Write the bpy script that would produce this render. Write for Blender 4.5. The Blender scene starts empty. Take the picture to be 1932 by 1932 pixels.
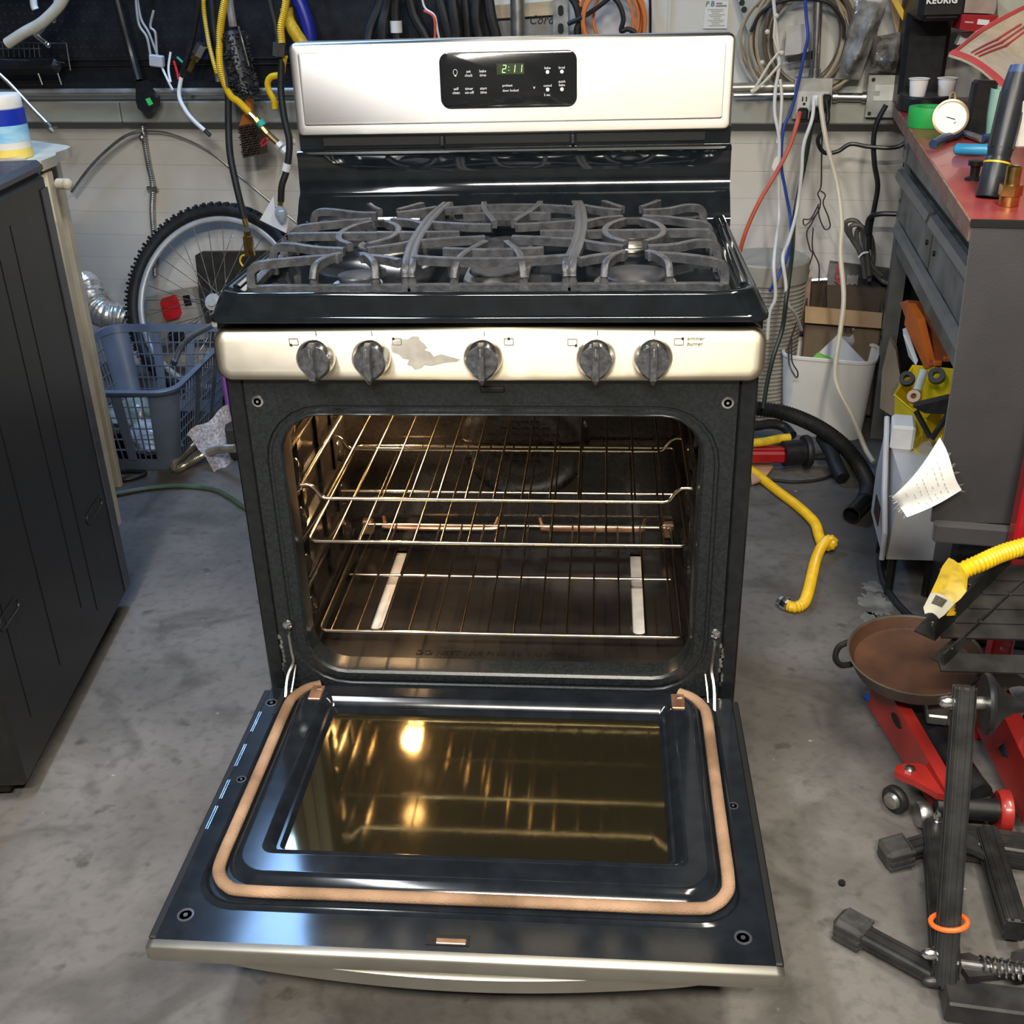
import bpy, bmesh, math, random
from math import sin, cos, pi, radians
from mathutils import Vector, Matrix, Euler

random.seed(7)
SC = bpy.context.scene
COL = SC.collection

# ------------------------------------------------------------------ camera
cam_data = bpy.data.cameras.new('camera')
cam = bpy.data.objects.new('camera', cam_data)
COL.objects.link(cam)
cam.location = (0.1619,-1.4459,1.2884)
cam.rotation_euler = (1.10865,0.02631,0.07773)
cam_data.sensor_width = 36.0
cam_data.lens = 38.665
cam_data.clip_start = 0.02
SC.camera = cam

# ------------------------------------------------------------------ light and exposure
SC.view_settings.view_transform = 'Standard'
SC.view_settings.look = 'None'
SC.view_settings.gamma = 1.0
SC.view_settings.use_curve_mapping = False
SC.view_settings.exposure = 0.0

world = bpy.data.worlds.new('garage_world')
SC.world = world
world.use_nodes = True
world.node_tree.nodes['Background'].inputs[0].default_value = (0.80, 0.86, 1.0, 1)
world.node_tree.nodes['Background'].inputs[1].default_value = 0.25

def area_light(name, loc, target, sx, sy, power, color):
    l = bpy.data.lights.new(name, 'AREA')
    l.shape = 'RECTANGLE'; l.size = sx; l.size_y = sy
    l.energy = power; l.color = color
    o = bpy.data.objects.new(name, l); COL.objects.link(o)
    o.location = loc
    o.rotation_euler = (Vector(target) - Vector(loc)).to_track_quat('-Z', 'Y').to_euler()
    return o

# fluorescent tubes of the ceiling fixtures built further down
area_light('tube_light_right', (0.75, -0.55, 2.44), (0.75, -0.55, 0), 0.16, 1.15, 42, (1.0, 0.92, 0.78))
area_light('tube_light_left', (-0.62, -1.25, 2.44), (-0.62, -1.25, 0), 0.16, 1.15, 62, (0.95, 0.96, 1.0))
area_light('tube_light_rear', (0.15, -2.3, 2.44), (0.15, -2.3, 0), 1.15, 0.16, 160, (1.0, 0.93, 0.80))
# cold LED panel in the rear left corner of the ceiling
area_light('panel_light_blue', (-1.00, 1.62, 2.44), (-1.00, 1.62, 0), 0.30, 0.70, 34, (0.30, 0.55, 1.0))

# ------------------------------------------------------------------ room frame
TH = radians(8.5)
def W(u, v, z=0.0):
    """room coordinates (u along the back wall, v towards it) to the world"""
    return Vector((u * cos(TH) + v * sin(TH), -u * sin(TH) + v * cos(TH), z))

# ------------------------------------------------------------------ materials
MATS = {}
def M(name, col=(0.5, 0.5, 0.5), rough=0.5, metal=0.0, n=0.12, ns=20.0, bump=0.0, bs=60.0, col2=None,
      coat=0.0, trans=0.0, ior=1.45, emit=None, es=0.0, spec=0.5, rv=0.08, stretch=(1, 1, 1), lo=0.35, hi=0.65, alpha=1.0, detail=3.0, sheen=0.0):
    if name in MATS: return MATS[name]
    m = bpy.data.materials.new(name); m.use_nodes = True
    nt = m.node_tree; b = nt.nodes['Principled BSDF']; L = nt.links
    tc = nt.nodes.new('ShaderNodeTexCoord'); mp = nt.nodes.new('ShaderNodeMapping')
    mp.inputs['Scale'].default_value = stretch
    L.new(tc.outputs['Object'], mp.inputs['Vector'])
    no = nt.nodes.new('ShaderNodeTexNoise'); no.inputs['Scale'].default_value = ns; no.inputs['Detail'].default_value = detail
    L.new(mp.outputs['Vector'], no.inputs['Vector'])
    cr = nt.nodes.new('ShaderNodeValToRGB')
    if col2 is None:
        a = tuple(max(0, x * (1 - n)) for x in col); c2 = tuple(min(1, x * (1 + n)) for x in col)
    else:
        a, c2 = col, col2
    cr.color_ramp.elements[0].position = lo; cr.color_ramp.elements[1].position = hi
    cr.color_ramp.elements[0].color = (*a, 1); cr.color_ramp.elements[1].color = (*c2, 1)
    L.new(no.outputs['Fac'], cr.inputs['Fac']); L.new(cr.outputs['Color'], b.inputs['Base Color'])
    if rv > 0:
        mr = nt.nodes.new('ShaderNodeMapRange')
        mr.inputs['To Min'].default_value = max(0, rough - rv); mr.inputs['To Max'].default_value = min(1, rough + rv)
        L.new(no.outputs['Fac'], mr.inputs['Value']); L.new(mr.outputs['Result'], b.inputs['Roughness'])
    else:
        b.inputs['Roughness'].default_value = rough
    b.inputs['Metallic'].default_value = metal
    b.inputs['Coat Weight'].default_value = coat; b.inputs['Coat Roughness'].default_value = 0.04
    b.inputs['Transmission Weight'].default_value = trans; b.inputs['IOR'].default_value = ior
    b.inputs['Specular IOR Level'].default_value = spec
    b.inputs['Alpha'].default_value = alpha
    b.inputs['Sheen Weight'].default_value = sheen
    if emit:
        b.inputs['Emission Color'].default_value = (*emit, 1); b.inputs['Emission Strength'].default_value = es
    if bump > 0:
        n2 = nt.nodes.new('ShaderNodeTexNoise'); n2.inputs['Scale'].default_value = bs; n2.inputs['Detail'].default_value = 4
        L.new(mp.outputs['Vector'], n2.inputs['Vector'])
        bp = nt.nodes.new('ShaderNodeBump'); bp.inputs['Strength'].default_value = bump; bp.inputs['Distance'].default_value = 0.003
        L.new(n2.outputs['Fac'], bp.inputs['Height']); L.new(bp.outputs['Normal'], b.inputs['Normal'])
    MATS[name] = m
    return m

# ------------------------------------------------------------------ geometry helpers
def spl(pts, k=6, closed=False):
    """Catmull-Rom through the points"""
    P = [Vector(p) for p in pts]; n = len(P)
    if n < 3 and not closed: return P
    out = []
    rng = n if closed else n - 1
    for i in range(rng):
        if closed:
            p0, p1, p2, p3 = P[(i - 1) % n], P[i], P[(i + 1) % n], P[(i + 2) % n]
        else:
            p1, p2 = P[i], P[i + 1]
            p0 = P[i - 1] if i else p1 * 2 - p2
            p3 = P[i + 2] if i + 2 < n else p2 * 2 - p1
        for j in range(k):
            t = j / k
            out.append(0.5 * ((2 * p1) + (p2 - p0) * t + (2 * p0 - 5 * p1 + 4 * p2 - p3) * t * t + (3 * p1 - p0 - 3 * p2 + p3) * t ** 3))
    if not closed: out.append(P[-1])
    return out

def resample(path, step):
    P = [Vector(p) for p in path]
    L = [0.0]
    for a, b in zip(P, P[1:]): L.append(L[-1] + (b - a).length)
    n = max(2, int(L[-1] / step) + 1); out = []; j = 0
    for i in range(n):
        d = L[-1] * i / (n - 1)
        while j < len(L) - 2 and L[j + 1] < d: j += 1
        t = (d - L[j]) / max(1e-9, L[j + 1] - L[j])
        out.append(P[j].lerp(P[j + 1], min(1, max(0, t))))
    return out

def rr2(x0, x1, y0, y1, r, n=6):
    """rounded rectangle, counter-clockwise"""
    r = min(r, (x1 - x0) / 2, (y1 - y0) / 2)
    out = []
    for cx, cy, a0 in ((x1 - r, y1 - r, 0), (x0 + r, y1 - r, 90), (x0 + r, y0 + r, 180), (x1 - r, y0 + r, 270)):
        for i in range(n + 1):
            a = radians(a0 + 90 * i / n)
            out.append((cx + r * cos(a), cy + r * sin(a)))
    return out

class G:
    def __init__(s): s.v = []; s.f = []
    def add(s, vs, fs):
        o = len(s.v); s.v += [tuple(v) for v in vs]; s.f += [tuple(i + o for i in f) for f in fs]; return s
    def box(s, c, d, rot=None, bev=0.0, taper=None):
        c = Vector(c); hx, hy, hz = d[0] / 2, d[1] / 2, d[2] / 2
        if bev > 0:
            b = min(bev, hx * .95, hy * .95, hz * .95); vs = []; idx = {}
            for sx in (-1, 1):
                for sy in (-1, 1):
                    for sz in (-1, 1):
                        for ax in range(3):
                            p = [sx * (hx - b), sy * (hy - b), sz * (hz - b)]
                            p[ax] = (sx * hx, sy * hy, sz * hz)[ax]
                            idx[(sx, sy, sz, ax)] = len(vs); vs.append(Vector(p))
            fs = []
            for sx in (-1, 1): fs.append([idx[(sx, a, b2, 0)] for a, b2 in ((-1, -1), (1, -1), (1, 1), (-1, 1))])
            for sy in (-1, 1): fs.append([idx[(a, sy, b2, 1)] for a, b2 in ((-1, -1), (1, -1), (1, 1), (-1, 1))])
            for sz in (-1, 1): fs.append([idx[(a, b2, sz, 2)] for a, b2 in ((-1, -1), (1, -1), (1, 1), (-1, 1))])
            for sx in (-1, 1):
                for sy in (-1, 1): fs.append([idx[(sx, sy, -1, 0)], idx[(sx, sy, 1, 0)], idx[(sx, sy, 1, 1)], idx[(sx, sy, -1, 1)]])
                for sz in (-1, 1): fs.append([idx[(sx, -1, sz, 0)], idx[(sx, 1, sz, 0)], idx[(sx, 1, sz, 2)], idx[(sx, -1, sz, 2)]])
            for sy in (-1, 1):
                for sz in (-1, 1): fs.append([idx[(-1, sy, sz, 1)], idx[(1, sy, sz, 1)], idx[(1, sy, sz, 2)], idx[(-1, sy, sz, 2)]])
            for sx in (-1, 1):
                for sy in (-1, 1):
                    for sz in (-1, 1): fs.append([idx[(sx, sy, sz, a)] for a in range(3)])
        else:
            vs = [Vector((x * hx, y * hy, z * hz)) for x in (-1, 1) for y in (-1, 1) for z in (-1, 1)]
            fs = [(0, 1, 3, 2), (4, 6, 7, 5), (0, 4, 5, 1), (2, 3, 7, 6), (0, 2, 6, 4), (1, 5, 7, 3)]
        if taper:
            for v in vs:
                if v.z < 0: v.x *= taper; v.y *= taper
        if rot is not None: vs = [rot @ v for v in vs]
        return s.add([v + c for v in vs], fs)
    def bar(s, p0, p1, w, h, up=(0, 0, 1), bev=0.0):
        p0, p1 = Vector(p0), Vector(p1); d = p1 - p0; l = d.length; x = d / l
        up = Vector(up); y = up.cross(x)
        if y.length < 1e-5: y = Vector((0, 1, 0)).cross(x)
        y.normalize(); z = x.cross(y)
        R = Matrix((x, y, z)).transposed()
        return s.box((p0 + p1) / 2, (l, w, h), R, bev)
    def sweep(s, path, prof, up=(0, 0, 1), closed=False, cap=True, scale=None):
        P = [Vector(p) for p in path]; n = len(P); m = len(prof); vs = []; fs = []
        up = Vector(up)
        for i, p in enumerate(P):
            a = P[(i - 1) % n] if (i or closed) else P[0]
            b = P[(i + 1) % n] if (i < n - 1 or closed) else P[-1]
            t = (b - a).normalized() if (b - a).length > 1e-9 else Vector((1, 0, 0))
            y = up.cross(t)
            if y.length < 1e-4: y = Vector((0, 1, 0.01)).cross(t)
            y.normalize(); z = t.cross(y)
            k = scale[i] if scale else 1.0
            for q in prof: vs.append(p + y * q[0] * k + z * q[1] * k)
        for i in range(n if closed else n - 1):
            for j in range(m):
                a, b = i * m + j, i * m + (j + 1) % m; c, d = ((i + 1) % n) * m + j, ((i + 1) % n) * m + (j + 1) % m
                fs.append((a, b, d, c))
        if cap and not closed: fs += [tuple(range(m)), tuple(range((n - 1) * m, n * m))]
        return s.add(vs, fs)
    def tube(s, path, r, n=8, closed=False, cap=True):
        P = [Vector(p) for p in path]; N = len(P); vs = []; fs = []
        R = r if isinstance(r, (list, tuple)) else [r] * N
        T = []
        for i in range(N):
            a = P[(i - 1) % N] if (i or closed) else P[0]
            b = P[(i + 1) % N] if (i < N - 1 or closed) else P[-1]
            d = b - a
            T.append(d.normalized() if d.length > 1e-9 else (T[-1] if T else Vector((0, 0, 1))))
        ref = Vector((0, 0, 1)) if abs(T[0].z) < 0.9 else Vector((1, 0, 0))
        x = ref.cross(T[0]).normalized()
        for i in range(N):
            x = x - T[i] * x.dot(T[i])
            if x.length < 1e-6: x = Vector((1, 0, 0)).cross(T[i])
            x.normalize(); y = T[i].cross(x)
            for j in range(n):
                a = 2 * pi * j / n
                vs.append(P[i] + (x * cos(a) + y * sin(a)) * R[i])
        for i in range(N if closed else N - 1):
            for j in range(n):
                a, b = i * n + j, i * n + (j + 1) % n; c, d = ((i + 1) % N) * n + j, ((i + 1) % N) * n + (j + 1) % n
                fs.append((a, b, d, c))
        if cap and not closed: fs += [tuple(range(n))[::-1], tuple(range((N - 1) * n, N * n))]
        return s.add(vs, fs)
    def corr(s, path, r, pitch=0.006, amp=0.16, n=10):
        P = resample(path, pitch / 2)
        return s.tube(P, [r * (1 + (amp if i % 2 else -amp) * 0.5) for i in range(len(P))], n)
    def cyl(s, p0, p1, r, r1=None, n=16):
        return s.tube([p0, p1], [r, r if r1 is None else r1], n)
    def lathe(s, prof, o=(0, 0, 0), ax=(0, 0, 1), n=24, cap=True):
        o = Vector(o); ax = Vector(ax).normalized()
        path = [o + ax * h for r, h in prof]
        ref = Vector((0, 0, 1)) if abs(ax.z) < 0.9 else Vector((1, 0, 0))
        x = ref.cross(ax).normalized(); y = ax.cross(x); vs = []; fs = []
        for (r, h), p in zip(prof, path):
            for j in range(n):
                a = 2 * pi * j / n; vs.append(p + (x * cos(a) + y * sin(a)) * max(r, 1e-5))
        N = len(prof)
        for i in range(N - 1):
            for j in range(n): fs.append((i * n + j, i * n + (j + 1) % n, (i + 1) * n + (j + 1) % n, (i + 1) * n + j))
        if cap: fs += [tuple(range(n))[::-1], tuple(range((N - 1) * n, N * n))]
        return s.add(vs, fs)
    def prism(s, poly, vec):
        P = [Vector(p) for p in poly]; v = Vector(vec); n = len(P)
        fs = [tuple(range(n))[::-1], tuple(range(n, 2 * n))] + [(i, (i + 1) % n, n + (i + 1) % n, n + i) for i in range(n)]
        return s.add(P + [p + v for p in P], fs)
    def loft(s, loops, cap0=True, cap1=True):
        m = len(loops[0]); vs = [Vector(p) for l in loops for p in l]; fs = []
        for i in range(len(loops) - 1):
            for j in range(m): fs.append((i * m + j, i * m + (j + 1) % m, (i + 1) * m + (j + 1) % m, (i + 1) * m + j))
        if cap0: fs.append(tuple(range(m))[::-1])
        if cap1: fs.append(tuple(range((len(loops) - 1) * m, len(loops) * m)))
        return s.add(vs, fs)
    def sphere(s, c, r, n=12, sc=(1, 1, 1)):
        c = Vector(c); vs = []; fs = []; m = n // 2
        for i in range(m + 1):
            t = pi * i / m
            for j in range(n):
                a = 2 * pi * j / n
                vs.append(c + Vector((sin(t) * cos(a) * sc[0], sin(t) * sin(a) * sc[1], cos(t) * sc[2])) * r)
        for i in range(m):
            for j in range(n): fs.append((i * n + j, (i + 1) * n + j, (i + 1) * n + (j + 1) % n, i * n + (j + 1) % n))
        return s.add(vs, fs)
    def grid(s, rows, thick=0.0, nrm=(0, 0, 1)):
        """sheet through rows of points; thick gives it a second side"""
        nu, nv = len(rows), len(rows[0]); vs = [Vector(p) for r in rows for p in r]; fs = []
        for i in range(nu - 1):
            for j in range(nv - 1): fs.append((i * nv + j, i * nv + j + 1, (i + 1) * nv + j + 1, (i + 1) * nv + j))
        if thick > 0:
            o = len(vs); d = Vector(nrm) * thick
            vs += [v - d for v in vs[:o]]
            fs += [tuple(o + q for q in f[::-1]) for f in fs]
            ring = [j for j in range(nv)] + [i * nv + nv - 1 for i in range(1, nu)] + [(nu - 1) * nv + j for j in range(nv - 2, -1, -1)] + [i * nv for i in range(nu - 2, 0, -1)]
            fs += [(ring[q], ring[(q + 1) % len(ring)], o + ring[(q + 1) % len(ring)], o + ring[q]) for q in range(len(ring))]
        return s.add(vs, fs)

def mesh_from(name, g, smooth=35):
    me = bpy.data.meshes.new(name)
    bm = bmesh.new()
    bv = [bm.verts.new(v) for v in g.v]
    for f in g.f:
        try: bm.faces.new([bv[i] for i in f])
        except ValueError: pass
    bmesh.ops.remove_doubles(bm, verts=bm.verts, dist=1e-6)
    bmesh.ops.recalc_face_normals(bm, faces=bm.faces)
    bm.to_mesh(me); bm.free()
    if smooth:
        me.polygons.foreach_set('use_smooth', [True] * len(me.polygons))
        me.set_sharp_from_angle(angle=radians(smooth))
    return me

def thing(name, label, cat, loc=(0, 0, 0), rz=0.0, group=None):
    o = bpy.data.objects.new(name, None); COL.objects.link(o)
    o.empty_display_size = 0.05
    o.location = loc; o.rotation_euler = (0, 0, rz)
    o['label'] = label; o['category'] = cat
    if group: o['group'] = group
    return o

def inv_of(o):
    m = Matrix.LocRotScale(o.location, o.rotation_euler, None)
    if o.parent: m = inv_of(o.parent).inverted() @ m
    return m.inverted()

def part(name, g, mat, parent, local=False, smooth=35, label=None, kind=None):
    """one mesh under a thing or a part; points are given in the world unless local"""
    if not local:
        R = inv_of(parent)
        g.v = [tuple(R @ Vector(v)) for v in g.v]
    o = bpy.data.objects.new(name, mesh_from(name, g, smooth)); COL.objects.link(o)
    o.data.materials.append(mat); o.parent = parent
    if label: o['label'] = label
    if kind: o['kind'] = kind
    return o

def one(name, g, mat, label, cat, group=None, smooth=35, org=None):
    """a thing that is a single mesh, its origin at its base"""
    xs = [v[0] for v in g.v]; ys = [v[1] for v in g.v]; zs = [v[2] for v in g.v]
    b = Vector(org) if org else Vector(((min(xs) + max(xs)) / 2, (min(ys) + max(ys)) / 2, min(zs)))
    g.v = [tuple(Vector(v) - b) for v in g.v]
    o = bpy.data.objects.new(name, mesh_from(name, g, smooth)); COL.objects.link(o)
    o.location = b; o.data.materials.append(mat)
    o['label'] = label; o['category'] = cat
    if group: o['group'] = group
    return o

def struct(name, g, mat, parent=None, smooth=35):
    o = bpy.data.objects.new(name, mesh_from(name, g, smooth)); COL.objects.link(o)
    o.data.materials.append(mat)
    if parent: o.parent = parent
    else: o['kind'] = 'structure'
    return o

def lettering(name, txt, size, loc, mat, parent, xdir=(1, 0, 0), up=(0, 0, 1), align='LEFT', ext=0.0002, bold=0.0, shear=0.0, space=1.0):
    cu = bpy.data.curves.new(name, 'FONT'); cu.body = txt; cu.size = size; cu.align_x = align
    cu.extrude = ext; cu.offset = bold; cu.shear = shear; cu.resolution_u = 2; cu.space_character = space
    t = bpy.data.objects.new('tmp', cu); COL.objects.link(t)
    me = bpy.data.meshes.new_from_object(t.evaluated_get(bpy.context.evaluated_depsgraph_get()))
    bpy.data.objects.remove(t); bpy.data.curves.remove(cu)
    x = Vector(xdir).normalized(); u = Vector(up); z = x.cross(u).normalized(); y = z.cross(x)
    Mx = Matrix.Translation(Vector(loc)) @ Matrix((x, y, z)).transposed().to_4x4()
    me.transform(inv_of(parent) @ Mx)
    me.name = name
    o = bpy.data.objects.new(name, me); COL.objects.link(o)
    me.materials.clear(); me.materials.append(mat); o.parent = parent
    return o

def copy_thing(root, loc=None, rz=None, label=None, keep=None):
    r = root.copy(); COL.objects.link(r)
    if loc is not None: r.location = loc
    if rz is not None: r.rotation_euler = (0, 0, rz)
    if label: r['label'] = label
    for ch in list(root.children):
        c = ch.copy(); COL.objects.link(c); c.parent = r
        for g2 in list(ch.children):
            d = g2.copy(); COL.objects.link(d); d.parent = c
    return r

# ================================================================== room shell
m_floor = M('stained_concrete', (0.116, 0.108, 0.101), 0.66, n=0.32, ns=3.2, bump=0.25, bs=90, rv=0.12, detail=10, spec=0.25)
def stain_floor(m):
    nt = m.node_tree; L = nt.links; b = nt.nodes['Principled BSDF']
    base = b.inputs['Base Color'].links[0].from_socket
    tc = [x for x in nt.nodes if x.type == 'TEX_COORD'][0]
    def layer(prev, scale, lo, hi, col, fac, detail=5, dist=0.0):
        no = nt.nodes.new('ShaderNodeTexNoise'); no.inputs['Scale'].default_value = scale; no.inputs['Detail'].default_value = detail
        no.inputs['Distortion'].default_value = dist
        L.new(tc.outputs['Object'], no.inputs['Vector'])
        mr = nt.nodes.new('ShaderNodeMapRange'); mr.inputs['From Min'].default_value = lo; mr.inputs['From Max'].default_value = hi
        mr.inputs['To Max'].default_value = fac
        L.new(no.outputs['Fac'], mr.inputs['Value'])
        mx = nt.nodes.new('ShaderNodeMix'); mx.data_type = 'RGBA'
        L.new(mr.outputs['Result'], mx.inputs[0]); L.new(prev, mx.inputs[6]); mx.inputs[7].default_value = (*col, 1)
        return mx.outputs[2]
    c = layer(base, 1.3, 0.50, 0.72, (0.175, 0.165, 0.150), 0.55)
    c = layer(c, 6.0, 0.53, 0.68, (0.050, 0.046, 0.040), 0.65, 8, 0.8)
    c = layer(c, 45.0, 0.50, 0.75, (0.055, 0.050, 0.045), 0.5, 6)
    c = layer(c, 17.0, 0.66, 0.74, (0.035, 0.031, 0.025), 0.6, 3)
    c = layer(c, 30.0, 0.73, 0.78, (0.33, 0.31, 0.28), 0.7, 3)
    L.new(c, b.inputs['Base Color'])
stain_floor(m_floor)
m_white_wall = M('painted_white_planks', (0.60, 0.575, 0.52), 0.55, n=0.06, ns=5, bump=0.08, bs=40)
m_upper_wall = M('pale_plaster', (0.56, 0.55, 0.50), 0.7, n=0.06, ns=6, bump=0.1, bs=80)
m_ledge = M('grey_green_timber', (0.30, 0.30, 0.255), 0.6, n=0.2, ns=9, bump=0.15, bs=50, stretch=(0.3, 1, 1))
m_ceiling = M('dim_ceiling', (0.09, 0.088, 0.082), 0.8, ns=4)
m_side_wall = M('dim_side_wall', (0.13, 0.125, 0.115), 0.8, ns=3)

floor = struct('floor', G().prism([W(-3.2, -4.2), W(3.0, -4.2), W(3.0, 2.12), W(-3.2, 2.12)], (0, 0, -0.05)), m_floor)
WALL_V = 2.06; LEDGE_V = 1.973
g = G(); g.prism([W(-3.2, 2.075), W(3.0, 2.075), W(3.0, 2.14), W(-3.2, 2.14)], (0, 0, 0.9))
wall_back = struct('wall_back', g, m_white_wall)
z = 0.0; H = 0.0795; i = 0
while z < 0.85:
    h = min(H, 0.875 - z)
    g = G(); a = W(-3.2, WALL_V + 0.0075, z + h / 2); b = W(3.0, WALL_V + 0.0075, z + h / 2)
    g.bar(a, b, 0.016, h - 0.0004, bev=0.0006)
    struct('plank' if i == 0 else 'plank.%03d' % i, g, m_white_wall, wall_back)
    z += H; i += 1
g = G(); g.prism([W(-3.2, 2.04, 0.9), W(3.0, 2.04, 0.9), W(3.0, 2.14, 0.9), W(-3.2, 2.14, 0.9)], (0, 0, 1.7))
struct('wall_upper', g, m_upper_wall)
# ledge timbers running along the wall
for k, (u0, u1) in enumerate(((-3.2, -1.718 - 0.002), (-1.718 + 0.002, 3.0))):
    g = G(); g.bar(W(u0, 2.025, 0.8925), W(u1, 2.025, 0.8925), 0.10, 0.065, bev=0.004)
    struct('trim_%d' % (k + 1), g, m_ledge)
g = G(); g.prism([W(-3.25, -4.2), W(-3.2, -4.2), W(-3.2, 2.14), W(-3.25, 2.14)], (0, 0, 2.6)); struct('wall_left', g, m_side_wall)
g = G(); g.prism([W(3.0, -4.2), W(3.05, -4.2), W(3.05, 2.14), W(3.0, 2.14)], (0, 0, 2.6)); struct('wall_right', g, m_side_wall)
g = G(); g.prism([W(-3.25, -4.25), W(3.05, -4.25), W(3.05, -4.2), W(-3.25, -4.2)], (0, 0, 2.6)); struct('wall_front', g, m_side_wall)
g = G(); g.prism([W(-3.25, -4.25, 2.6), W(3.05, -4.25, 2.6), W(3.05, 2.14, 2.6), W(-3.25, 2.14, 2.6)], (0, 0, 0.05)); struct('ceiling', g, m_ceiling)

# ================================================================== gas range
m_enamel = M('black_gloss_enamel', (0.006, 0.008, 0.010), 0.07, n=0.2, ns=30, rv=0.02, coat=0.4, spec=0.6)
m_liner = M('door_liner_enamel', (0.008, 0.010, 0.013), 0.12, n=0.2, ns=30, rv=0.02, spec=0.36)
m_frame = M('oven_frame_enamel', (0.011, 0.0135, 0.0145), 0.32, n=0.3, ns=220, rv=0.05, bump=0.05, bs=300, spec=0.6)
m_cavity = M('speckled_oven_enamel', (0.022, 0.019, 0.017), 0.15, n=0.2, ns=160, rv=0.06, bump=0.04, bs=120, spec=0.7)
m_ovenfloor = M('stained_oven_floor', (0.009, 0.008, 0.0075), 0.22, col2=(0.024, 0.019, 0.015), ns=7, rv=0.1, bump=0.05, bs=90, detail=6)
m_steel = M('brushed_stainless', (0.60, 0.575, 0.53), 0.46, metal=1.0, n=0.03, ns=60, rv=0.03, stretch=(1, 1, 60))
m_steel_warm = M('worn_stainless', (0.76, 0.69, 0.55), 0.50, metal=1.0, n=0.04, ns=26, rv=0.05)
def brushed(m, amount=0.85, rot=0.25):
    b = m.node_tree.nodes['Principled BSDF']; b.inputs['Anisotropic'].default_value = amount; b.inputs['Anisotropic Rotation'].default_value = rot
    t = m.node_tree.nodes.new('ShaderNodeTangent'); t.direction_type = 'RADIAL'; t.axis = 'Z'; m.node_tree.links.new(t.outputs['Tangent'], b.inputs['Tangent'])
brushed(m_steel); brushed(m_steel_warm)
m_side = M('black_side_panel', (0.008, 0.009, 0.010), 0.25, n=0.2, ns=80, rv=0.05)
m_trim = M('satin_door_trim', (0.40, 0.385, 0.34), 0.46, metal=1.0, n=0.04, ns=30, rv=0.03)
m_iron = M('cast_iron_grate', (0.046, 0.047, 0.051), 0.42, n=0.3, ns=70, rv=0.1, bump=0.25, bs=260)
m_alum = M('cast_aluminium', (0.50, 0.48, 0.44), 0.42, metal=1.0, n=0.15, ns=40, rv=0.1)
m_cap = M('burner_cap_enamel', (0.035, 0.036, 0.042), 0.36, n=0.2, ns=60, rv=0.06)
m_chrome = M('chrome', (0.80, 0.80, 0.81), 0.20, metal=1.0, n=0.03, ns=50, rv=0.03)
m_knobface = M('dark_knob_face', (0.20, 0.205, 0.22), 0.30, metal=0.85, n=0.35, ns=130, rv=0.08)
m_rack = M('heat_tinted_wire', (0.60, 0.50, 0.36), 0.20, metal=1.0, col2=(0.72, 0.64, 0.52), ns=25, rv=0.06)
m_dark = M('void_black', (0.004, 0.004, 0.004), 0.6, ns=10)
m_gasket = M('tan_woven_gasket', (0.15, 0.085, 0.044), 0.85, col2=(0.33, 0.205, 0.125), ns=11, bump=0.6, bs=500, rv=0.05)
m_print = M('dark_print', (0.02, 0.02, 0.015), 0.5, n=0.0)
m_white_print = M('white_print', (0.75, 0.76, 0.78), 0.5, n=0.0)
m_glow = M('green_led', (0.3, 0.5, 0.2), 0.5, n=0.0, emit=(0.62, 0.95, 0.40), es=1.1)
m_panel_glass = M('control_glass', (0.012, 0.013, 0.014), 0.10, n=0.1, ns=20, rv=0.03, spec=0.6)
m_residue = M('grey_residue', (0.30, 0.28, 0.24), 0.5, col2=(0.42, 0.39, 0.33), ns=40)

RG = thing('gas_range', 'freestanding gas range with stainless panels, oven door lowered open', 'stove', (0, 0.28, 0))

def xz(l, y): return [(a, y, b) for a, b in l]
def xy(l, z): return [(a, b, z) for a, b in l]

# body
for s in (-1, 1):
    g = G(); g.box((s * 0.3615, 0.29, 0.455), (0.025, 0.58, 0.81), bev=0.003)
    part('side_panel', g, m_side, RG)
g = G(); g.box((0, 0.585, 0.46), (0.70, 0.012, 0.80)); part('back_panel', g, m_side, RG)
g = G(); g.box((0, 0.30, 0.78), (0.69, 0.54, 0.03)); part('oven_roof', g, m_side, RG)
for sx in (-1, 1):
    for sy in (0.05, 0.53):
        g = G(); g.lathe([(0.020, 0), (0.020, 0.008), (0.009, 0.012), (0.009, 0.052)], (sx * 0.33, sy, 0.0), n=12)
        part('levelling_foot', g, m_dark, RG)
# storage drawer under the oven
g = G(); g.box((0, 0.012, 0.135), (0.745, 0.022, 0.150), bev=0.005)
dr = part('storage_drawer', g, m_steel, RG)
g = G(); g.box((0, -0.002, 0.196), (0.60, 0.010, 0.012), bev=0.003); part('drawer_lip', g, m_dark, dr)

# oven frame round the opening
g = G()
g.loft([xz(rr2(-0.348, 0.348, 0.228, 0.776, 0.002), 0.0), xz(rr2(-0.3292, 0.3292, 0.2513, 0.7332, 0.0885), 0.0), xz(rr2(-0.3285, 0.3285, 0.252, 0.7325, 0.088), 0.0),
        xz(rr2(-0.3265, 0.3265, 0.254, 0.7305, 0.086), 0.003), xz(rr2(-0.3225, 0.3225, 0.258, 0.7265, 0.082), 0.003),
        xz(rr2(-0.3205, 0.3205, 0.260, 0.7245, 0.080), 0.0), xz(rr2(-0.3195, 0.3195, 0.261, 0.7235, 0.079), 0.0), xz(rr2(-0.3065, 0.3065, 0.272, 0.7195, 0.063), 0.0), xz(rr2(-0.3055, 0.3055, 0.273, 0.7185, 0.062), -0.001),
        xz(rr2(-0.3025, 0.3025, 0.277, 0.7160, 0.060), 0.002), xz(rr2(-0.3010, 0.3010, 0.279, 0.7150, 0.058), 0.009),
        xz(rr2(-0.3005, 0.3005, 0.280, 0.7140, 0.057), 0.035)], cap0=False, cap1=False)
part('oven_front_frame', g, m_frame, RG, smooth=30)
g = G()
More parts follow.
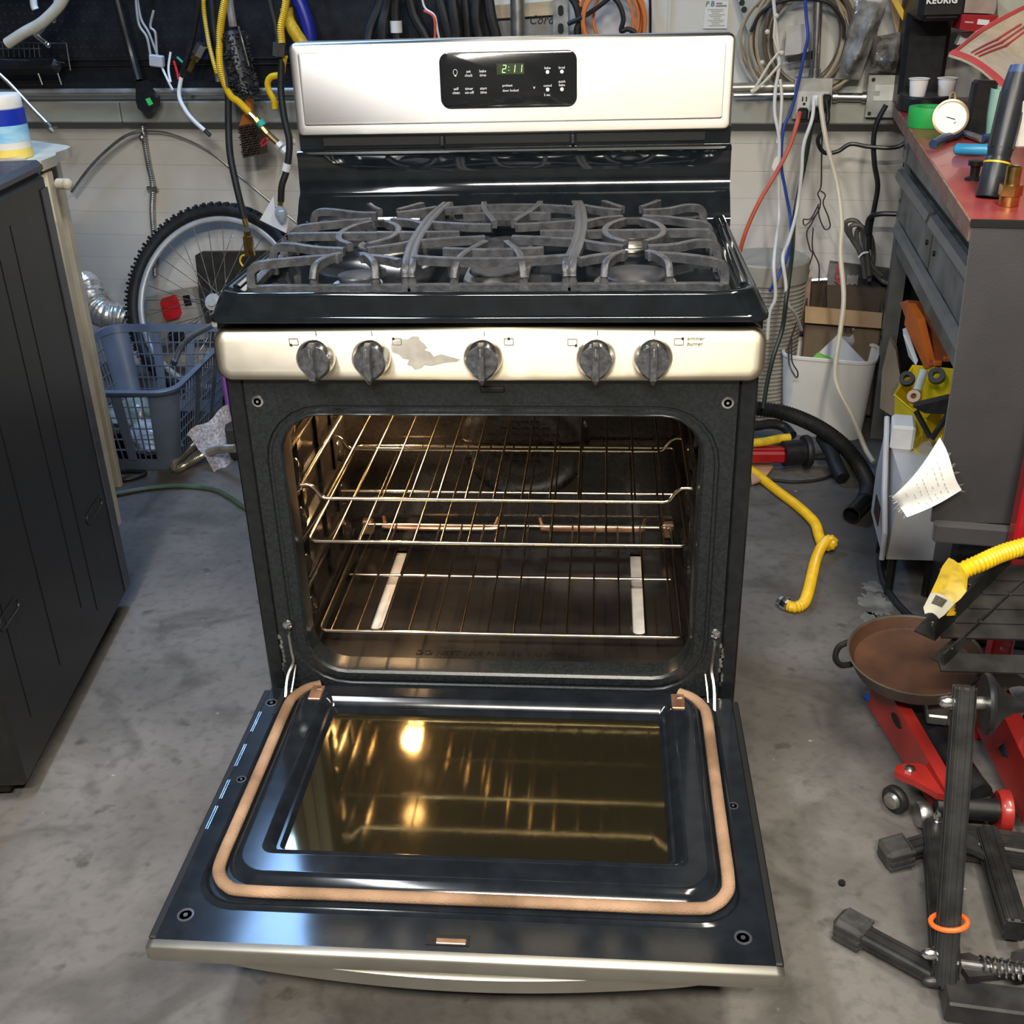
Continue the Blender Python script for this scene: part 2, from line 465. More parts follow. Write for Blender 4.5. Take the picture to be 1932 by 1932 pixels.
g.loft([xz(rr2(-0.3005, 0.3005, 0.280, 0.7140, 0.057), 0.0352), xz(rr2(-0.318, 0.318, 0.266, 0.742, 0.03), 0.040),
        xz(rr2(-0.318, 0.318, 0.266, 0.742, 0.03), 0.43)], cap0=False, cap1=True)
part('oven_cavity', g, m_cavity, RG, smooth=30)
# raised ladder guides on the side walls
for s in (-1, 1):
    g = G()
    for zz in (0.325, 0.405, 0.490, 0.575, 0.655):
        g.sweep([(s * 0.3165, 0.05, zz - 0.012), (s * 0.3165, 0.41, zz - 0.012)], [(0.006, 0.009), (-0.006, 0.009), (-0.008, 0), (-0.006, -0.009), (0.006, -0.009), (0.008, 0)])
        for yy in (0.085, 0.36):
            g.sphere((s * 0.317, yy, zz + 0.014), 0.020, 12, (0.55, 1.0, 1.25))
    for yy in (0.115, 0.235, 0.33):
        g.sweep([(s * 0.317, yy, 0.30), (s * 0.317, yy, 0.715)], [(0.010, 0.004), (0.005, -0.006), (-0.005, -0.006), (-0.010, 0.004)], up=(1, 0, 0))
    part('rack_guide', g, m_cavity, RG, smooth=60)
# oven floor with two slots and the pale burner shield seen through them
g = G()
ys = (0.037, 0.125, 0.41, 0.428); xs = (-0.312, -0.2315, -0.2125, 0.2165, 0.2375, 0.312)
for i in range(5):
    for j in range(3):
        if i in (1, 3) and j == 1: continue
        g.prism([(xs[i], ys[j], 0.2720), (xs[i + 1], ys[j], 0.2720), (xs[i + 1], ys[j + 1], 0.2720), (xs[i], ys[j + 1], 0.2720)], (0, 0, 0.003))
of = part('oven_floor', g, m_ovenfloor, RG)
m_shield = M('pale_burner_shield', (0.62, 0.58, 0.52), 0.55, n=0.15, ns=30)
for xx in (-0.222, 0.227):
    g = G(); g.box((xx, 0.265, 0.2695), (0.020, 0.28, 0.003)); part('burner_shield', g, m_shield, RG)
    g = G(); g.sweep(xy(rr2(xx - 0.0125, xx + 0.0125, 0.122, 0.414, 0.011), 0.2755), [(0.002, 0.0015), (-0.002, 0.0015), (-0.002, -0.001), (0.002, -0.001)], closed=True)
    part('slot_rim', g, m_cavity, RG)
lettering('embossed_warning', 'DO NOT USE FOIL ON BOTTOM', 0.0185, (-0.142, 0.052, 0.2755), m_ovenfloor, RG, (1, 0, 0), (0, 1, 0), ext=0.0012)
# rear wall: fan cover and burner tubes
g = G(); g.lathe([(0.118, 0), (0.118, 0.006), (0.108, 0.010), (0.070, 0.013), (0.066, 0.012), (0.0, 0.012)], (0.02, 0.4295, 0.50), (0, -1, 0), n=48)
fc = part('fan_cover', g, m_cavity, RG)
g = G()
for r in range(-3, 4):
    for q in range(-3, 4):
        if abs(r) + abs(q) < 5: g.box((0.02 + q * 0.019, 0.4165, 0.50 + r * 0.013), (0.014, 0.003, 0.005))
part('fan_slots', g, m_dark, fc)
m_copper = M('heat_stained_tube', (0.36, 0.17, 0.10), 0.35, metal=0.8, col2=(0.55, 0.36, 0.25), ns=30)
for x0, x1 in ((-0.258, -0.035), (0.045, 0.245)):
    g = G(); g.tube(spl([(x0, 0.428, 0.338), (x0 + 0.006, 0.412, 0.330), (x0 + 0.02, 0.405, 0.327), (x1 - 0.02, 0.405, 0.327), (x1 - 0.006, 0.412, 0.330), (x1, 0.428, 0.338)], 5), 0.0042, 8)
    part('burner_tube', g, m_copper, RG)
for xx in (-0.288, 0.288):
    g = G(); g.box((xx, 0.419, 0.322), (0.022, 0.018, 0.03), bev=0.003); part('tube_bracket', g, m_copper, RG)
# oven lamp high on the rear wall
m_bulb = M('oven_bulb', (1, 0.8, 0.5), 0.3, n=0, emit=(1.0, 0.62, 0.26), es=40)
g = G(); g.lathe([(0.03, 0), (0.03, 0.006), (0.018, 0.012), (0.018, 0.016)], (-0.225, 0.4295, 0.640), (0, -1, 0), n=20)
lamp = part('oven_lamp', g, m_chrome, RG)
g = G(); g.sphere((-0.225, 0.397, 0.640), 0.019, 14); part('lamp_bulb', g, m_bulb, lamp)
pl = bpy.data.lights.new('oven_lamp_light', 'POINT'); pl.energy = 3.6; pl.color = (1.0, 0.62, 0.30); pl.shadow_soft_size = 0.02
po = bpy.data.objects.new('oven_lamp_light', pl); COL.objects.link(po); po.location = (-0.225, 0.366, 0.640)

# front frame screws, rivets
for xx, zz in ((-0.3306, 0.738), (0.334, 0.738)):
    g = G(); g.lathe([(0.0085, 0), (0.0085, 0.001), (0.0055, 0.0015), (0.0050, -0.001), (0.0025, -0.001), (0.0020, 0.002), (0.0, 0.002)], (xx, 0.0, zz), (0, -1, 0), n=16)
    part('frame_screw', g, m_chrome, RG)
for xx, zz in ((-0.3315, 0.362), (0.3383, 0.361)):
    g = G(); g.lathe([(0.008, 0), (0.0075, 0.0025), (0.004, 0.004), (0.0, 0.0045)], (xx, 0.0, zz), (0, -1, 0), n=16)
    part('hinge_rivet', g, m_chrome, RG)
g = G(); g.box((0.008, -0.001, 0.757), (0.035, 0.006, 0.008), bev=0.002); part('door_latch_slot', g, m_dark, RG)

# control panel with knobs
g = G()
def pan(i): return rr2(-0.3790 + i, 0.3790 - i, 0.7735 + i, 0.8500 - i, max(0.004, 0.022 - i))
g.loft([xz(pan(0.001), 0.02), xz(pan(0), 0.012), xz(pan(0), -0.008), xz(pan(0.0015), -0.0135), xz(pan(0.005), -0.0172), xz(pan(0.011), -0.019), xz(pan(0.018), -0.0195)])
cp = part('control_panel', g, m_steel_warm, RG, smooth=60)
KX = (-0.2316, -0.1545, -0.0008, 0.1518, 0.2279); KZ = 0.8115
for kx in KX:
    # teardrop skirt
    def tear(r, tip):
        out = []
        for i in range(32):
            a = 2 * pi * i / 32 - pi / 2
            x, zq = r * cos(a), r * sin(a)
            k = max(0.0, -sin(a)) ** 6
            out.append((x * (1 - 0.35 * k * (abs(cos(a)) > 0.01)), zq - tip * k))
        return out
    g = G()
    g.loft([[(kx + a, y, KZ + b) for a, b in tear(r, t)] for r, t, y in ((0.0265, 0.004, -0.020), (0.0268, 0.005, -0.026), (0.0255, 0.005, -0.034), (0.0215, 0.005, -0.041), (0.0205, 0.005, -0.0405))])
    kb = part('knob', g, m_chrome, RG, smooth=40)
    g = G()
    g.loft([[(kx + a, y, KZ + b) for a, b in tear(r, t)] for r, t, y in ((0.0212, 0.005, -0.0400), (0.0208, 0.005, -0.0425), (0.017, 0.003, -0.043))])
    part('knob_face', g, m_knobface, kb)
    g = G()
    prof = [(-0.0055, 0.0), (-0.0040, 0.017), (0.0040, 0.017), (0.0055, 0.0)]
    vs = []
    for zz, k, dy in ((KZ + 0.0255, 0.7, 0.0), (KZ + 0.022, 1.0, 0.0), (KZ, 1.0, 0.003), (KZ - 0.022, 1.0, 0.002), (KZ - 0.0305, 0.35, -0.006)):
        vs.append([(kx + a * k, -0.0385 - (b + (dy if b > 0 else 0)), zz) for a, b in prof])
    g.loft(vs); part('knob_grip', g, m_knobface, kb, smooth=30)
    g = G(); g.box((kx, -0.0570, KZ + 0.0165), (0.0016, 0.002, 0.010)); part('knob_mark', g, m_chrome, kb)
    g = G(); g.box((kx + 0.002, -0.0198, KZ + 0.0325), (0.0010, 0.0006, 0.007)); part('index_mark', g, m_print, cp)
# burner pictograms and lettering on the panel
def pict(x, z, corner):
    g = G(); w, h, t = 0.012, 0.009, 0.0007
    y = -0.0199
    for c, d in (((x, y, z + h / 2), (w, 0.0004, t)), ((x, y, z - h / 2), (w, 0.0004, t)), ((x - w / 2, y, z), (t, 0.0004, h)), ((x + w / 2, y, z), (t, 0.0004, h))): g.box(c, d)
    o = part('burner_mark', g, m_print, cp)
    g = G(); cx, cz = corner; g.cyl((x + cx * w / 2, y, z + cz * h / 2), (x + cx * w / 2, y - 0.0005, z + cz * h / 2), 0.0019, n=12)
    part('burner_dot', g, m_print, o)
pict(-0.2618, 0.8327, (-0.7, -1)); pict(-0.1183, 0.8325, (-0.8, 1))
pict(0.0345, 0.8322, (0, 1)); pict(0.1203, 0.8314, (0.8, -1))
pict(0.2622, 0.8319, (0.8, 1))
lettering('simmer_lettering', 'simmer\nburner', 0.0075, (0.2726,-0.0199,0.8341), m_print, cp, shear=0.25)
# grey smear where the finish was scrubbed
pts = [(-0.1281,-0.0197,0.8287),(-0.1212,-0.0197,0.8339),(-0.1115,-0.0197,0.8361),(-0.1028,-0.0197,0.8361),(-0.0966,-0.0197,0.8406),(-0.088,-0.0197,0.8398),(-0.0869,-0.0197,0.8346),(-0.0813,-0.0197,0.8301),(-0.0773,-0.0197,0.8248),(-0.0819,-0.0197,0.8211),(-0.0733,-0.0197,0.8181),(-0.0693,-0.0197,0.8113),(-0.0589,-0.0197,0.8151),(-0.0488,-0.0197,0.812),(-0.033,-0.0197,0.8075),(-0.0376,-0.0197,0.8045),(-0.0552,-0.0197,0.8029),(-0.0671,-0.0197,0.7999),(-0.0745,-0.0197,0.7984),(-0.0832,-0.0197,0.7999),(-0.0879,-0.0197,0.7953),(-0.0969,-0.0197,0.793),(-0.101,-0.0197,0.7984),(-0.1067,-0.0197,0.7999),(-0.1033,-0.0197,0.8075),(-0.112,-0.0197,0.809),(-0.1174,-0.0197,0.8151),(-0.126,-0.0197,0.8181)]
g = G(); g.prism(pts, (0, -0.0004, 0)); part('grey_smear', g, m_residue, cp, smooth=0, label='grey scrubbed smear on the control panel')

# cooktop
g = G()
def ct(hw, y0, r, z, y1=0.50): return xy(rr2(-hw, hw, y0, y1, r, 8), z)
g.loft([ct(0.370, -0.010, 0.02, 0.8600), ct(0.3775, -0.0215, 0.026, 0.8585), ct(0.3800, -0.0260, 0.028, 0.8605), ct(0.3800, -0.0265, 0.028, 0.8660), ct(0.3785, -0.0255, 0.029, 0.8685),
        ct(0.3765, -0.0225, 0.030, 0.8700), ct(0.3700, -0.0205, 0.034, 0.8850), ct(0.3650, -0.0195, 0.036, 0.8945), ct(0.3630, -0.0185, 0.036, 0.8980),
        ct(0.3600, -0.0150, 0.034, 0.8998), ct(0.3540, -0.0080, 0.030, 0.8990), ct(0.3500, -0.0040, 0.028, 0.8965), ct(0.3440, 0.0000, 0.026, 0.8945),
        ct(0.3360, 0.0030, 0.024, 0.8920, 0.47), ct(0.3320, 0.0060, 0.022, 0.8865, 0.465), ct(0.3280, 0.0100, 0.020, 0.8830, 0.46), ct(0.30, 0.03, 0.02, 0.8815, 0.44)], cap0=False)
part('cooktop', g, m_enamel, RG, smooth=50)
# raised side ribs of the cooktop
for s in (-1, 1):
    g = G(); g.sweep([(s * 0.349, 0.03, 0.8965), (s * 0.349, 0.44, 0.8965)], [(0.006, 0), (0.003, 0.003), (-0.003, 0.003), (-0.006, 0)])
    part('side_rib', g, m_enamel, RG, smooth=60)

# burners
def burner(x, y, r, oval=0.0, zb=0.8822):
    def ring(rr, z):
        out = []
        for i in range(40):
            a = 2 * pi * i / 40
            out.append((x + rr * cos(a), y + rr * sin(a) + (oval if sin(a) > 0 else -oval), z))
        return out
    g = G(); g.loft([ring(r * 1.25, zb), ring(r * 1.22, zb + 0.003), ring(r * 0.92, zb + 0.0035), ring(r * 0.90, zb + 0.010)])
    bn = part('burner', g, m_alum, RG)
    g = G(); g.loft([ring(r * 0.90, zb + 0.0095), ring(r, zb + 0.0105), ring(r * 1.0, zb + 0.0135), ring(r * 0.95, zb + 0.0155), ring(r * 0.5, zb + 0.0160)])
    part('burner_cap', g, m_cap, bn)
burner(-0.190, 0.090, 0.029); burner(-0.190, 0.335, 0.040); burner(0.205, 0.090, 0.047); burner(0.205, 0.335, 0.027)
burner(0.006, 0.205, 0.038, 0.085)

# grates, three lift-off castings
PROF = [(-0.0042, 0.0045), (-0.003, 0.0055), (0.003, 0.0055), (0.0042, 0.0045), (0.0036, -0.0055), (-0.0036, -0.0055)]
ZT = 0.9300
def gbar(g, pts, k=5, sc=1.0): g.sweep(spl(pts, k), [(a * sc * 1.15, b * sc * 1.1) for a, b in PROF])
def post(g, x, y, ztop, w=0.011):
    g.loft([xy(rr2(x - w * 0.85, x + w * 0.85, y - 0.006, y + 0.006, 0.002, 1), 0.8860), xy(rr2(x - w * 0.75, x + w * 0.75, y - 0.006, y + 0.006, 0.002, 1), 0.899),
            xy(rr2(x - w * 0.45, x + w * 0.45, y - 0.0055, y + 0.0055, 0.002, 1), 0.908), xy(rr2(x - w * 0.4, x + w * 0.4, y - 0.005, y + 0.005, 0.002, 1), ztop)])
def side_grate(s, label):
    # s=-1 left, +1 right; X maps distance from the centre line of the range
    X = lambda d: s * d
    root = thing('burner_grate', label, 'grate', (X(0.215), 0.22, 0.884), group='cast iron grates on the cooktop')
    c = 0.190 if s < 0 else 0.205
    xi = [0.106, 0.114, 0.117, 0.114, 0.106] if s < 0 else [0.120, 0.128, 0.131, 0.128, 0.120]
    xo = 0.322
    g = G()
    g.sweep(spl([(X(xi[0] + 0.004), 0.012, 0.8985), (X(xo - 0.03), 0.012, 0.8985), (X(xo), 0.035, 0.8985), (X(xo), 0.40, 0.8985), (X(xo - 0.03), 0.428, 0.8985), (X(xi[0] + 0.004), 0.428, 0.8985)], 4), [(a * 1.25, b) for a, b in PROF])
    part('base_frame', g, m_iron, root, smooth=40)
    g = G(); gbar(g, [(X(xi[0]), 0.010, 0.912), (X(xi[0] + 0.001), 0.024, 0.926), (X(xi[1]), 0.11, ZT), (X(xi[2]), 0.22, ZT), (X(xi[3]), 0.33, ZT), (X(xi[4]), 0.425, ZT - 0.002)])
    post(g, X(xi[0]), 0.012, 0.915); post(g, X(xi[4]), 0.426, 0.928)
    part('inner_rail', g, m_iron, root, smooth=40)
    t = 0.0165
    for y0, y1 in ((0.018, 0.055), (0.128, 0.094), (0.250, 0.296), (0.378, 0.340)):
        g = G()
        gbar(g, [(X(xo), y0, 0.889), (X(xo - 0.001), y0, 0.915), (X(xo - 0.008), y0, ZT - 0.003), (X(xo - 0.03), y0 + (y1 - y0) * 0.15, ZT), (X(c + 0.055), y0 + (y1 - y0) * 0.75, ZT - 0.001), (X(c + t), y1, ZT - 0.001)])
        part('outer_finger', g, m_iron, root, smooth=40)
        g = G(); xr = xi[1] if y0 < 0.15 or y0 > 0.3 else xi[2]
        gbar(g, [(X(xr), y0 + 0.002, ZT), (X(c - 0.05), y0 + (y1 - y0) * 0.6, ZT), (X(c - t), y1, ZT - 0.001)])
        part('inner_finger', g, m_iron, root, smooth=40)
    g = G(); gbar(g, [(X(xo), 0.190, 0.889), (X(xo - 0.001), 0.190, 0.915), (X(xo - 0.008), 0.190, ZT - 0.003), (X(xo - 0.03), 0.190, ZT), (X(xi[2]), 0.188, ZT)])
    part('centre_bar', g, m_iron, root, smooth=40)
    for dx, e in ((-1, 0.036), (1, 0.040)):
        g = G(); post(g, X(c) + dx * 0.043, 0.012, 0.914)
        gbar(g, [(X(c) + dx * 0.043, 0.010, 0.910), (X(c) + dx * 0.040, 0.022, 0.926), (X(c) + dx * 0.028, 0.045, ZT), (X(c) + dx * 0.015, 0.062, ZT)])
        part('front_finger', g, m_iron, root, smooth=40)
        g = G(); gbar(g, [(X(c) + dx * 0.013, 0.118, ZT), (X(c) + dx * 0.036, 0.150, ZT), (X(c) + dx * 0.043, 0.195, ZT), (X(c) + dx * 0.034, 0.240, ZT), (X(c) + dx * 0.013, 0.272, ZT)])
        part('arched_finger', g, m_iron, root, smooth=40)
        g = G(); gbar(g, [(X(c) + dx * 0.015, 0.362, ZT), (X(c) + dx * 0.030, 0.385, ZT), (X(c) + dx * 0.045, 0.424, ZT - 0.002)]); post(g, X(c) + dx * 0.045, 0.426, 0.927)
        part('rear_finger', g, m_iron, root, smooth=40)
    return root
side_grate(-1, 'left cast iron burner grate on the cooktop, bluish from the ceiling panel')
side_grate(1, 'right cast iron burner grate on the cooktop')
root = thing('burner_grate', 'centre cast iron grate over the long oval burner', 'grate', (0.006, 0.22, 0.884), group='cast iron grates on the cooktop')
XL = [-0.097, -0.105, -0.108, -0.105, -0.097]; XR = [0.111, 0.119, 0.122, 0.119, 0.111]
for yy in (0.012, 0.428):
    g = G(); g.sweep([(XL[0], yy, 0.8985), (XR[0], yy, 0.8985)], [(a * 1.25, b) for a, b in PROF]); part('base_bar', g, m_iron, root)
for xs in (XL, XR):
    g = G(); gbar(g, [(xs[0], 0.010, 0.912), (xs[0], 0.024, 0.926), (xs[1], 0.11, ZT), (xs[2], 0.22, ZT), (xs[3], 0.33, ZT), (xs[4], 0.425, ZT - 0.002)])
    post(g, xs[0], 0.012, 0.915); post(g, xs[4], 0.426, 0.928); part('side_rail', g, m_iron, root, smooth=40)
for pts, nm in (([(-0.099, 0.040, ZT), (-0.05, 0.028, ZT), (0.007, 0.022, ZT), (0.064, 0.028, ZT), (0.113, 0.040, ZT)], 'cross_bar'),
            ([(-0.063, 0.085, ZT), (0.007, 0.074, ZT), (0.077, 0.085, ZT)], 'short_arc'),
            ([(-0.105, 0.135, ZT), (-0.05, 0.150, ZT), (-0.012, 0.158, ZT)], 'finger'), ([(0.119, 0.135, ZT), (0.064, 0.150, ZT), (0.028, 0.158, ZT)], 'finger'),
            ([(-0.106, 0.190, ZT), (-0.053, 0.190, ZT)], 'finger'), ([(0.120, 0.190, ZT), (0.067, 0.190, ZT)], 'finger'),
            ([(-0.106, 0.262, ZT), (-0.05, 0.245, ZT), (-0.010, 0.238, ZT)], 'finger'), ([(0.120, 0.262, ZT), (0.064, 0.245, ZT), (0.026, 0.238, ZT)], 'finger'),
            ([(-0.063, 0.318, ZT), (0.007, 0.326, ZT), (0.077, 0.318, ZT)], 'short_arc'),
            ([(-0.101, 0.366, ZT), (-0.05, 0.384, ZT), (0.007, 0.392, ZT), (0.064, 0.384, ZT), (0.115, 0.366, ZT)], 'cross_bar')):
    g = G(); gbar(g, pts); part(nm, g, m_iron, root, smooth=40)
for dx in (-1, 1):
    cx = 0.007
    g = G(); post(g, cx + dx * 0.047, 0.012, 0.914); gbar(g, [(cx + dx * 0.047, 0.010, 0.910), (cx + dx * 0.044, 0.024, 0.926), (cx + dx * 0.036, 0.065, ZT), (cx + dx * 0.015, 0.128, ZT)])
    part('front_finger', g, m_iron, root, smooth=40)
    g = G(); post(g, cx + dx * 0.047, 0.426, 0.927); gbar(g, [(cx + dx * 0.047, 0.425, 0.928), (cx + dx * 0.040, 0.36, ZT), (cx + dx * 0.015, 0.262, ZT)])
    part('rear_finger', g, m_iron, root, smooth=40)

# backguard: black lower part with vents, stainless upper slab
g = G()
prof = [(0.462, 0.880), (0.462, 0.8975), (0.472, 0.906), (0.482, 0.920), (0.492, 0.9305), (0.498, 0.9335), (0.503, 0.9385), (0.509, 0.9965), (0.506, 1.0005), (0.512, 1.0055), (0.536, 1.0065), (0.536, 1.034), (0.585, 1.034), (0.585, 0.880)]
g.prism([(-0.3735, a, b) for a, b in prof], (0.747, 0, 0))
part('backguard_base', g, m_enamel, RG, smooth=50)
for x0, x1 in ((-0.33, -0.125), (-0.115, 0.10), (0.112, 0.33)):
    g = G(); g.box(((x0 + x1) / 2, 0.5355, 1.0185), (x1 - x0, 0.006, 0.013)); part('vent_slot', g, m_dark, RG)
for xx in (-0.1205, 0.1055):
    g = G(); g.box((xx, 0.530, 1.0175), (0.006, 0.012, 0.016), bev=0.002); part('vent_bracket', g, m_cap, RG)
g = G()
def bg(i, ib=None): ib = i if ib is None else ib; return rr2(-0.3745 + i, 0.3725 - i, 1.0275 + ib, 1.1790 - i, max(0.004, 0.012 - i))
g.loft([xz(bg(0), 0.578), xz(bg(0), 0.536), xz(bg(0.001), 0.531), xz(bg(0.004), 0.5268), xz(bg(0.007), 0.5262), xz(bg(0.016, 0.0190), 0.5262), xz(bg(0.0165, 0.0205), 0.5245), xz(bg(0.018, 0.0220), 0.5242)])
bgo = part('backguard_panel', g, m_steel, RG, smooth=40)
g = G(); g.loft([xz(rr2(-0.1178, 0.1128, 1.0712, 1.1592, 0.0155), 0.5245), xz(rr2(-0.1178, 0.1128, 1.0712, 1.1592, 0.0155), 0.5222), xz(rr2(-0.1165, 0.1115, 1.0725, 1.1580, 0.0145), 0.5215)])
cg = part('control_display', g, m_panel_glass, RG)
YD = 0.5212
def dtext(s, px, zz, size=0.0062, mat=None, al='CENTER', b=0.0): lettering('display_lettering', s, size, (px, YD, zz), mat or m_white_print, cg, align=al, bold=b, ext=0.0001)
g = G()
XA, XB, XC = -0.0911, -0.0688, -0.0446
g = G(); g.tube([(XA + 0.0035 * cos(a), YD, 1.1285 + 0.0045 * sin(a)) for a in [radians(-60 + 300 * i / 12) for i in range(13)]], 0.0004, 4)
g.box((XA, YD, 1.1232), (0.003, 0.0004, 0.0022)); part('lamp_symbol', g, m_white_print, cg)
dtext('set\nclock', XB, 1.1275); dtext('bake\ntime', XC, 1.1275)
dtext('self\nclean', XA, 1.1005); dtext('timer\non-off', XB, 1.1005); dtext('start\ntime', XC, 1.1005)
g = G(); g.box((0.0019, YD, 1.1320), (0.046, 0.0004, 0.017)); part('display_window', g, M('lit_display', (0.035, 0.05, 0.025), 0.3, n=0.1), cg)
def seg(px, zz, on, h=0.0115, w=0.0052, sl=0.12):
    g = G(); t = 0.0010; y = YD - 0.0003
    S = {'a': ((0, h), (w, h)), 'b': ((w, h / 2), (w, h)), 'c': ((w, 0), (w, h / 2)), 'd': ((0, 0), (w, 0)), 'e': ((0, 0), (0, h / 2)), 'f': ((0, h / 2), (0, h)), 'g': ((0, h / 2), (w, h / 2))}
    for k in on:
        (a, b), (c2, d) = S[k]; g.bar((px + a + b * sl, y, zz + b), (px + c2 + d * sl, y, zz + d), t, t)
    part('display_digit', g, m_glow, cg, smooth=0)
X2 = -0.0117; XD1 = 0.0035; XD2 = 0.015
seg(X2, 1.1265, 'abged'); seg(XD1, 1.1265, 'bc'); seg(XD2, 1.1265, 'bc')
g = G()
for zz in (1.1300, 1.1350): g.box((X2 + 0.0108, YD - 0.0003, zz), (0.0012, 0.0005, 0.0012))
part('display_colon', g, m_glow, cg)
XP = -0.0124
dtext('preheat', XP, 1.1045, 0.0055, al='LEFT'); dtext('door locked', XP, 1.0965, 0.0055, al='LEFT'); dtext('v', 0.0412, 1.1000, 0.008)
XE, XF = 0.0638, 0.0877
for px, zz, s in ((XE, 1.1260, 'bake'), (XF, 1.1260, 'broil'), (XE, 1.0985, 'cancel'), (XF, 1.0985, 'quick\nbake')):
    g = G(); g.cyl((px, YD + 0.0002, zz), (px, YD - 0.0003, zz), 0.0030, n=14); part('touch_button', g, m_white_print, cg)
    dtext(s, px, zz + (0.0045 if '\n' not in s else 0.0105), 0.0056)
dtext('2 sec', XE - 0.001, 1.0885, 0.0052)

# oven door, lowered flat
ZD = 0.2540
g = G()
def dl(x, y0, y1, r, z): return xy(rr2(-x, x, y0, y1, r, 6), z)
g.loft([dl(0.366, -0.534, -0.020, 0.004, 0.222), dl(0.366, -0.534, -0.020, 0.004, ZD), dl(0.365, -0.533, -0.0195, 0.004, ZD), dl(0.343, -0.4835, -0.012, 0.055, ZD), dl(0.342, -0.482, -0.012, 0.055, ZD), dl(0.337, -0.476, -0.012, 0.052, ZD + 0.003),
        dl(0.334, -0.470, -0.012, 0.050, ZD - 0.002), dl(0.333, -0.469, -0.012, 0.050, ZD - 0.002), dl(0.317, -0.441, -0.012, 0.045, ZD - 0.002), dl(0.316, -0.440, -0.012, 0.045, ZD - 0.002), dl(0.310, -0.432, -0.016, 0.042, ZD + 0.006), dl(0.302, -0.424, -0.022, 0.036, ZD + 0.008), dl(0.300, -0.422, -0.024, 0.035, ZD + 0.008),
        dl(0.278, -0.394, -0.046, 0.018, ZD + 0.008), dl(0.276, -0.392, -0.048, 0.016, ZD + 0.008), dl(0.272, -0.388, -0.052, 0.014, ZD + 0.0095), dl(0.268, -0.384, -0.056, 0.012, ZD + 0.0065), dl(0.262, -0.379, -0.062, 0.010, ZD - 0.002),
        dl(0.258, -0.375, -0.066, 0.009, ZD - 0.002), dl(0.253, -0.371, -0.070, 0.008, ZD - 0.009)], cap0=True, cap1=False)
door = part('oven_door', g, m_liner, RG, smooth=40)
m_lowe = bpy.data.materials.new('coated_oven_glass'); m_lowe.use_nodes = True
nt = m_lowe.node_tree; b = nt.nodes['Principled BSDF']
b.inputs['Base Color'].default_value = (0.30, 0.27, 0.14, 1); b.inputs['Metallic'].default_value = 0.93; b.inputs['Roughness'].default_value = 0.06
no = nt.nodes.new('ShaderNodeTexNoise'); no.inputs['Scale'].default_value = 5.0
cr = nt.nodes.new('ShaderNodeValToRGB'); cr.color_ramp.elements[0].color = (0.120, 0.102, 0.055, 1); cr.color_ramp.elements[1].color = (0.155, 0.130, 0.075, 1)
nt.links.new(no.outputs['Fac'], cr.inputs['Fac']); nt.links.new(cr.outputs['Color'], b.inputs['Base Color'])
g = G(); g.box((0, -0.2205, ZD - 0.0115), (0.507, 0.302, 0.004)); part('door_window', g, m_lowe, door)
m_seam = M('window_seal', (0.02, 0.02, 0.02), 0.3, ns=20)
# stainless outer skin with rolled top edge
g = G()
prof = [(-0.532, 0.2555), (-0.5395, 0.2540), (-0.5440, 0.2480), (-0.5445, 0.2400), (-0.5425, 0.2330), (-0.536, 0.2295), (-0.524, 0.228), (-0.524, 0.218), (-0.02, 0.214), (-0.02, 0.220), (-0.530, 0.224)]
prof = [(-0.5335, 0.2555), (-0.5425, 0.2550), (-0.5448, 0.2530), (-0.5452, 0.2500), (-0.5455, 0.2340), (-0.5435, 0.2305), (-0.526, 0.2290), (-0.02, 0.212), (-0.02, 0.218), (-0.530, 0.240)]
def skin(x, dz=0): return [(x, a, bb) for a, bb in prof]
g.loft([[(x, a + k * 0.004 * (a < -0.53), bb - k * 0.006 * (bb > 0.25)) for a, bb in prof] for x, k in ((-0.3775, 1.6), (-0.3745, 0.6), (-0.366, 0.0), (0.366, 0.0), (0.3745, 0.6), (0.3775, 1.6))])
part('outer_skin', g, m_trim, door, smooth=50)
for s in (-1, 1):
    g = G(); g.box((s * 0.3715, -0.275, 0.239), (0.011, 0.505, 0.026), bev=0.002)
    part('side_channel', g, m_dark, door)
m_louver = M('louver_glint', (0.55, 0.60, 0.70), 0.25, metal=1.0, ns=40)  # pale blue tint paints in the light reflected off the louvers
for i, (a, b2) in enumerate(((-0.085, -0.135), (-0.165, -0.215), (-0.245, -0.285), (-0.30, -0.345))):
    g = G()
    for k in range(2): g.box((-0.3665 + 0.0028 * k, (a + b2) / 2, ZD + 0.0002), (0.0012, abs(a - b2), 0.0012))
    part('louver', g, m_louver, door)
# bowed handle under the door's free end
g = G()
hp = [(-0.31, -0.500, 0.226), (-0.30, -0.508, 0.222), (-0.25, -0.518, 0.219), (-0.12, -0.528, 0.214), (0, -0.531, 0.212), (0.12, -0.528, 0.214), (0.25, -0.518, 0.219), (0.30, -0.508, 0.222), (0.31, -0.500, 0.226)]
g.sweep(spl(hp, 6), [(0.013, 0.010), (0.006, 0.014), (-0.006, 0.014), (-0.013, 0.010), (-0.013, -0.010), (-0.006, -0.014), (0.006, -0.014), (0.013, -0.010)])
part('door_handle', g, m_trim, door, smooth=60)
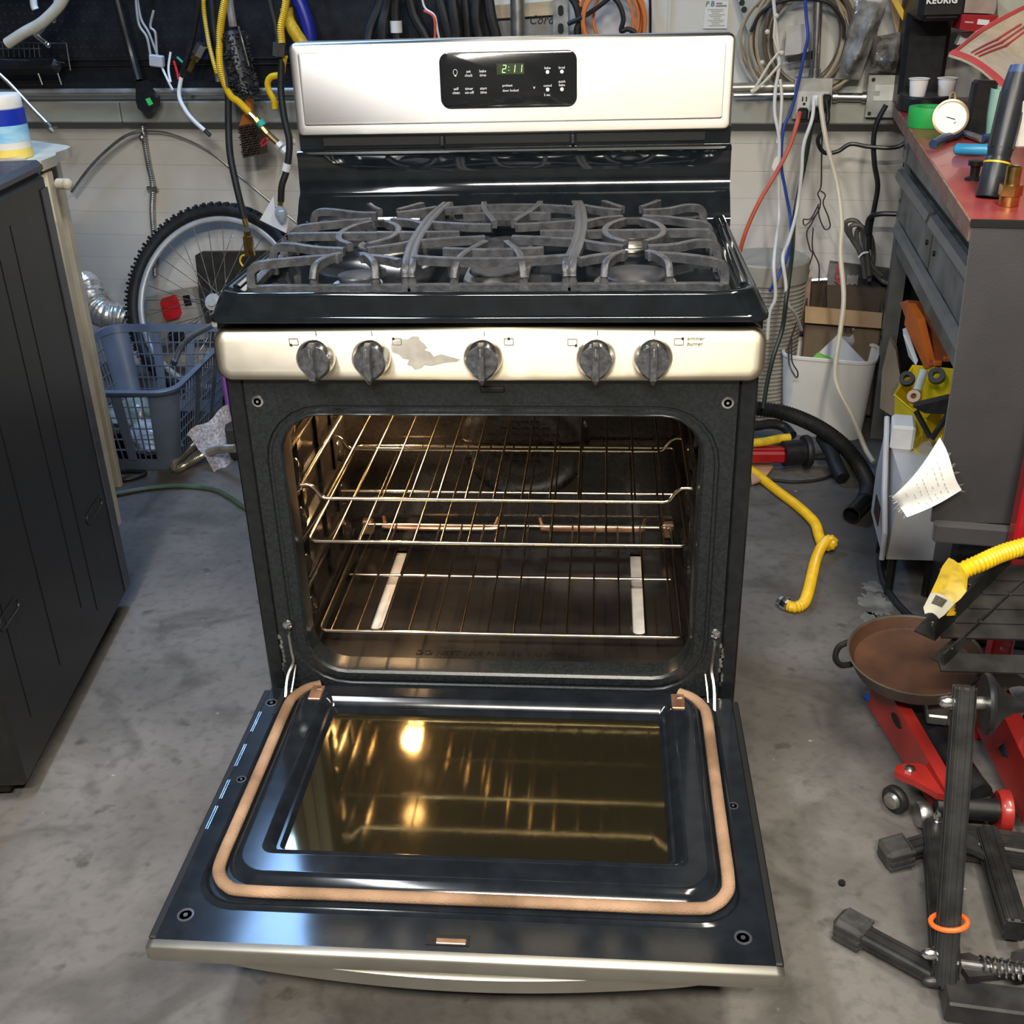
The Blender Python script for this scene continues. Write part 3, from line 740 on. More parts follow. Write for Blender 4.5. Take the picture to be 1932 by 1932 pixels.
# gasket on three sides
gp = [(-0.286, -0.014), (-0.305, -0.024), (-0.319, -0.045), (-0.325, -0.075), (-0.325, -0.20), (-0.325, -0.33), (-0.325, -0.402), (-0.320, -0.428), (-0.303, -0.448), (-0.275, -0.455),
      (-0.15, -0.455), (0.0, -0.455), (0.15, -0.455), (0.275, -0.455), (0.303, -0.448), (0.320, -0.428), (0.325, -0.402), (0.325, -0.33), (0.325, -0.20), (0.325, -0.075), (0.319, -0.045), (0.305, -0.024), (0.286, -0.012)]
g = G(); g.sweep(spl([(a, b2, ZD + 0.004) for a, b2 in gp], 4), [(0.0085 * cos(a), 0.0065 * sin(a)) for a in [2 * pi * i / 12 for i in range(12)]])
part('door_gasket', g, m_gasket, door, smooth=60)
# screws, latch opening, hinge plates
for xx, yy, r in ((-0.3418, -0.4936, 0.0080), (0.3337, -0.4926, 0.0080), (-0.3547, -0.0606, 0.0075), (-0.348, -0.243, 0.0055), (0.345, -0.265, 0.0055)):
    g = G(); g.lathe([(r * 1.35, 0), (r * 1.3, 0.0008), (r, 0.0010), (r * 0.85, -0.0008), (r * 0.4, -0.0008), (r * 0.35, 0.001), (0, 0.001)], (xx, yy, ZD), n=18)
    part('door_screw', g, m_cap, door)
g = G(); g.box((-0.0143, -0.5155, ZD), (0.052, 0.016, 0.002)); part('latch_opening', g, m_dark, door)
g = G(); g.box((-0.010, -0.5175, ZD + 0.001), (0.036, 0.008, 0.002), bev=0.0008); part('latch_plate', g, m_copper, door)
for xx in (-0.2854, 0.2825):
    g = G(); g.box((xx, -0.043, ZD + 0.0088), (0.020, 0.036, 0.004), bev=0.001); hp2 = part('hinge_plate', g, m_copper, door)
    g = G(); g.box((xx + 0.003, -0.034, ZD + 0.0112), (0.007, 0.005, 0.0012)); part('hinge_plate_window', g, m_chrome, door)
# bent hinge arms between frame and door
m_worn = M('worn_bright_steel', (0.62, 0.61, 0.57), 0.28, metal=1.0, n=0.25, ns=60)
for s, pts in ((-1, [(-0.331, -0.001, 0.345), (-0.330, -0.002, 0.315), (-0.328, -0.006, 0.296), (-0.335, -0.016, 0.280), (-0.337, -0.026, 0.268), (-0.336, -0.044, 0.252)]),
               (1, [(0.338, -0.001, 0.345), (0.336, -0.002, 0.315), (0.335, -0.006, 0.296), (0.338, -0.016, 0.280), (0.339, -0.026, 0.268), (0.338, -0.052, 0.252)])):
    g = G(); g.sweep(spl(pts, 4), [(-0.0035, 0.0018), (0.0035, 0.0018), (0.0035, -0.0018), (-0.0035, -0.0018)], up=(1, 0, 0))
    ha = part('hinge_arm', g, m_worn, RG)
    g = G(); g.sweep([(s * 0.326, -0.003, 0.288), (s * 0.329, -0.014, 0.268), (s * 0.330, -0.034, 0.252)], [(-0.0015, 0.001), (0.0015, 0.001), (0.0015, -0.001), (-0.0015, -0.001)], up=(1, 0, 0))
    part('hinge_link', g, m_worn, ha)
    g = G(); g.box((s * 0.335, -0.055, ZD - 0.0005), (0.022, 0.07, 0.003)); part('hinge_slot', g, m_dark, door)
    # scraped enamel round the hinge
    g = G()
    for k in range(9):
        zz = 0.262 + 0.009 * k; xx = s * (0.349 + 0.003 * random.uniform(-1, 1))
        g.prism([(xx, -0.0003, zz), (xx + 0.003 + 0.003 * random.random(), -0.0003, zz + 0.002), (xx + 0.002, -0.0003, zz + 0.010), (xx - 0.001, -0.0003, zz + 0.007)], (0, -0.0005, 0))
    part('scraped_enamel', g, m_worn, RG, smooth=0)

# oven racks
def rack(label, zz, wires, offset=False):
    root = thing('oven_rack', label, 'oven rack', (0, 0.22, zz), group='wire racks in the oven')
    yf, ym, yb = 0.032, 0.222, 0.410
    r = 0.0030
    hw = 0.292
    if offset:
        zl = zz + 0.0225
        for yy in (yf, ym, yb):
            q = [(-hw, yy, zl), (-hw + 0.012, yy, zl), (-hw + 0.022, yy, zl - 0.008), (-hw + 0.030, yy, zz + 0.003), (-hw + 0.040, yy, zz), (-hw + 0.048, yy, zz), (-hw + 0.07, yy, zz), (-hw + 0.15, yy, zz), (-0.05, yy, zz)]
            pts = q + [(-a, b2, c2) for a, b2, c2 in q[::-1]]
            g = G(); g.tube(spl(pts, 4), r if yy != ym else r * 0.85, 8); part('cross_rail', g, m_rack, root, smooth=60)
        for s in (-1, 1):
            g = G(); g.tube([(s * hw, yf, zl), (s * hw, yb, zl)], r, 8); part('side_rail', g, m_rack, root, smooth=60)
        w0 = 0.254
    else:
        g = G(); g.tube(spl(xy(rr2(-hw, hw, yf, yb, 0.012, 3), zz), 1, True), r, 8, closed=True); part('outer_frame', g, m_rack, root, smooth=60)
        g = G(); g.tube([(-hw + 0.01, ym, zz - 0.004), (hw - 0.01, ym, zz - 0.004)], r * 0.85, 8); part('cross_rail', g, m_rack, root, smooth=60)
    n = len(wires)
    w = None
    for i, x in enumerate(wires):
        if w is None:
            g = G(); g.tube([(x, yf, zz + 0.001), (x, yb, zz + 0.001)], 0.0018, 6)
            w = part('wire', g, m_rack, root, smooth=60); x0 = x
        else:
            o = w.copy(); COL.objects.link(o); o.location = (x - x0, 0, 0)
rack('topmost oven rack with stepped-down ends', 0.5690, [-0.254 + 0.0423 * i for i in range(13)], True)
rack('flat oven rack in the middle position', 0.4950, [-0.253 + 0.0422 * i for i in range(13)])
rack('lowest oven rack just above the oven floor', 0.3310, [-0.272 + 0.0422 * i for i in range(14)])

# ================================================================== left of the range
m_graphite = M('graphite_paint', (0.012, 0.0115, 0.011), 0.34, n=0.12, ns=40, rv=0.05, spec=0.4)
m_graphite_top = M('graphite_top', (0.045, 0.047, 0.06), 0.28, metal=0.3, n=0.1, ns=40, rv=0.05)
m_rubber = M('black_rubber', (0.012, 0.012, 0.012), 0.55, n=0.3, ns=60)
m_black_plastic = M('black_plastic', (0.012, 0.012, 0.013), 0.35, n=0.2, ns=60)
m_beige = M('beige_plastic', (0.50, 0.45, 0.34), 0.5, n=0.12, ns=14)
m_zinc = M('zinc_plated', (0.62, 0.62, 0.60), 0.22, metal=1.0, n=0.1, ns=50)
m_brass = M('brass', (0.62, 0.42, 0.14), 0.24, metal=1.0, n=0.15, ns=60)
m_white_plastic = M('white_plastic', (0.72, 0.71, 0.68), 0.4, n=0.05, ns=20)
m_cream = M('cream_vinyl', (0.66, 0.62, 0.50), 0.4, n=0.08, ns=20)
m_yellow = M('yellow_coated_hose', (0.74, 0.45, 0.012), 0.35, n=0.08, ns=40, rv=0.05)
m_braid = M('braided_steel', (0.55, 0.54, 0.50), 0.35, metal=0.9, n=0.3, ns=300)
m_grey_metal = M('grey_galvanised', (0.42, 0.42, 0.40), 0.35, metal=0.9, n=0.2, ns=30)
m_foil = M('crinkled_foil', (0.85, 0.84, 0.80), 0.26, metal=0.85, n=0.05, ns=30, bump=0.7, bs=60)

# tumble dryer cabinet, seen from its side
A = Vector((-0.8208, -0.0325, 0)); B = Vector((-0.908, 0.649, 0)); D = (B - A).normalized(); Nn = Vector((D.y, -D.x, 0))
wrz = math.atan2(-D.x, D.y)
WD = thing('dryer', 'large dark graphite dryer cabinet seen side-on', 'dryer', tuple((A + B) / 2 - Nn * 0.34), wrz)
# local frame: x towards the range, y along the side to the back
Lw = (B - A).length
g = G(); g.box((0, 0, 0.4975), (0.68, Lw, 0.915), bev=0.008); part('cabinet', g, m_graphite, WD, local=True)
g = G(); g.box((0, 0, 0.967), (0.685, Lw + 0.004, 0.026), bev=0.009); part('top_panel', g, m_graphite_top, WD, local=True)
g = G(); g.box((-0.01, 0.0, 0.030), (0.62, Lw - 0.04, 0.026)); part('plinth', g, m_dark, WD, local=True)
for sx in (-0.28, 0.28):
    for sy in (-0.28, 0.28):
        g = G(); g.lathe([(0.022, 0), (0.022, 0.006), (0.010, 0.010), (0.010, 0.022)], (sx, sy, 0), n=10); part('foot', g, m_rubber, WD, local=True)
y0 = -Lw / 2
for t, z0, z1 in ((0.245, 0.13, 0.90), (0.475, 0.11, 0.90), (0.40, 0.16, 0.90), (0.085, 0.13, 0.90)):
    g = G(); g.sweep([(0.340, y0 + t, z0), (0.340, y0 + t, z1)], [(0.005, -0.001), (0.002, 0.0022), (-0.002, 0.0022), (-0.005, -0.001)], up=(-1, 0, 0)); part('pressed_rib', g, m_graphite, WD, local=True, smooth=60)
for t0, t1, z in ((0.518, 0.624, 0.292), (0.056, 0.145, 0.329)):
    loop = rr2(y0 + t0, y0 + t1, z - 0.013, z + 0.013, 0.013)
    g = G(); g.loft([[(0.3405, a, b) for a, b in loop], [(0.3425, a, b) for a, b in loop], [(0.3425, (a - (y0 + (t0 + t1) / 2)) * 0.9 + (y0 + (t0 + t1) / 2), (b - z) * 0.72 + z) for a, b in loop],
                     [(0.3402, (a - (y0 + (t0 + t1) / 2)) * 0.88 + (y0 + (t0 + t1) / 2), (b - z) * 0.65 + z) for a, b in loop]])
    part('vent_recess', g, m_graphite, WD, local=True, smooth=60)
g = G(); g.box((0.3415, Lw / 2 - 0.022, 0.49), (0.003, 0.036, 0.88), bev=0.001); part('rear_flange', g, m_graphite_top, WD, local=True)

# beige folding table behind it
TB = thing('folding_table', 'beige plastic folding table behind the dryer', 'table', (-1.30, 1.16, 0))
tz = 0.925
g = G()
out = [(-1.115, 1.21), (-1.135, 1.235), (-1.27, 1.33), (-1.62, 1.38), (-1.62, 0.98), (-1.20, 0.985), (-1.10, 0.985), (-1.088, 1.0), (-1.092, 1.08), (-1.11, 1.12), (-1.108, 1.17)]
g.prism([(a, b, tz - 0.022) for a, b in out], (0, 0, 0.022)); part('table_top', g, m_beige, TB)
g = G(); g.prism([(a * 0.97 - 0.045, b * 0.97 + 0.03, tz + 0.0005) for a, b in out[3:7]] , (0, 0, 0.006)); part('tray_rim', g, m_beige, TB)
for x, y in ((-1.108, 1.035), (-1.56, 1.04), (-1.56, 1.32), (-1.20, 1.27)):
    g = G(); g.loft([xy(rr2(x - 0.011, x + 0.011, y - 0.011, y + 0.011, 0.003, 1), 0.0), xy(rr2(x - 0.016, x + 0.016, y - 0.016, y + 0.016, 0.003, 1), tz - 0.03)]); part('leg', g, m_beige, TB)
g = G(); g.cyl((-1.075, 1.03, tz - 0.055), (-1.055, 1.025, tz - 0.055), 0.012, n=12); g.sphere((-1.05, 1.023, tz - 0.055), 0.013, 10); part('clamp_knob', g, m_beige, TB)

# wipes canister standing on the table
m_blue = M('royal_blue_label', (0.010, 0.035, 0.42), 0.35, n=0.1); m_sky = M('sky_blue_label', (0.18, 0.52, 0.82), 0.35, col2=(0.45, 0.72, 0.88), ns=14, stretch=(1, 1, 4)); m_lemon = M('lemon_label', (0.78, 0.62, 0.15), 0.4, n=0.1)
CN = thing('wipes_canister', 'blue and white wipes canister on the beige table', 'canister', (-1.186, 1.055, tz))
def can(nm, m, r0, r1, z0, z1, rr=None):
    g = G(); g.lathe([(r0, z0), (r1, z1)], n=28); return part(nm, g, m, CN, local=True)
can('body_base', m_lemon, 0.050, 0.050, 0.001, 0.022); can('body', m_white_plastic, 0.0500, 0.0500, 0.022, 0.036); can('label_band', m_sky, 0.0502, 0.0502, 0.036, 0.072); can('label_upper', m_blue, 0.0503, 0.0500, 0.072, 0.105)
g = G(); g.lathe([(0.046, 0.105), (0.048, 0.107), (0.048, 0.130), (0.044, 0.136), (0.0, 0.137)], n=28); part('lid', g, m_white_plastic, CN, local=True)

# laundry basket
m_basket = M('blue_grey_plastic', (0.105, 0.135, 0.19), 0.38, n=0.1, ns=12)
BK = thing('laundry_basket', 'blue-grey plastic laundry basket with slotted walls on the floor', 'laundry basket', (-1.235, 1.615, 0))
bx0, bx1, by0, by1, bz = -1.455, -1.016, 1.310, 1.925, 0.270
fx0, fx1, fy0, fy1 = -1.395, -1.075, 1.384, 1.850
def bp(a, b, t):
    """a,b in 0..1 over the plan, t the height 0..1"""
    x0 = fx0 + (bx0 - fx0) * t; x1 = fx1 + (bx1 - fx1) * t; y0_ = fy0 + (by0 - fy0) * t; y1_ = fy1 + (by1 - fy1) * t
    return Vector((x0 + (x1 - x0) * a, y0_ + (y1_ - y0_) * b, bz * t))
def ring(t, r, o=0.0):
    x0 = fx0 + (bx0 - fx0) * t - o; x1 = fx1 + (bx1 - fx1) * t + o; y0_ = fy0 + (by0 - fy0) * t - o; y1_ = fy1 + (by1 - fy1) * t + o
    return xy(rr2(x0, x1, y0_, y1_, r, 5), bz * t)
g = G(); g.loft([ring(0.0, 0.05), ring(0.13, 0.052)], cap0=True, cap1=False); g.loft([ring(0.0, 0.05, -0.003), ring(0.13, 0.052, -0.003)], cap0=False, cap1=False); part('base_tray', g, m_basket, BK)
g = G(); g.loft([ring(0.92, 0.06, -0.001), ring(0.92, 0.06, 0.003), ring(0.955, 0.062, 0.012), ring(0.99, 0.064, 0.014), ring(1.0, 0.064, 0.010), ring(1.0, 0.062, -0.002), ring(0.92, 0.06, -0.002)], cap0=False, cap1=False)
part('rim', g, m_basket, BK, smooth=50)
def strip(g, p, q, w, nrm, th=0.003): g.bar(p, q, w, th, up=nrm)
walls = (((0, 0), (1, 0), (0, -1, 0.25), 0.30), ((1, 0), (1, 1), (1, 0, 0.2), 0.18), ((1, 1), (0, 1), (0, 1, 0.25), 0.30), ((0, 1), (0, 0), (-1, 0, 0.2), 0.18))
for a, b, nr, cm in walls:
    a, b = Vector(a), Vector(b)
    P = lambda s, t: bp(*(a.lerp(b, s)), t)
    g = G(); n = 14 if cm > 0.2 else 20; m0 = 0.15 if cm > 0.2 else 0.11
    for i in range(n + 1):
        s = m0 + (1 - 2 * m0) * i / n
        strip(g, P(s, 0.12), P(s, 0.93), 0.0036, nr)
    for j in range(1, 6):
        t = 0.12 + 0.81 * j / 6
        strip(g, P(m0, t), P(1 - m0, t), 0.004, nr)
    part('slotted_wall', g, m_basket, BK, smooth=0)
    for s in (0.36, 0.64):
        g = G(); g.prism([P(s - 0.035, 0.12), P(s + 0.035, 0.12), P(s + 0.03, 0.93), P(s - 0.03, 0.93)], Vector(nr).normalized() * 0.0035); part('stiffening_band', g, m_basket, BK)
for k, (cx, cy) in enumerate(((1, 1), (0, 1), (0, 0), (1, 0))):
    g = G(); rows = []
    m1, m2 = 0.155, 0.115
    for t in (0.12, 0.4, 0.7, 0.93):
        R = 0.05 + 0.012 * t
        L = ring(t, R)[k * 6:(k + 1) * 6]
        sx = m1 if cx == 0 else 1 - m1; sy = m2 if cy == 0 else 1 - m2
        e1 = bp(cx, sy, t); e2 = bp(sx, cy, t)
        seq = [e1] + [Vector(q) for q in L] + [e2]
        if (Vector(L[0]) - e1).length > (Vector(L[-1]) - e1).length: seq = [e2] + [Vector(q) for q in L] + [e1]
        rows.append(seq)
    g.grid(rows); part('corner_panel', g, m_basket, BK, smooth=60)
m_bag = M('cloudy_plastic_film', (0.62, 0.64, 0.66), 0.25, n=0.15, ns=20, bump=0.9, bs=35, trans=0.35)
def lump(name, c, r, mat, label, cat, seed=1, sc=(1, 1, 1), n=18):
    rnd = random.Random(seed); ph = [rnd.uniform(0, 6) for _ in range(6)]
    g = G(); g.sphere((0, 0, 0), 1, n)
    c = Vector(c); vs = []
    for v in g.v:
        v = Vector(v); k = 1 + 0.16 * sin(5 * v.x + ph[0]) * cos(4 * v.y + ph[1]) + 0.13 * sin(7 * v.z + ph[2] + 3 * v.x) + 0.07 * sin(11 * v.y + ph[3]) * sin(9 * v.x + ph[4])
        v = v * k * r; vs.append(tuple(c + Vector((v.x * sc[0], v.y * sc[1], v.z * sc[2]))))
    g.v = vs
    zmin = min(v[2] for v in vs)
    return one(name, g, mat, label, cat, smooth=70)
lump('crumpled_bag', (-1.17, 1.50, 0.055), 0.062, m_bag, 'crumpled cloudy plastic bag inside the blue-grey basket', 'plastic bag', 3, (1.3, 1.2, 0.75))
lump('crumpled_bag', (-1.30, 1.66, 0.058), 0.066, M('clear_film_dark', (0.20, 0.23, 0.22), 0.2, n=0.3, bump=0.8, bs=30), 'dark green-grey plastic bag at the back of the basket', 'plastic bag', 8, (1.2, 1.3, 0.8))

# bicycle wheel leaning on the wall
WHL = thing('bicycle_wheel', 'bicycle wheel with knobbly black tyre leaning on the white wall', 'wheel', tuple(W(-1.40, 1.70, 0)))
lean = 0.44
def wp(r, a, off=0.0):
    R0 = 0.33; h = R0 + r * sin(a); uu = r * cos(a)
    return W(-1.40 + uu, 1.70 + h * sin(lean) - off * cos(lean), h * cos(lean) + off * sin(lean) + 0.012)
N = 72
circle = lambda r, off=0.0, n=N: [wp(r, 2 * pi * i / n, off) for i in range(n)]
g = G(); g.tube(circle(0.306), 0.022, 10, closed=True)
for i in range(N * 2):
    a = 2 * pi * i / (N * 2)
    for off in ((-0.014, 0.008) if i % 2 else (-0.004, 0.017)):
        c0 = wp(0.3255, a, off); c1 = wp(0.3255, a + 0.026, off)
        g.bar(c0, c1, 0.009, 0.009, up=wp(1, a) - wp(0, a))
part('tyre', g, m_rubber, WHL, smooth=40)
g = G(); g.sweep(circle(0.279), [(0.011 * cos(a), 0.009 * sin(a)) for a in [2 * pi * k / 10 for k in range(10)]], up=wp(0.1, 0, 1) - wp(0.1, 0, 0), closed=True)
m_alloy = M('silver_alloy', (0.55, 0.55, 0.53), 0.45, metal=0.5, n=0.06); part('rim', g, m_alloy, WHL)
g = G(); g.cyl(wp(0, 0, -0.04), wp(0, 0, 0.04), 0.016, n=16); g.cyl(wp(0, 0, -0.03), wp(0, 0, -0.026), 0.028, n=20); g.cyl(wp(0, 0, 0.026), wp(0, 0, 0.03), 0.028, n=20); part('hub', g, m_alloy, WHL)
m_spoke = M('bright_spoke', (0.75, 0.75, 0.73), 0.25, metal=1.0, n=0.05)
for i in range(32):
    a = 2 * pi * i / 32; sd = 0.028 if i % 2 else -0.028; tw = 0.35 if (i // 2) % 2 else -0.35
    g = G(); g.cyl(wp(0.026, a + tw * 2.2, sd), wp(0.270, a, 0), 0.0013, n=5); part('spoke', g, m_spoke, WHL)

# things behind the wheel
DP = thing('power_supply', 'grey equipment panel with a red rocker switch behind the wheel', 'power supply', (-1.5227,2.6215,-0.0), -TH)
g = G(); q = [Vector(p) for p in [(-1.4434,2.2379,0.2761),(-1.2619,2.2108,0.3108),(-1.2395,2.2075,0.131),(-1.4474,2.2385,0.0919)]]
back = Vector(W(0, 1)) - Vector(W(0, 0))
m_pgrey = M('putty_grey_plastic', (0.34, 0.32, 0.28), 0.5, n=0.1)
g.prism(q, back * 0.04); part('housing', g, m_pgrey, DP)
def onq(a, b, d=0.0): return q[0].lerp(q[1], a).lerp(q[3].lerp(q[2], a), b) - back * d
m_red = M('red_plastic', (0.55, 0.02, 0.025), 0.3, n=0.1)
g = G(); g.prism([onq(x, y, 0.012) for x, y in ((0.32, 0.15), (0.36, 0.08), (0.62, 0.05), (0.68, 0.15), (0.68, 0.42), (0.62, 0.5), (0.38, 0.52), (0.33, 0.42))], back * 0.012); part('rocker_switch', g, m_red, DP)
for y in (0.1, 0.65):
    g = G(); g.prism([onq(0.78, y, 0.003), onq(0.92, y, 0.003), onq(0.92, y + 0.2, 0.003), onq(0.78, y + 0.2, 0.003)], back * 0.002); part('socket', g, m_dark, DP)
g = G(); g.lathe([(0.03, 0), (0.027, 0.02), (0.0, 0.021)], onq(0.5, 0.85), -back, n=18); part('dial', g, m_black_plastic, DP)
g = G(); g.prism([(-1.2426,2.2383,0.42),(-1.221,2.235,0.4315),(-0.9829,2.1994,0.4398),(-1.0171,2.2046,0.1122),(-1.2612,2.241,0.1007)], back * 0.02); one('black_board', g, M('charcoal_board', (0.03, 0.03, 0.027), 0.6, n=0.3, ns=30), 'charcoal board leaning on the wall behind the bicycle wheel', 'board')

# flexible foil duct
g = G(); P = resample(spl([(-1.6564,2.199,0.3292),(-1.6062,2.1612,0.326),(-1.5874,2.1381,0.2766),(-1.5305,2.1094,0.2455),(-1.4615,2.0991,0.2409),(-1.4219,2.0932,0.2201)], 8), 0.006)
rnd = random.Random(4)
g.tube(P, [0.047 * (1 + (0.10 if i % 2 else -0.08)) * rnd.uniform(0.93, 1.06) for i in range(len(P))], 18); one('foil_duct', g, m_foil, 'crinkled silver foil duct beside the bicycle wheel', 'duct', smooth=20)

# purple tub beside the basket
g = G(); g.box((-0.930, 1.595, 0.175), (0.06, 0.10, 0.35), None, 0.008); one('purple_tub', g, M('purple_plastic', (0.20, 0.07, 0.33), 0.4, n=0.1), 'purple plastic tub half hidden between basket and range', 'tub')

# bubble wrap folded over a dark box, silver hose loop on the floor
m_bubble = M('bubble_wrap', (0.42, 0.40, 0.43), 0.18, n=0.35, ns=120, bump=1.0, bs=190, trans=0.25)
g = G(); c0, c1, c2, c3 = [Vector(p) for p in [(-1.03,1.4,0.1026),(-0.9397,1.52,0.1462),(-0.9081,1.48,-0.0013),(-0.9401,1.36,-0.0106)]]
rows = []
for i in range(9):
    r = []
    for j in range(9):
        a, b = i / 8, j / 8; p = c0.lerp(c1, a).lerp(c3.lerp(c2, a), b); p = p + Vector((0, 0, 0.008 * sin(9 * a + 4 * b) + 0.006 * sin(13 * b)))
        r.append(p)
    rows.append(r)
g.grid(rows, 0.006, (0, -0.6, 0.8)); one('bubble_wrap', g, m_bubble, 'sheet of clear bubble wrap leaning by the basket', 'bubble wrap', smooth=60)
g = G(); g.box((-0.86, 1.55, 0.05), (0.20, 0.16, 0.10), Matrix.Rotation(0.3, 3, 'Z'), 0.004); one('dark_carton', g, M('dark_carton', (0.02, 0.018, 0.018), 0.7), 'dark box under the bubble wrap', 'box')
g = G(); hp_ = spl([(-0.8569,1.3086,0.1),(-0.9312,1.3696,0.07),(-0.9879,1.3997,0.04),(-1.0396,1.3869,0.015),(-1.0575,1.3559,0.012),(-1.0771,1.393,0.012),(-1.0779,1.4624,0.012),(-1.0647,1.5511,0.012)], 8)
g.corr(hp_, 0.0115, 0.006, 0.16, 10); one('corrugated_steel_hose', g, M('nickel_hose', (0.52, 0.47, 0.36), 0.3, metal=0.9, n=0.1), 'looped silver corrugated hose on the floor by the basket', 'hose')
# braided supply hose over the basket rim
BH = thing('braided_hose', 'braided steel supply hose hanging over the laundry basket', 'hose', (-1.1279,1.6347,0.2296))
g = G(); hp_ = spl([(-0.9172,1.4515,0.4132),(-0.9765,1.521,0.3767),(-1.0436,1.5917,0.3342),(-1.0966,1.63,0.2894),(-1.1271,1.6447,0.2463)], 8); g.tube(hp_, 0.0085, 10); part('hose', g, m_braid, BH)
g = G(); a = hp_[-1]; d = (hp_[-1] - hp_[-3]).normalized(); g.cyl(a, a + d * 0.018, 0.0115, n=8); part('nut', g, m_zinc, BH)
# thin items on the floor
g = G(); g.tube(spl([(-1.2489,1.2916,0.008),(-1.1887,1.2928,0.008),(-1.1491,1.3225,0.008),(-1.1527,1.3481,0.008),(-1.2043,1.3508,0.008),(-1.2718,1.3457,0.008)], 6), 0.006, 8); one('wire_hanger', g, m_black_plastic, 'black bent hanger on the floor beside the dryer', 'hanger')
m_green = M('dark_green_hose', (0.045, 0.075, 0.045), 0.4, n=0.2)
g = G(); g.tube(spl([(-1.221,1.169,0.009),(-1.1663,1.2005,0.009),(-1.0971,1.2363,0.009),(-1.0115,1.2521,0.009),(-0.9143,1.2335,0.009),(-0.8507,1.1843,0.009),(-0.7719,1.1082,0.009),(-0.6139,0.9964,0.009)], 8), 0.0065, 8); one('green_hose', g, m_green, 'dark green hose lying across the floor on the left', 'hose')

# ================================================================== things on the back wall
back = W(0, 1) - W(0, 0); along = W(1, 0) - W(0, 0)
m_peg = M('black_pegboard', (0.010, 0.010, 0.011), 0.45, n=0.25, ns=20)
u0, u1 = -2.6, -0.5157
PG = thing('pegboard', 'black pegboard with rows of small holes on the upper wall', 'pegboard', tuple(W((u0 + u1) / 2, 2.03, 0.99)), -TH)
g = G(); g.prism([W(u0, 2.022, 0.985), W(u1, 2.022, 0.985), W(u1, 2.036, 0.985), W(u0, 2.036, 0.985)], (0, 0, 0.62)); part('board', g, m_peg, PG)
m_hole = M('pegboard_rim', (0.04, 0.04, 0.04), 0.3, n=0.2)
g = G(); zz = 1.06
while zz < 1.26:
    uu = -2.2
    while uu < u1 - 0.01:
        c0 = W(uu, 2.0215, zz); g.tube([c0 + along * 0.0032 * cos(a) + Vector((0, 0, 0.0032 * sin(a))) for a in [2 * pi * i / 6 for i in range(6)]], 0.0008, 3, closed=True)
        uu += 0.0254
    zz += 0.0254
part('peg_holes', g, m_hole, PG, smooth=0, kind='stuff')
for zq in (1.030, 1.047):
    g = G(); g.bar(W(u0, 2.017, zq), W(u1, 2.017, zq), 0.008, 0.004, bev=0.001); part('rail', g, m_black_plastic, PG)
g = G(); g.bar(W(u0, 2.000, 0.972), W(-1.1065 + 0.2, 2.000, 0.972), 0.040, 0.020); one('black_shelf_rail', g, m_black_plastic, 'black rail under the pegboard', 'rail', org=None)
g = G(); g.cyl(W(-2.2, 1.915, 1.262), W(-0.42, 1.915, 1.262), 0.009, n=10)
for uu in (-2.1, -1.55, -1.0, -0.5): g.cyl(W(uu, 1.915, 1.262), W(uu, 2.022, 1.262), 0.006, n=8)
part('hanging_rail', g, m_grey_metal, PG)
# conduit in front of it
g = G(); g.cyl(W(-2.6, 1.955, 0.958), W(-0.9, 1.955, 0.958), 0.0095, n=12); one('steel_conduit', g, M('dusty_conduit', (0.58, 0.57, 0.54), 0.38, metal=0.8, n=0.35, ns=9), 'dull steel conduit running along the ledge on the left', 'conduit')

# wire basket on the pegboard
WB = thing('wire_basket', 'small wire basket hooked to the pegboard, top left', 'basket', (-1.68,2.2227,1.0277))
def vp(px, py, v): return None
m_wire = M('grey_wire', (0.22, 0.22, 0.20), 0.4, metal=0.8, n=0.2)
g = G()
for a, b in (((-1.7744,2.2368,1.1074),(-1.5397,2.2018,1.1014)), ((-1.5397,2.2018,1.1014),(-1.5429,2.2022,1.0219)), ((-1.7877,2.2388,1.0572),(-1.5582,2.2045,1.0456)), ((-1.7794,2.2376,1.0887),(-1.635,2.216,1.087)), ((-1.5397,2.2018,1.1014),(-1.5819,2.2687,1.1045))): g.cyl(a, b, 0.0022, n=6)
part('frame', g, m_wire, WB)
for p, q2 in [((-1.7668,2.2357,1.1073),(-1.7726,2.2366,1.0634)),((-1.7477,2.2329,1.1071),(-1.7534,2.2337,1.0632)),((-1.7287,2.23,1.1069),(-1.7343,2.2308,1.063)),((-1.7097,2.2272,1.1066),(-1.7152,2.228,1.0628)),((-1.6908,2.2243,1.1064),(-1.6961,2.2251,1.0626)),((-1.6719,2.2215,1.1061),(-1.6771,2.2223,1.0624)),((-1.6549,2.219,1.1059),(-1.66,2.2197,1.0623)),((-1.638,2.2165,1.1057),(-1.643,2.2172,1.0621))]:
    g = G(); g.cyl(p, q2, 0.0014, n=5); part('wire', g, m_wire, WB)
for p, q2 in [((-1.6602,2.2198,1.0149),(-1.6535,2.2188,0.9797)),((-1.59,2.2093,1.0144),(-1.5849,2.2085,0.9794))]:
    g = G(); g.cyl(p, q2, 0.003, n=6); part('hook', g, m_wire, WB)
g = G(); a = Vector((-1.6835,2.2384,1.0456)); g.box(a + Vector((-0.04, 0, -0.012)), (0.30, 0.05, 0.05), Matrix.Rotation(-TH, 3, 'Z'), 0.02); one('black_pouch', g, m_black_plastic, 'black tool pouch lying in the wire basket', 'pouch')

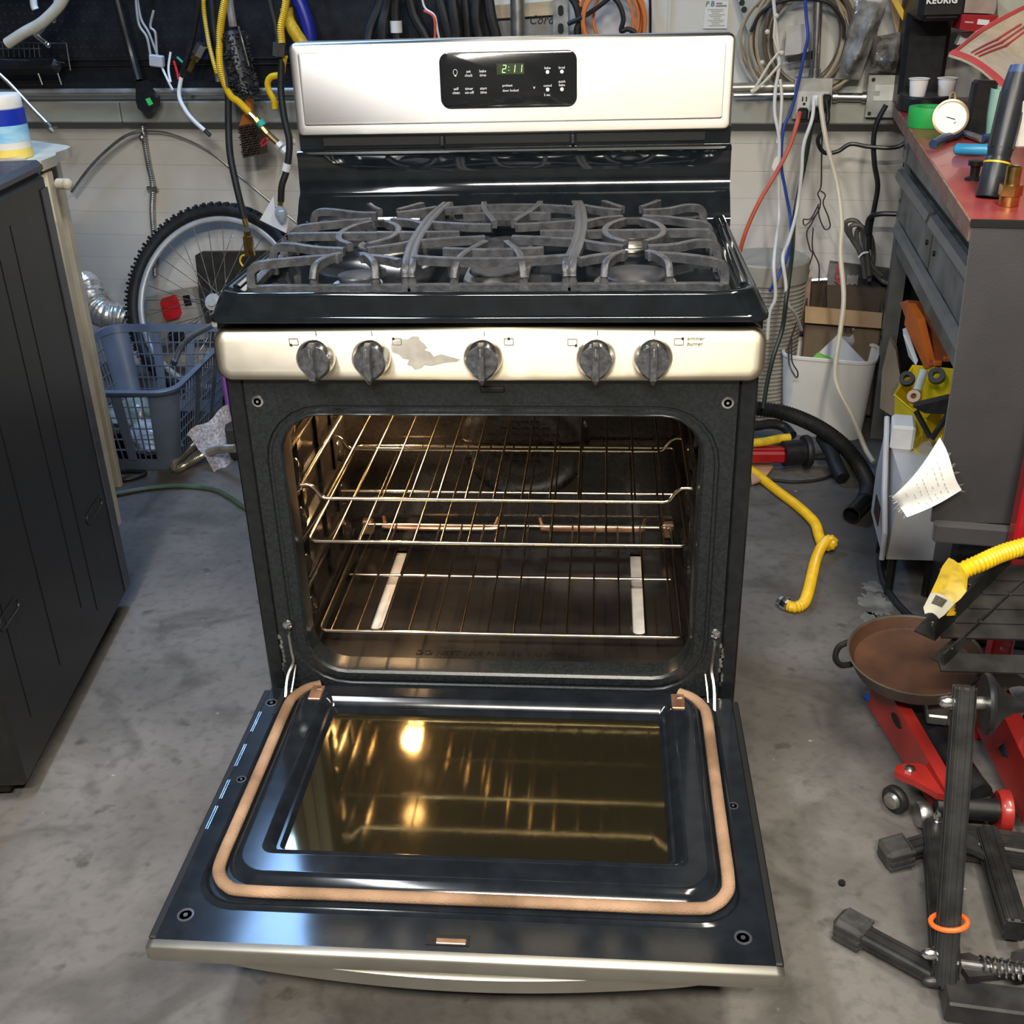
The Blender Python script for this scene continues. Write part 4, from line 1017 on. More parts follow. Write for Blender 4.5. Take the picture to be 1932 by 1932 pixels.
# cream pipes and chrome stub, top left
g = G(); g.tube(spl([(-1.4642,2.1197,1.2555),(-1.5028,2.1255,1.2125),(-1.5719,2.1358,1.1663),(-1.6434,2.1465,1.1374),(-1.7087,2.1562,1.1078)], 8), 0.0165, 14); one('cream_pipe', g, m_cream, 'thick cream vinyl pipe hanging at upper left', 'pipe')
g = G(); g.tube(spl([(-1.5044,2.1459,1.2487),(-1.5245,2.1489,1.2093),(-1.5489,2.1526,1.1681)], 6), 0.0105, 12); one('cream_pipe', g, m_cream, 'short cream pipe stub beside the thick one', 'pipe')
g = G(); g.tube(spl([(-1.5964,2.1597,1.2432),(-1.6001,2.1602,1.2137),(-1.5975,2.1599,1.2018)], 4), 0.011, 12); one('vinyl_stub', g, m_white_plastic, 'white plastic cap at the top left edge', 'cap')
ST = thing('chrome_stub', 'short chrome tube with a ball end below the cream pipe', 'fitting', (-1.5693,2.1455,1.0994))
g = G(); g.cyl((-1.5762,2.1567,1.161), (-1.6113,2.1518,1.1318), 0.013, n=12); part('grey_sleeve', g, m_grey_metal, ST)
g = G(); g.cyl((-1.6113,2.1518,1.1318), (-1.5718,2.1358,1.1061), 0.0085, n=12); part('tube', g, m_chrome, ST)
g = G(); g.sphere((-1.5674,2.1351,1.1015), 0.009, 12); part('ball', g, m_chrome, ST)
# braided faucet line
BL = thing('braided_hose', 'straight braided faucet hose hanging in front of the ledge', 'hose', (-1.5698,2.0546,0.8658))
g = G(); g.tube(spl([(-1.73,2.0785,1.0404),(-1.6828,2.0715,0.9941),(-1.6255,2.0629,0.9271),(-1.5846,2.0568,0.8816)], 6), 0.0062, 10); part('hose', g, m_braid, BL)
g = G(); g.cyl((-1.5846,2.0568,0.8816), (-1.5765,2.0556,0.869), 0.0072, n=10); g.cyl((-1.5754,2.0554,0.8658), (-1.565,2.0539,0.8548), 0.0085, n=6); part('nut', g, m_zinc, BL)
g = G(); g.bar((-1.5862,2.057,0.8594), (-1.552,2.0519,0.8706), 0.007, 0.007); part('wing', g, m_zinc, BL)

# cables on the pegboard
def cable(name, pts, r, mat, label, n=8, k=8, cat='cable', group=None):
    g = G(); g.tube(spl(pts, k), r, n); return one(name, g, mat, label, cat, group)
PL = thing('power_plug', 'black appliance cord with plug and green sticker on the pegboard', 'plug', (-1.2803,2.1124,0.9123))
g = G(); g.tube(spl([(-1.3298,2.1502,1.2443),(-1.3214,2.1489,1.163),(-1.3108,2.1473,1.0724),(-1.2923,2.1244,0.994)], 6), 0.0135, 10); part('cord', g, m_black_plastic, PL)
g = G(); pts = [(-1.3019,2.1207,0.9899),(-1.2721,2.1163,0.9944),(-1.2629,2.1149,0.9665),(-1.2438,2.112,0.9431),(-1.2482,2.1127,0.9196),(-1.2663,2.1154,0.9007),(-1.2907,2.119,0.8976),(-1.3099,2.1219,0.9118),(-1.3126,2.1223,0.9354)]
g.prism(pts, back * 0.03); part('plug_body', g, m_black_plastic, PL)
g = G(); g.prism([(-1.2784,2.1162,0.9401),(-1.263,2.1139,0.9448),(-1.2538,2.1125,0.926),(-1.2696,2.1149,0.9197)], back * 0.001); part('sticker', g, M('green_sticker', (0.05, 0.62, 0.12), 0.5, n=0.05), PL)
WH = thing('wire_harness', 'grey wire harness with a connector block on the pegboard', 'wiring', (-1.2215,2.1138,1.035))
for pts in ([(-1.2608,2.1399,1.2355),(-1.2595,2.1397,1.1694),(-1.2418,2.137,1.1319),(-1.2289,2.1351,1.0867),(-1.2198,2.1236,1.0661)], [(-1.2615,2.1299,1.2285),(-1.2652,2.1304,1.1551),(-1.2457,2.1275,1.1176),(-1.243,2.1271,1.0663)], [(-1.2089,2.122,1.191),(-1.2277,2.1248,1.1471),(-1.2152,2.1229,1.1291),(-1.2204,2.1237,1.0722)]):
    g = G(); g.tube(spl(pts, 6), 0.004, 6); part('wire', g, M('grey_insulation', (0.36, 0.35, 0.34), 0.4, n=0.1), WH)
g = G(); cc = Vector((-1.2205,2.1136,1.0502)); g.box(cc, (0.045, 0.02, 0.034), Matrix.Rotation(-TH, 3, 'Z') @ Matrix.Rotation(0.12, 3, 'Y'), 0.003); part('connector', g, M('pale_connector', (0.46, 0.46, 0.47), 0.4, n=0.05), WH)
for pts, m in (([(-1.2075,2.1117,1.0333),(-1.1905,2.099,0.9974),(-1.1781,2.0972,0.9666)], m_white_plastic), ([(-1.1737,2.1167,1.0747),(-1.1855,2.1084,1.0271),(-1.1811,2.0976,0.9897)], m_white_plastic), ([(-1.1677,2.1158,1.0489),(-1.1584,2.1043,1.0192),(-1.1531,2.0934,0.9972)], m_red), ([(-1.1552,2.114,1.0594),(-1.1383,2.1114,1.0441)], M('teal_wire', (0.02, 0.28, 0.2), 0.4))):
    g = G(); g.tube(spl(pts, 5), 0.0038, 6); part('loose_wire', g, m, WH)
SP = thing('spray_tube', 'white drain tube with a black tip below a black cable', 'tube', (-1.0727,2.0814,0.8384))
g = G(); g.tube(spl([(-1.0523,2.0885,1.2317),(-1.083,2.0931,1.1307),(-1.1162,2.0879,1.0575),(-1.1411,2.0916,1.0048)], 6), 0.008, 8); part('black_cable', g, m_black_plastic, SP)
g = G(); g.tube(spl([(-1.1398,2.0914,1.0124),(-1.1554,2.0837,0.9521),(-1.1376,2.0709,0.9099),(-1.1143,2.0674,0.8787),(-1.0833,2.0628,0.8505)], 6), 0.0065, 8); part('white_tube', g, m_white_plastic, SP)
g = G(); g.cyl((-1.0833,2.0628,0.8505), (-1.0662,2.0602,0.8349), 0.0065, n=8); part('black_tip', g, m_black_plastic, SP)
FT = thing('brass_fitting', 'brass adapter with a steel nut hanging on the pegboard', 'fitting', (-1.1113,2.0872,1.0243))
g = G(); g.cyl((-1.0557,2.0789,1.0955), (-1.0779,2.0822,1.066), 0.0175, n=6); part('steel_nut', g, m_zinc, FT)
g = G(); g.cyl((-1.0779,2.0822,1.066), (-1.0904,2.0841,1.0542), 0.014, n=10); g.cyl((-1.0904,2.0841,1.0542), (-1.1136,2.0875,1.0213), 0.009, n=10); part('brass_body', g, m_brass, FT)

# hanging black hoses
HA = thing('pressure_hose', 'long black hose with brass end hanging in front of the wheel', 'hose', (-0.9597,1.9634,0.5864))
g = G(); g.tube(spl([(-0.9928,2.029,1.2387),(-0.9979,2.0298,1.1321),(-0.9861,2.028,1.0444),(-0.9769,2.0165,0.9708),(-0.9855,2.0077,0.8808),(-0.9872,1.9878,0.7906),(-0.9733,1.9654,0.6993),(-0.9579,1.953,0.6016)], 8), 0.0108, 12); part('hose', g, m_rubber, HA)
g = G(); g.cyl((-0.9579,1.953,0.6016), (-0.9545,1.9525,0.5755), 0.0085, n=10); g.cyl((-0.9546,1.9526,0.5624), (-0.9552,1.9526,0.5458), 0.011, n=6); g.cyl((-0.9552,1.9526,0.5458), (-0.9548,1.9526,0.4859), 0.0155, 0.0175, n=6); part('brass_end', g, m_brass, HA)
g = G(); g.tube(spl([(-0.9459,1.9462,0.4874),(-0.9783,1.951,0.4865),(-0.9898,1.9527,0.4693),(-0.9832,1.9518,0.4526)], 5), 0.0032, 6); part('yellow_clip', g, m_yellow, HA)
HB = thing('pressure_hose', 'black hose with a white label and clear plastic end beside the backguard', 'hose', (-0.8534,1.9475,0.5886))
g = G(); g.tube(spl([(-0.8165,2.0027,1.2349),(-0.8039,2.0008,1.1435),(-0.7955,1.9894,1.058),(-0.8037,1.9806,0.971),(-0.8001,1.9699,0.8974),(-0.7897,1.9582,0.8228),(-0.8049,1.9504,0.7469),(-0.8233,1.943,0.7014),(-0.8328,1.9445,0.6536)], 8), 0.0105, 12); part('hose', g, m_rubber, HB)
g = G(); g.cyl((-0.8004,1.9477,0.7644), (-0.8077,1.9468,0.7429), 0.0125, n=12); part('white_label', g, m_white_plastic, HB)
g = G(); g.cyl((-0.8324,1.9444,0.6568), (-0.836,1.9449,0.6423), 0.009, n=10); part('brass_ferrule', g, m_brass, HB)
g = G(); g.lathe([(0.008, 0), (0.018, 0.012), (0.021, 0.028), (0.012, 0.048), (0.0, 0.05)], (-0.838,1.9452,0.6407), (0.02, 0, -1), n=8); part('clear_end', g, M('clear_plastic', (0.40, 0.45, 0.50), 0.12, n=0.2, trans=0.4), HB)
g = G(); g.prism([(-0.8646,1.9795,0.6634),(-0.864,1.9794,0.6148),(-0.8223,1.9732,0.596),(-0.8369,1.9754,0.5497),(-0.9206,1.9879,0.5891)], back * 0.002); one('paper_tag', g, M('white_paper', (0.74, 0.73, 0.71), 0.7, n=0.04), 'white paper tag behind the clear hose end', 'tag')

# yellow gas connectors
YA = thing('gas_hose', 'yellow corrugated gas hose ending in brass and green tape', 'hose', (-0.8078,1.9812,0.8044))
g = G(); g.corr(spl([(-0.9429,2.0216,1.2376),(-0.9676,2.0253,1.1746),(-0.9872,2.0282,1.103),(-0.9917,2.0188,1.0305),(-0.9809,2.0171,0.9783),(-0.9628,2.0043,0.9507),(-0.944,2.0015,0.9386),(-0.9125,1.9968,0.9068)], 8), 0.0108, 0.0055, 0.18, 12); part('hose', g, m_yellow, YA)
g = G(); g.cyl((-0.9125,1.9968,0.9068), (-0.896,1.9943,0.8901), 0.0085, n=8); part('steel_collar', g, m_zinc, YA)
g = G(); g.cyl((-0.896,1.9943,0.8901), (-0.8874,1.9931,0.8779), 0.012, n=6); g.cyl((-0.8874,1.9931,0.8779), (-0.8623,1.9893,0.8473), 0.011, n=8); g.cyl((-0.8623,1.9893,0.8473), (-0.8333,1.985,0.8197), 0.0095, n=10); part('brass_body', g, M('dull_brass', (0.40, 0.28, 0.13), 0.35, metal=0.9, n=0.2), YA)
g = G(); g.cyl((-0.8844,1.9906,0.8827), (-0.8743,1.9891,0.869), 0.0132, n=10); part('green_tape', g, M('teal_tape', (0.04, 0.36, 0.27), 0.5, n=0.1), YA)
g = G(); g.cyl((-0.8333,1.985,0.8197), (-0.8244,1.9836,0.809), 0.013, n=6); g.cyl((-0.8181,1.9827,0.8044), (-0.8074,1.9811,0.7936), 0.0125, n=8); part('white_end', g, m_white_plastic, YA)
g = G(); g.tube(spl([(-0.889,1.9933,0.8163),(-0.8765,1.9914,0.8319),(-0.8644,1.9896,0.8319),(-0.8751,1.9912,0.8164),(-0.8881,1.9932,0.8101)], 4), 0.003, 6); part('red_tag', g, m_red, YA)
YB = thing('gas_hose', 'thin yellow hose with steel tip behind the long black hose', 'hose', (-1.024,2.0741,0.9888))
g = G(); g.corr(spl([(-1.0395,2.0967,1.2383),(-1.0449,2.0975,1.1735),(-1.0388,2.0865,1.0932),(-1.0274,2.0746,1.0341),(-1.0235,2.0741,1.0146)], 8), 0.0065, 0.005, 0.2, 8); part('hose', g, m_yellow, YB)
g = G(); g.cyl((-1.0235,2.0741,1.0146), (-1.022,2.0738,0.9903), 0.0085, n=8); part('steel_tip', g, m_zinc, YB)
YC = thing('gas_hose', 'yellow corrugated hose with a steel nut left of the backguard', 'hose', (-0.7907,1.9786,1.0731))
g = G(); g.corr(spl([(-0.7536,1.9832,1.2338),(-0.7678,1.9853,1.1856),(-0.7816,1.9772,1.1442),(-0.7838,1.9776,1.1017)], 8), 0.0105, 0.0055, 0.18, 12); part('hose', g, m_yellow, YC)
g = G(); g.cyl((-0.7903,1.9786,1.1017), (-0.7968,1.9795,1.0645), 0.0205, n=6); part('steel_nut', g, m_zinc, YC)
g = G(); g.tube(spl([(-0.7831,1.9876,1.0637),(-0.794,1.9993,1.0398),(-0.8099,2.0219,1.0118),(-0.8413,2.0266,1.0046),(-0.8554,2.0287,0.9883),(-0.8535,2.0284,0.9643),(-0.8417,2.0267,0.9371),(-0.8412,2.0266,0.9143)], 8), 0.0095, 10); one('yellow_tube', g, m_yellow, 'smooth yellow tube bending behind the black hose', 'hose')
g = G(); g.tube(spl([(-0.8172,2.023,0.9143),(-0.8093,2.0218,0.8684),(-0.7989,2.0203,0.8267)], 6), 0.0075, 8); one('olive_tube', g, M('olive_yellow', (0.42, 0.33, 0.03), 0.4), 'olive yellow tube end tucked beside the backguard', 'hose')
g = G(); g.sphere((-0.7903,2.0089,0.8188), 0.009, 12); one('white_stopper', g, m_white_plastic, 'small white round stopper beside the backguard corner', 'stopper')
g = G(); g.tube(spl([(-0.7762,2.0371,1.191),(-0.7724,2.0365,1.1554),(-0.7563,2.0341,1.1236),(-0.7354,2.031,1.0901)], 6), 0.019, 12); one('yellow_bundle', g, M('yellow_wrap', (0.66, 0.42, 0.02), 0.45, n=0.2, ns=80, bump=0.5, bs=70), 'yellow wrapped bundle above the left end of the backguard', 'hose')
g = G(); g.tube(spl([(-0.753,2.064,1.232),(-0.7325,2.0609,1.182),(-0.7193,2.0589,1.1244),(-0.7193,2.0589,1.0661)], 6), 0.021, 14); one('foam_tube', g, M('navy_foam', (0.012, 0.018, 0.20), 0.35, n=0.1), 'dark blue foam tube above the backguard', 'tube')
g = G(); g.tube(spl([(-1.0704,2.1316,1.2311),(-1.0593,2.13,1.1725),(-1.0573,2.1297,1.0984),(-1.0717,2.1318,1.0533)], 6), 0.016, 10); one('navy_strap', g, M('navy_cloth', (0.012, 0.014, 0.07), 0.6, n=0.2), 'dark navy strap behind the yellow hoses', 'strap')

# brushes
BR = thing('bottle_brush', 'shaggy black cleaning brush hanging among the hoses', 'brush', (-0.9225,2.0388,0.9372))
g = G(); a, b = Vector((-0.9592,2.0645,1.1294)), Vector((-0.9307,2.04,0.9525)); rnd = random.Random(2)
g.tube([a.lerp(b, t) for t in (0, 0.1, 0.3, 0.6, 0.9, 1.0)], [0.028, 0.034, 0.036, 0.036, 0.032, 0.02], 14)
for i in range(420):
    t = rnd.random(); an = rnd.uniform(0, 2 * pi); c0 = a.lerp(b, t); d = (along * cos(an) - back * sin(an)); e = c0 + d * rnd.uniform(0.040, 0.047) + Vector((0, 0, rnd.uniform(-0.012, 0.012)))
    g.bar(c0 + d * 0.028, e, 0.006, 0.004)
part('bristles', g, M('black_bristle', (0.010, 0.010, 0.010), 0.4, col2=(0.05, 0.05, 0.05), ns=40), BR, smooth=0, kind='stuff')
g = G(); g.tube(spl([(-0.9525,2.0635,1.2298),(-0.9516,2.0633,1.1799),(-0.9503,2.0631,1.1438)], 4), 0.012, 10); part('pale_handle', g, M('scuffed_handle', (0.32, 0.28, 0.26), 0.4, n=0.3), BR)
g = G(); g.tube(spl([(-0.9234,2.0288,1.1449),(-0.9129,2.0171,1.1021),(-0.9058,2.016,1.0583),(-0.9021,2.0155,1.0363)], 4), 0.003, 6); part('wire_spine', g, m_zinc, BR)
SB = thing('scrub_brush', 'wooden scrub brush with orange handle and dark bristles below the ledge', 'brush', (-0.9374,2.041,0.7707))
g = G(); g.prism([(-0.9419,2.0619,0.9428),(-0.9213,2.0588,0.9412),(-0.9265,2.0596,0.9044),(-0.9103,2.0571,0.8703),(-0.9401,2.0616,0.8578),(-0.9754,2.0669,0.8577),(-0.9607,2.0647,0.8858),(-0.9464,2.0625,0.9121)], back * 0.02); part('handle', g, M('burnt_orange_wood', (0.42, 0.14, 0.03), 0.5, n=0.3), SB)
g = G(); q = [Vector(p) for p in [(-0.968,2.0506,0.8627),(-0.9089,2.0418,0.8722),(-0.9061,2.0414,0.7782),(-0.9659,2.0503,0.7681)]]; rnd = random.Random(9)
g.prism(q, back * 0.05)
for i in range(9):
    for j in range(13):
        p = q[0].lerp(q[1], (i + 0.5) / 9).lerp(q[3].lerp(q[2], (i + 0.5) / 9), (j + 0.5) / 13)
        g.bar(p, p - back * 0.012 + along * rnd.uniform(-0.003, 0.003), 0.0042, 0.0042)
part('bristle_block', g, M('dark_brown_bristle', (0.028, 0.020, 0.014), 0.6, col2=(0.07, 0.05, 0.035), ns=60), SB, smooth=0)

# flexible conduit and thin rods on the lower wall
FC = thing('flexible_conduit', 'flexible steel conduit clipped to the white planks', 'conduit', (-1.3924,2.2708,0.4721))
g = G(); g.corr(spl([(-1.3576,2.2554,0.8597),(-1.3652,2.2667,0.8017),(-1.3675,2.2721,0.7193),(-1.365,2.2717,0.65),(-1.3836,2.2745,0.5614),(-1.3961,2.2764,0.4526),(-1.415,2.2792,0.3405)], 8), 0.0095, 0.007, 0.2, 10); part('conduit', g, m_grey_metal, FC)
g = G(); cc = Vector((-1.3667,2.2669,0.6404)); g.box(cc, (0.040, 0.012, 0.016), Matrix.Rotation(-TH, 3, 'Z'), 0.003); part('clip', g, m_zinc, FC)
g = G(); g.sphere((-1.3634,2.2462,0.8078), 0.012, 10); part('knuckle', g, m_grey_metal, FC)
cable('thin_rod', [(-1.6522,2.2691,0.633),(-1.569,2.2567,0.7108),(-1.494,2.2455,0.7678),(-1.417,2.234,0.8137),(-1.3592,2.2456,0.8295)], 0.0055, m_grey_metal, 'bent grey rod arching up to the conduit', cat='rod')
cable('thin_wire', [(-1.3598,2.2558,0.8282),(-1.266,2.2418,0.8202),(-1.1424,2.2233,0.7709),(-1.0421,2.2083,0.6912),(-0.9247,2.1907,0.5939),(-0.8568,2.1806,0.5399)], 0.0028, m_grey_metal, 'thin grey wire sagging right from the conduit', cat='wire')
HK = cable('wire_hook', [(-1.1556,2.1444,0.9365),(-1.1535,2.144,0.9491),(-1.1421,2.1423,0.9522),(-1.1435,2.1426,0.9333)], 0.002, m_zinc, 'small bright wire hook on the ledge', cat='hook')

# cable bundle above the backguard
rnd = random.Random(5)
CB = [[(-0.4883,2.0446,1.2259),(-0.5064,2.0372,1.1775),(-0.5274,2.0303,1.1359),(-0.5388,2.0219,1.0937)],[(-0.4619,2.0104,1.226),(-0.4769,2.0126,1.1777),(-0.4879,2.0041,1.1362),(-0.4888,2.0043,1.0865)],[(-0.4432,2.0177,1.2254),(-0.4506,2.0188,1.1699),(-0.4511,2.0189,1.1205),(-0.4479,2.0184,1.0776)],[(-0.4119,2.0332,1.2243),(-0.3971,2.031,1.1611),(-0.3714,2.0272,1.1154),(-0.3546,2.0247,1.0752)],[(-0.3207,1.9994,1.2228),(-0.3041,1.9868,1.1608),(-0.2938,1.9852,1.1187),(-0.2898,1.9846,1.0764)],[(-0.2777,1.9727,1.2223),(-0.2703,1.9615,1.161),(-0.2662,1.9609,1.1194),(-0.2683,1.9612,1.0774)],[(-0.2445,1.9981,1.2209),(-0.2399,1.9873,1.1593),(-0.2387,1.9871,1.1174),(-0.2375,1.9869,1.0751)],[(-0.2053,1.972,1.2206),(-0.2098,1.9626,1.1596),(-0.2038,1.9617,1.118),(-0.1915,1.9598,1.0759)],[(-0.1768,1.988,1.2195),(-0.1688,1.9767,1.158),(-0.1579,1.975,1.1163),(-0.15,1.9738,1.0741)],[(-0.1942,2.0108,1.2194),(-0.1894,2.0101,1.1432),(-0.181,2.0088,1.0725)],[(-0.3062,2.0275,1.2218),(-0.3264,2.0305,1.1454),(-0.3144,2.0288,1.074)]]
wh = ['leftmost black cable curving out of the bundle', 'straight black cable left of the taped one', 'black cable with a white tape band', 'black cable slanting right with red and white wires', 'black cable left of the thick middle pair', 'thick black cable in the middle of the bundle', 'black cable right of the thick one', 'curved black cable near the steel pole', 'rightmost black cable beside the steel pole', 'rear black cable near the right of the bundle', 'rear black cable behind the thick middle one']
for pts, lb in zip(CB, wh):
    o = cable('power_cable', pts, rnd.uniform(0.0125, 0.0165), m_rubber, lb + ' above the backguard', 10, 6, group='black cables hanging above the backguard')
    if 'white tape' in lb:
        g = G(); g.cyl(Vector(pts[1]).lerp(Vector(pts[2]), 0.4), Vector(pts[1]).lerp(Vector(pts[2]), 1.05), 0.0180, n=12); part('tape_band', g, m_white_plastic, o)
cable('thin_wire', [(-0.3648,1.9756,1.2176),(-0.3561,1.9743,1.1832),(-0.3278,1.96,1.1624),(-0.3209,1.959,1.1207),(-0.3139,1.9579,1.0786)], 0.0032, m_white_plastic, 'thin white wire among the black cables', cat='wire')
cable('thin_wire', [(-0.3581,1.9645,1.1767),(-0.3296,1.9501,1.1601),(-0.3272,1.9498,1.1214),(-0.3305,1.9503,1.0935)], 0.0035, M('orange_red_wire', (0.62, 0.09, 0.04), 0.4), 'thin red wire among the black cables', cat='wire')

# timber, poles and cord coil right of the pegboard
m_pine = M('pale_pine', (0.46, 0.35, 0.21), 0.6, n=0.15, ns=6, stretch=(0.5, 4, 4)); m_card = M('grey_cardboard', (0.24, 0.23, 0.21), 0.75, n=0.12)
g = G(); g.prism([(-0.2089,2.0635,1.1808),(0.0091,2.031,1.1906),(0.0103,2.0308,1.1545),(-0.2103,2.0638,1.1456)], back * 0.03); one('pine_batten', g, m_pine, 'pale pine batten above the backguard', 'batten')
CC = thing('cardboard_box', 'grey cardboard box with handwriting above the backguard', 'box', (-0.0773,2.0338,1.0829))
g = G(); g.prism([(-0.1515,2.0499,1.1406),(0.0104,2.0257,1.1477),(0.0096,2.0258,1.0602),(-0.154,2.0503,1.062)], back * 0.025); part('box_front', g, m_card, CC)
lettering('handwriting', 'Cord', 0.034, (-0.0656,2.0361,1.1308), m_dark, CC, along, (0, 0, 1), shear=0.3)
g = G(); g.cyl((-0.0936,1.9958,1.0644), (-0.0929,1.9957,1.2173), 0.021, n=16); one('steel_pole', g, m_grey_metal, 'round steel pole above the backguard', 'pole')
SS = thing('slotted_strut', 'galvanised slotted strut channel above the backguard', 'strut', (0.0281,1.9877,1.0623))
g = G(); g.prism([(0.0081,1.9907,1.2149),(0.0502,1.9844,1.214),(0.0511,1.9842,1.0621),(0.0081,1.9907,1.0625)], back * 0.03); part('channel', g, m_grey_metal, SS)
for py in (20, 54):
    g = G(); c0 = Vector({20: (0.0304,1.9863,1.1668), 54: (0.0301,1.9864,1.1198)}[py]); g.prism([c0 + along * a + Vector((0, 0, b)) for a, b in rr2(-0.008, 0.008, -0.014, 0.014, 0.008, 4)], -back * 0.001); part('slot', g, m_dark, SS)
cable('power_cable', [(0.052,1.974,1.2142),(0.0761,1.9603,1.1802),(0.0851,1.9589,1.1392),(0.0792,1.9598,1.1118),(0.0898,1.9582,1.07)], 0.012, m_rubber, 'thick black cable right of the slotted strut', 10)
cable('power_cable', [(0.0527,1.9436,1.1338),(0.0947,1.9272,1.1512),(0.1388,1.9206,1.1773),(0.1823,1.9141,1.2083)], 0.0065, m_rubber, 'black cord crossing in front of the orange coil', 8)
cable('power_cable', [(0.1677,1.896,1.2091),(0.1941,1.8921,1.1822),(0.2064,1.8903,1.1461),(0.2011,1.891,1.1153),(0.22,1.8882,1.1191),(0.242,1.8849,1.1094)], 0.0068, m_rubber, 'black cord looped over the orange coil', 8)
m_orange = M('orange_cord', (0.62, 0.19, 0.05), 0.45, n=0.1)
OC = thing('extension_cable', 'coiled orange extension cord hanging on the wall', 'cable', (0.177,1.9553,1.0822))
cx, cz = 0.1806, 1.1376; c0 = Vector((0.1806,1.9447,1.1376))
for i in range(7):
    r = 0.070 + 0.009 * (i % 4); ox = rnd.uniform(-0.012, 0.012); oz = rnd.uniform(-0.008, 0.014); ov = 0.012 * i - 0.04
    g = G(); g.tube([c0 + along * (ox + r * cos(a)) + Vector((0, 0, oz + r * 1.15 * sin(a))) + back * ov for a in [2 * pi * k / 30 for k in range(30)]], 0.0048, 7, closed=True); part('coil_turn', g, m_orange, OC)
cable('power_cable', [(0.2813,2.0105,1.2077),(0.2846,2.01,1.1461),(0.2872,2.0096,1.0554)], 0.004, m_black_plastic, 'thin black cord straight down the pale wall', 6)
g = G(); g.bar(W(0.037, 2.038, 0.93), W(0.037, 2.038, 1.7), 0.010, 0.008); struct('trim_3', g, m_upper_wall)
SH = thing('notice_sheet', 'printed white notice sheet on the wall right of the backguard', 'notice', (0.4679,1.9826,1.1088))
g = G(); g.prism([(0.4365,1.9913,1.1841),(0.5005,1.9818,1.1801),(0.5004,1.9818,1.1095),(0.4329,1.9919,1.1105)], back * 0.004); part('sheet', g, M('office_paper', (0.68, 0.68, 0.64), 0.7, n=0.03), SH)
lettering('heading_letter', 'P', 0.019, (0.4373,1.9907,1.1679), M('print_green', (0.12, 0.26, 0.10), 0.5, n=0), SH, along, (0, 0, 1), bold=0.0006, shear=0.1)
lettering('heading_letter', 'B', 0.019, (0.4512,1.9887,1.1676), M('print_blue', (0.08, 0.14, 0.36), 0.5, n=0), SH, along, (0, 0, 1), bold=0.0006, shear=0.1)
g = G()
for p, w in (((0.4748,1.9851,1.1746), 0.016), ((0.4809,1.9842,1.1684), 0.030)): g.box(p, (w, 0.0006, 0.004), Matrix.Rotation(-TH, 3, 'Z'))
part('heading_lines', g, M('grey_heading', (0.20, 0.20, 0.19), 0.6, n=0), SH)
g = G()
for i, p in enumerate([(0.4421,1.99,1.1596),(0.4453,1.9895,1.155),(0.4426,1.9899,1.1504),(0.4458,1.9895,1.1457),(0.4431,1.9899,1.1411),(0.4463,1.9894,1.1364),(0.4436,1.9898,1.1318),(0.4467,1.9893,1.1271),(0.444,1.9897,1.1224),(0.4472,1.9892,1.1177)]):
    g.box(Vector(p) + along * 0.024, (0.045 - 0.012 * (i % 3), 0.0006, 0.0018), Matrix.Rotation(-TH, 3, 'Z'))
part('print_lines', g, M('faint_print', (0.34, 0.34, 0.32), 0.6, n=0), SH)

# ================================================================== work bench on the right
m_redtop = M('worn_red_bench_paint', (0.25, 0.030, 0.030), 0.35, col2=(0.33, 0.055, 0.05), ns=9, rv=0.12, coat=0.15)
m_rededge = M('chipped_red_edge', (0.22, 0.065, 0.05), 0.55, col2=(0.27, 0.17, 0.11), ns=26, detail=5)
m_bench = M('scuffed_grey_steel', (0.055, 0.057, 0.05), 0.42, metal=0.3, col2=(0.20, 0.20, 0.18), ns=8, rv=0.1, detail=6)
m_bench_lt = M('pale_grey_steel', (0.17, 0.17, 0.158), 0.4, metal=0.4, n=0.15, ns=14)
m_black_void = m_dark
WBN = thing('workbench', 'grey steel workbench with drawers and worn red top', 'workbench', tuple(W(1.0, 1.2, 0)), -TH)
BT = 0.915
UF = 0.700
def uf(v): return 0.700 + (1.85 - v) * 0.037
g = G(); g.prism([W(0.672, 0.425, BT - 0.028), W(1.55, 0.425, BT - 0.028), W(1.55, 1.965, BT - 0.028), W(0.672, 1.965, BT - 0.028)], (0, 0, 0.028)); part('bench_top', g, m_redtop, WBN)
g = G(); g.prism([W(0.668, 0.424, BT - 0.030), W(0.6725, 0.424, BT - 0.030), W(0.6725, 1.965, BT - 0.030), W(0.668, 1.965, BT - 0.030)], (0, 0, 0.0295)); part('top_edge', g, m_rededge, WBN)
def panel(nm, v0, v1, z0, z1, m, du=0.0, t=0.02):
    g = G(); g.prism([W(uf(v0) + du, v0, z0), W(uf(v1) + du, v1, z0), W(uf(v1) + du, v1, z1), W(uf(v0) + du, v0, z1)], along * t); return part(nm, g, m, WBN)
panel('apron', 0.45, 1.86, 0.79, BT - 0.030, m_bench)
panel('drawer_gap', 0.46, 1.82, 0.766, 0.79, m_dark, 0.012, 0.01)
for v0, v1 in ((1.235, 1.83), (0.50, 1.225)):
    p = panel('upper_drawer', v0, v1, 0.640, 0.766, m_bench)
    g = G(); g.sweep([W(uf(v0), v0 + 0.01, 0.752), W(uf(v1), v1 - 0.01, 0.752)], [(0.0, 0.016), (0.013, 0.011), (0.018, -0.006), (0.015, -0.014), (0.012, -0.006), (0.003, 0.004)], up=(0, 0, 1)); part('drawer_pull', g, m_bench_lt, p, smooth=20)
    for vv in (v0 + 0.05, v1 - 0.05):
        g = G(); g.cyl(W(uf(vv) + 0.001, vv, 0.69), W(uf(vv) - 0.004, vv, 0.69), 0.006, n=10); part('drawer_screw', g, m_dark, p)
p = panel('lower_drawer', 0.50, 1.76, 0.555, 0.632, m_bench)
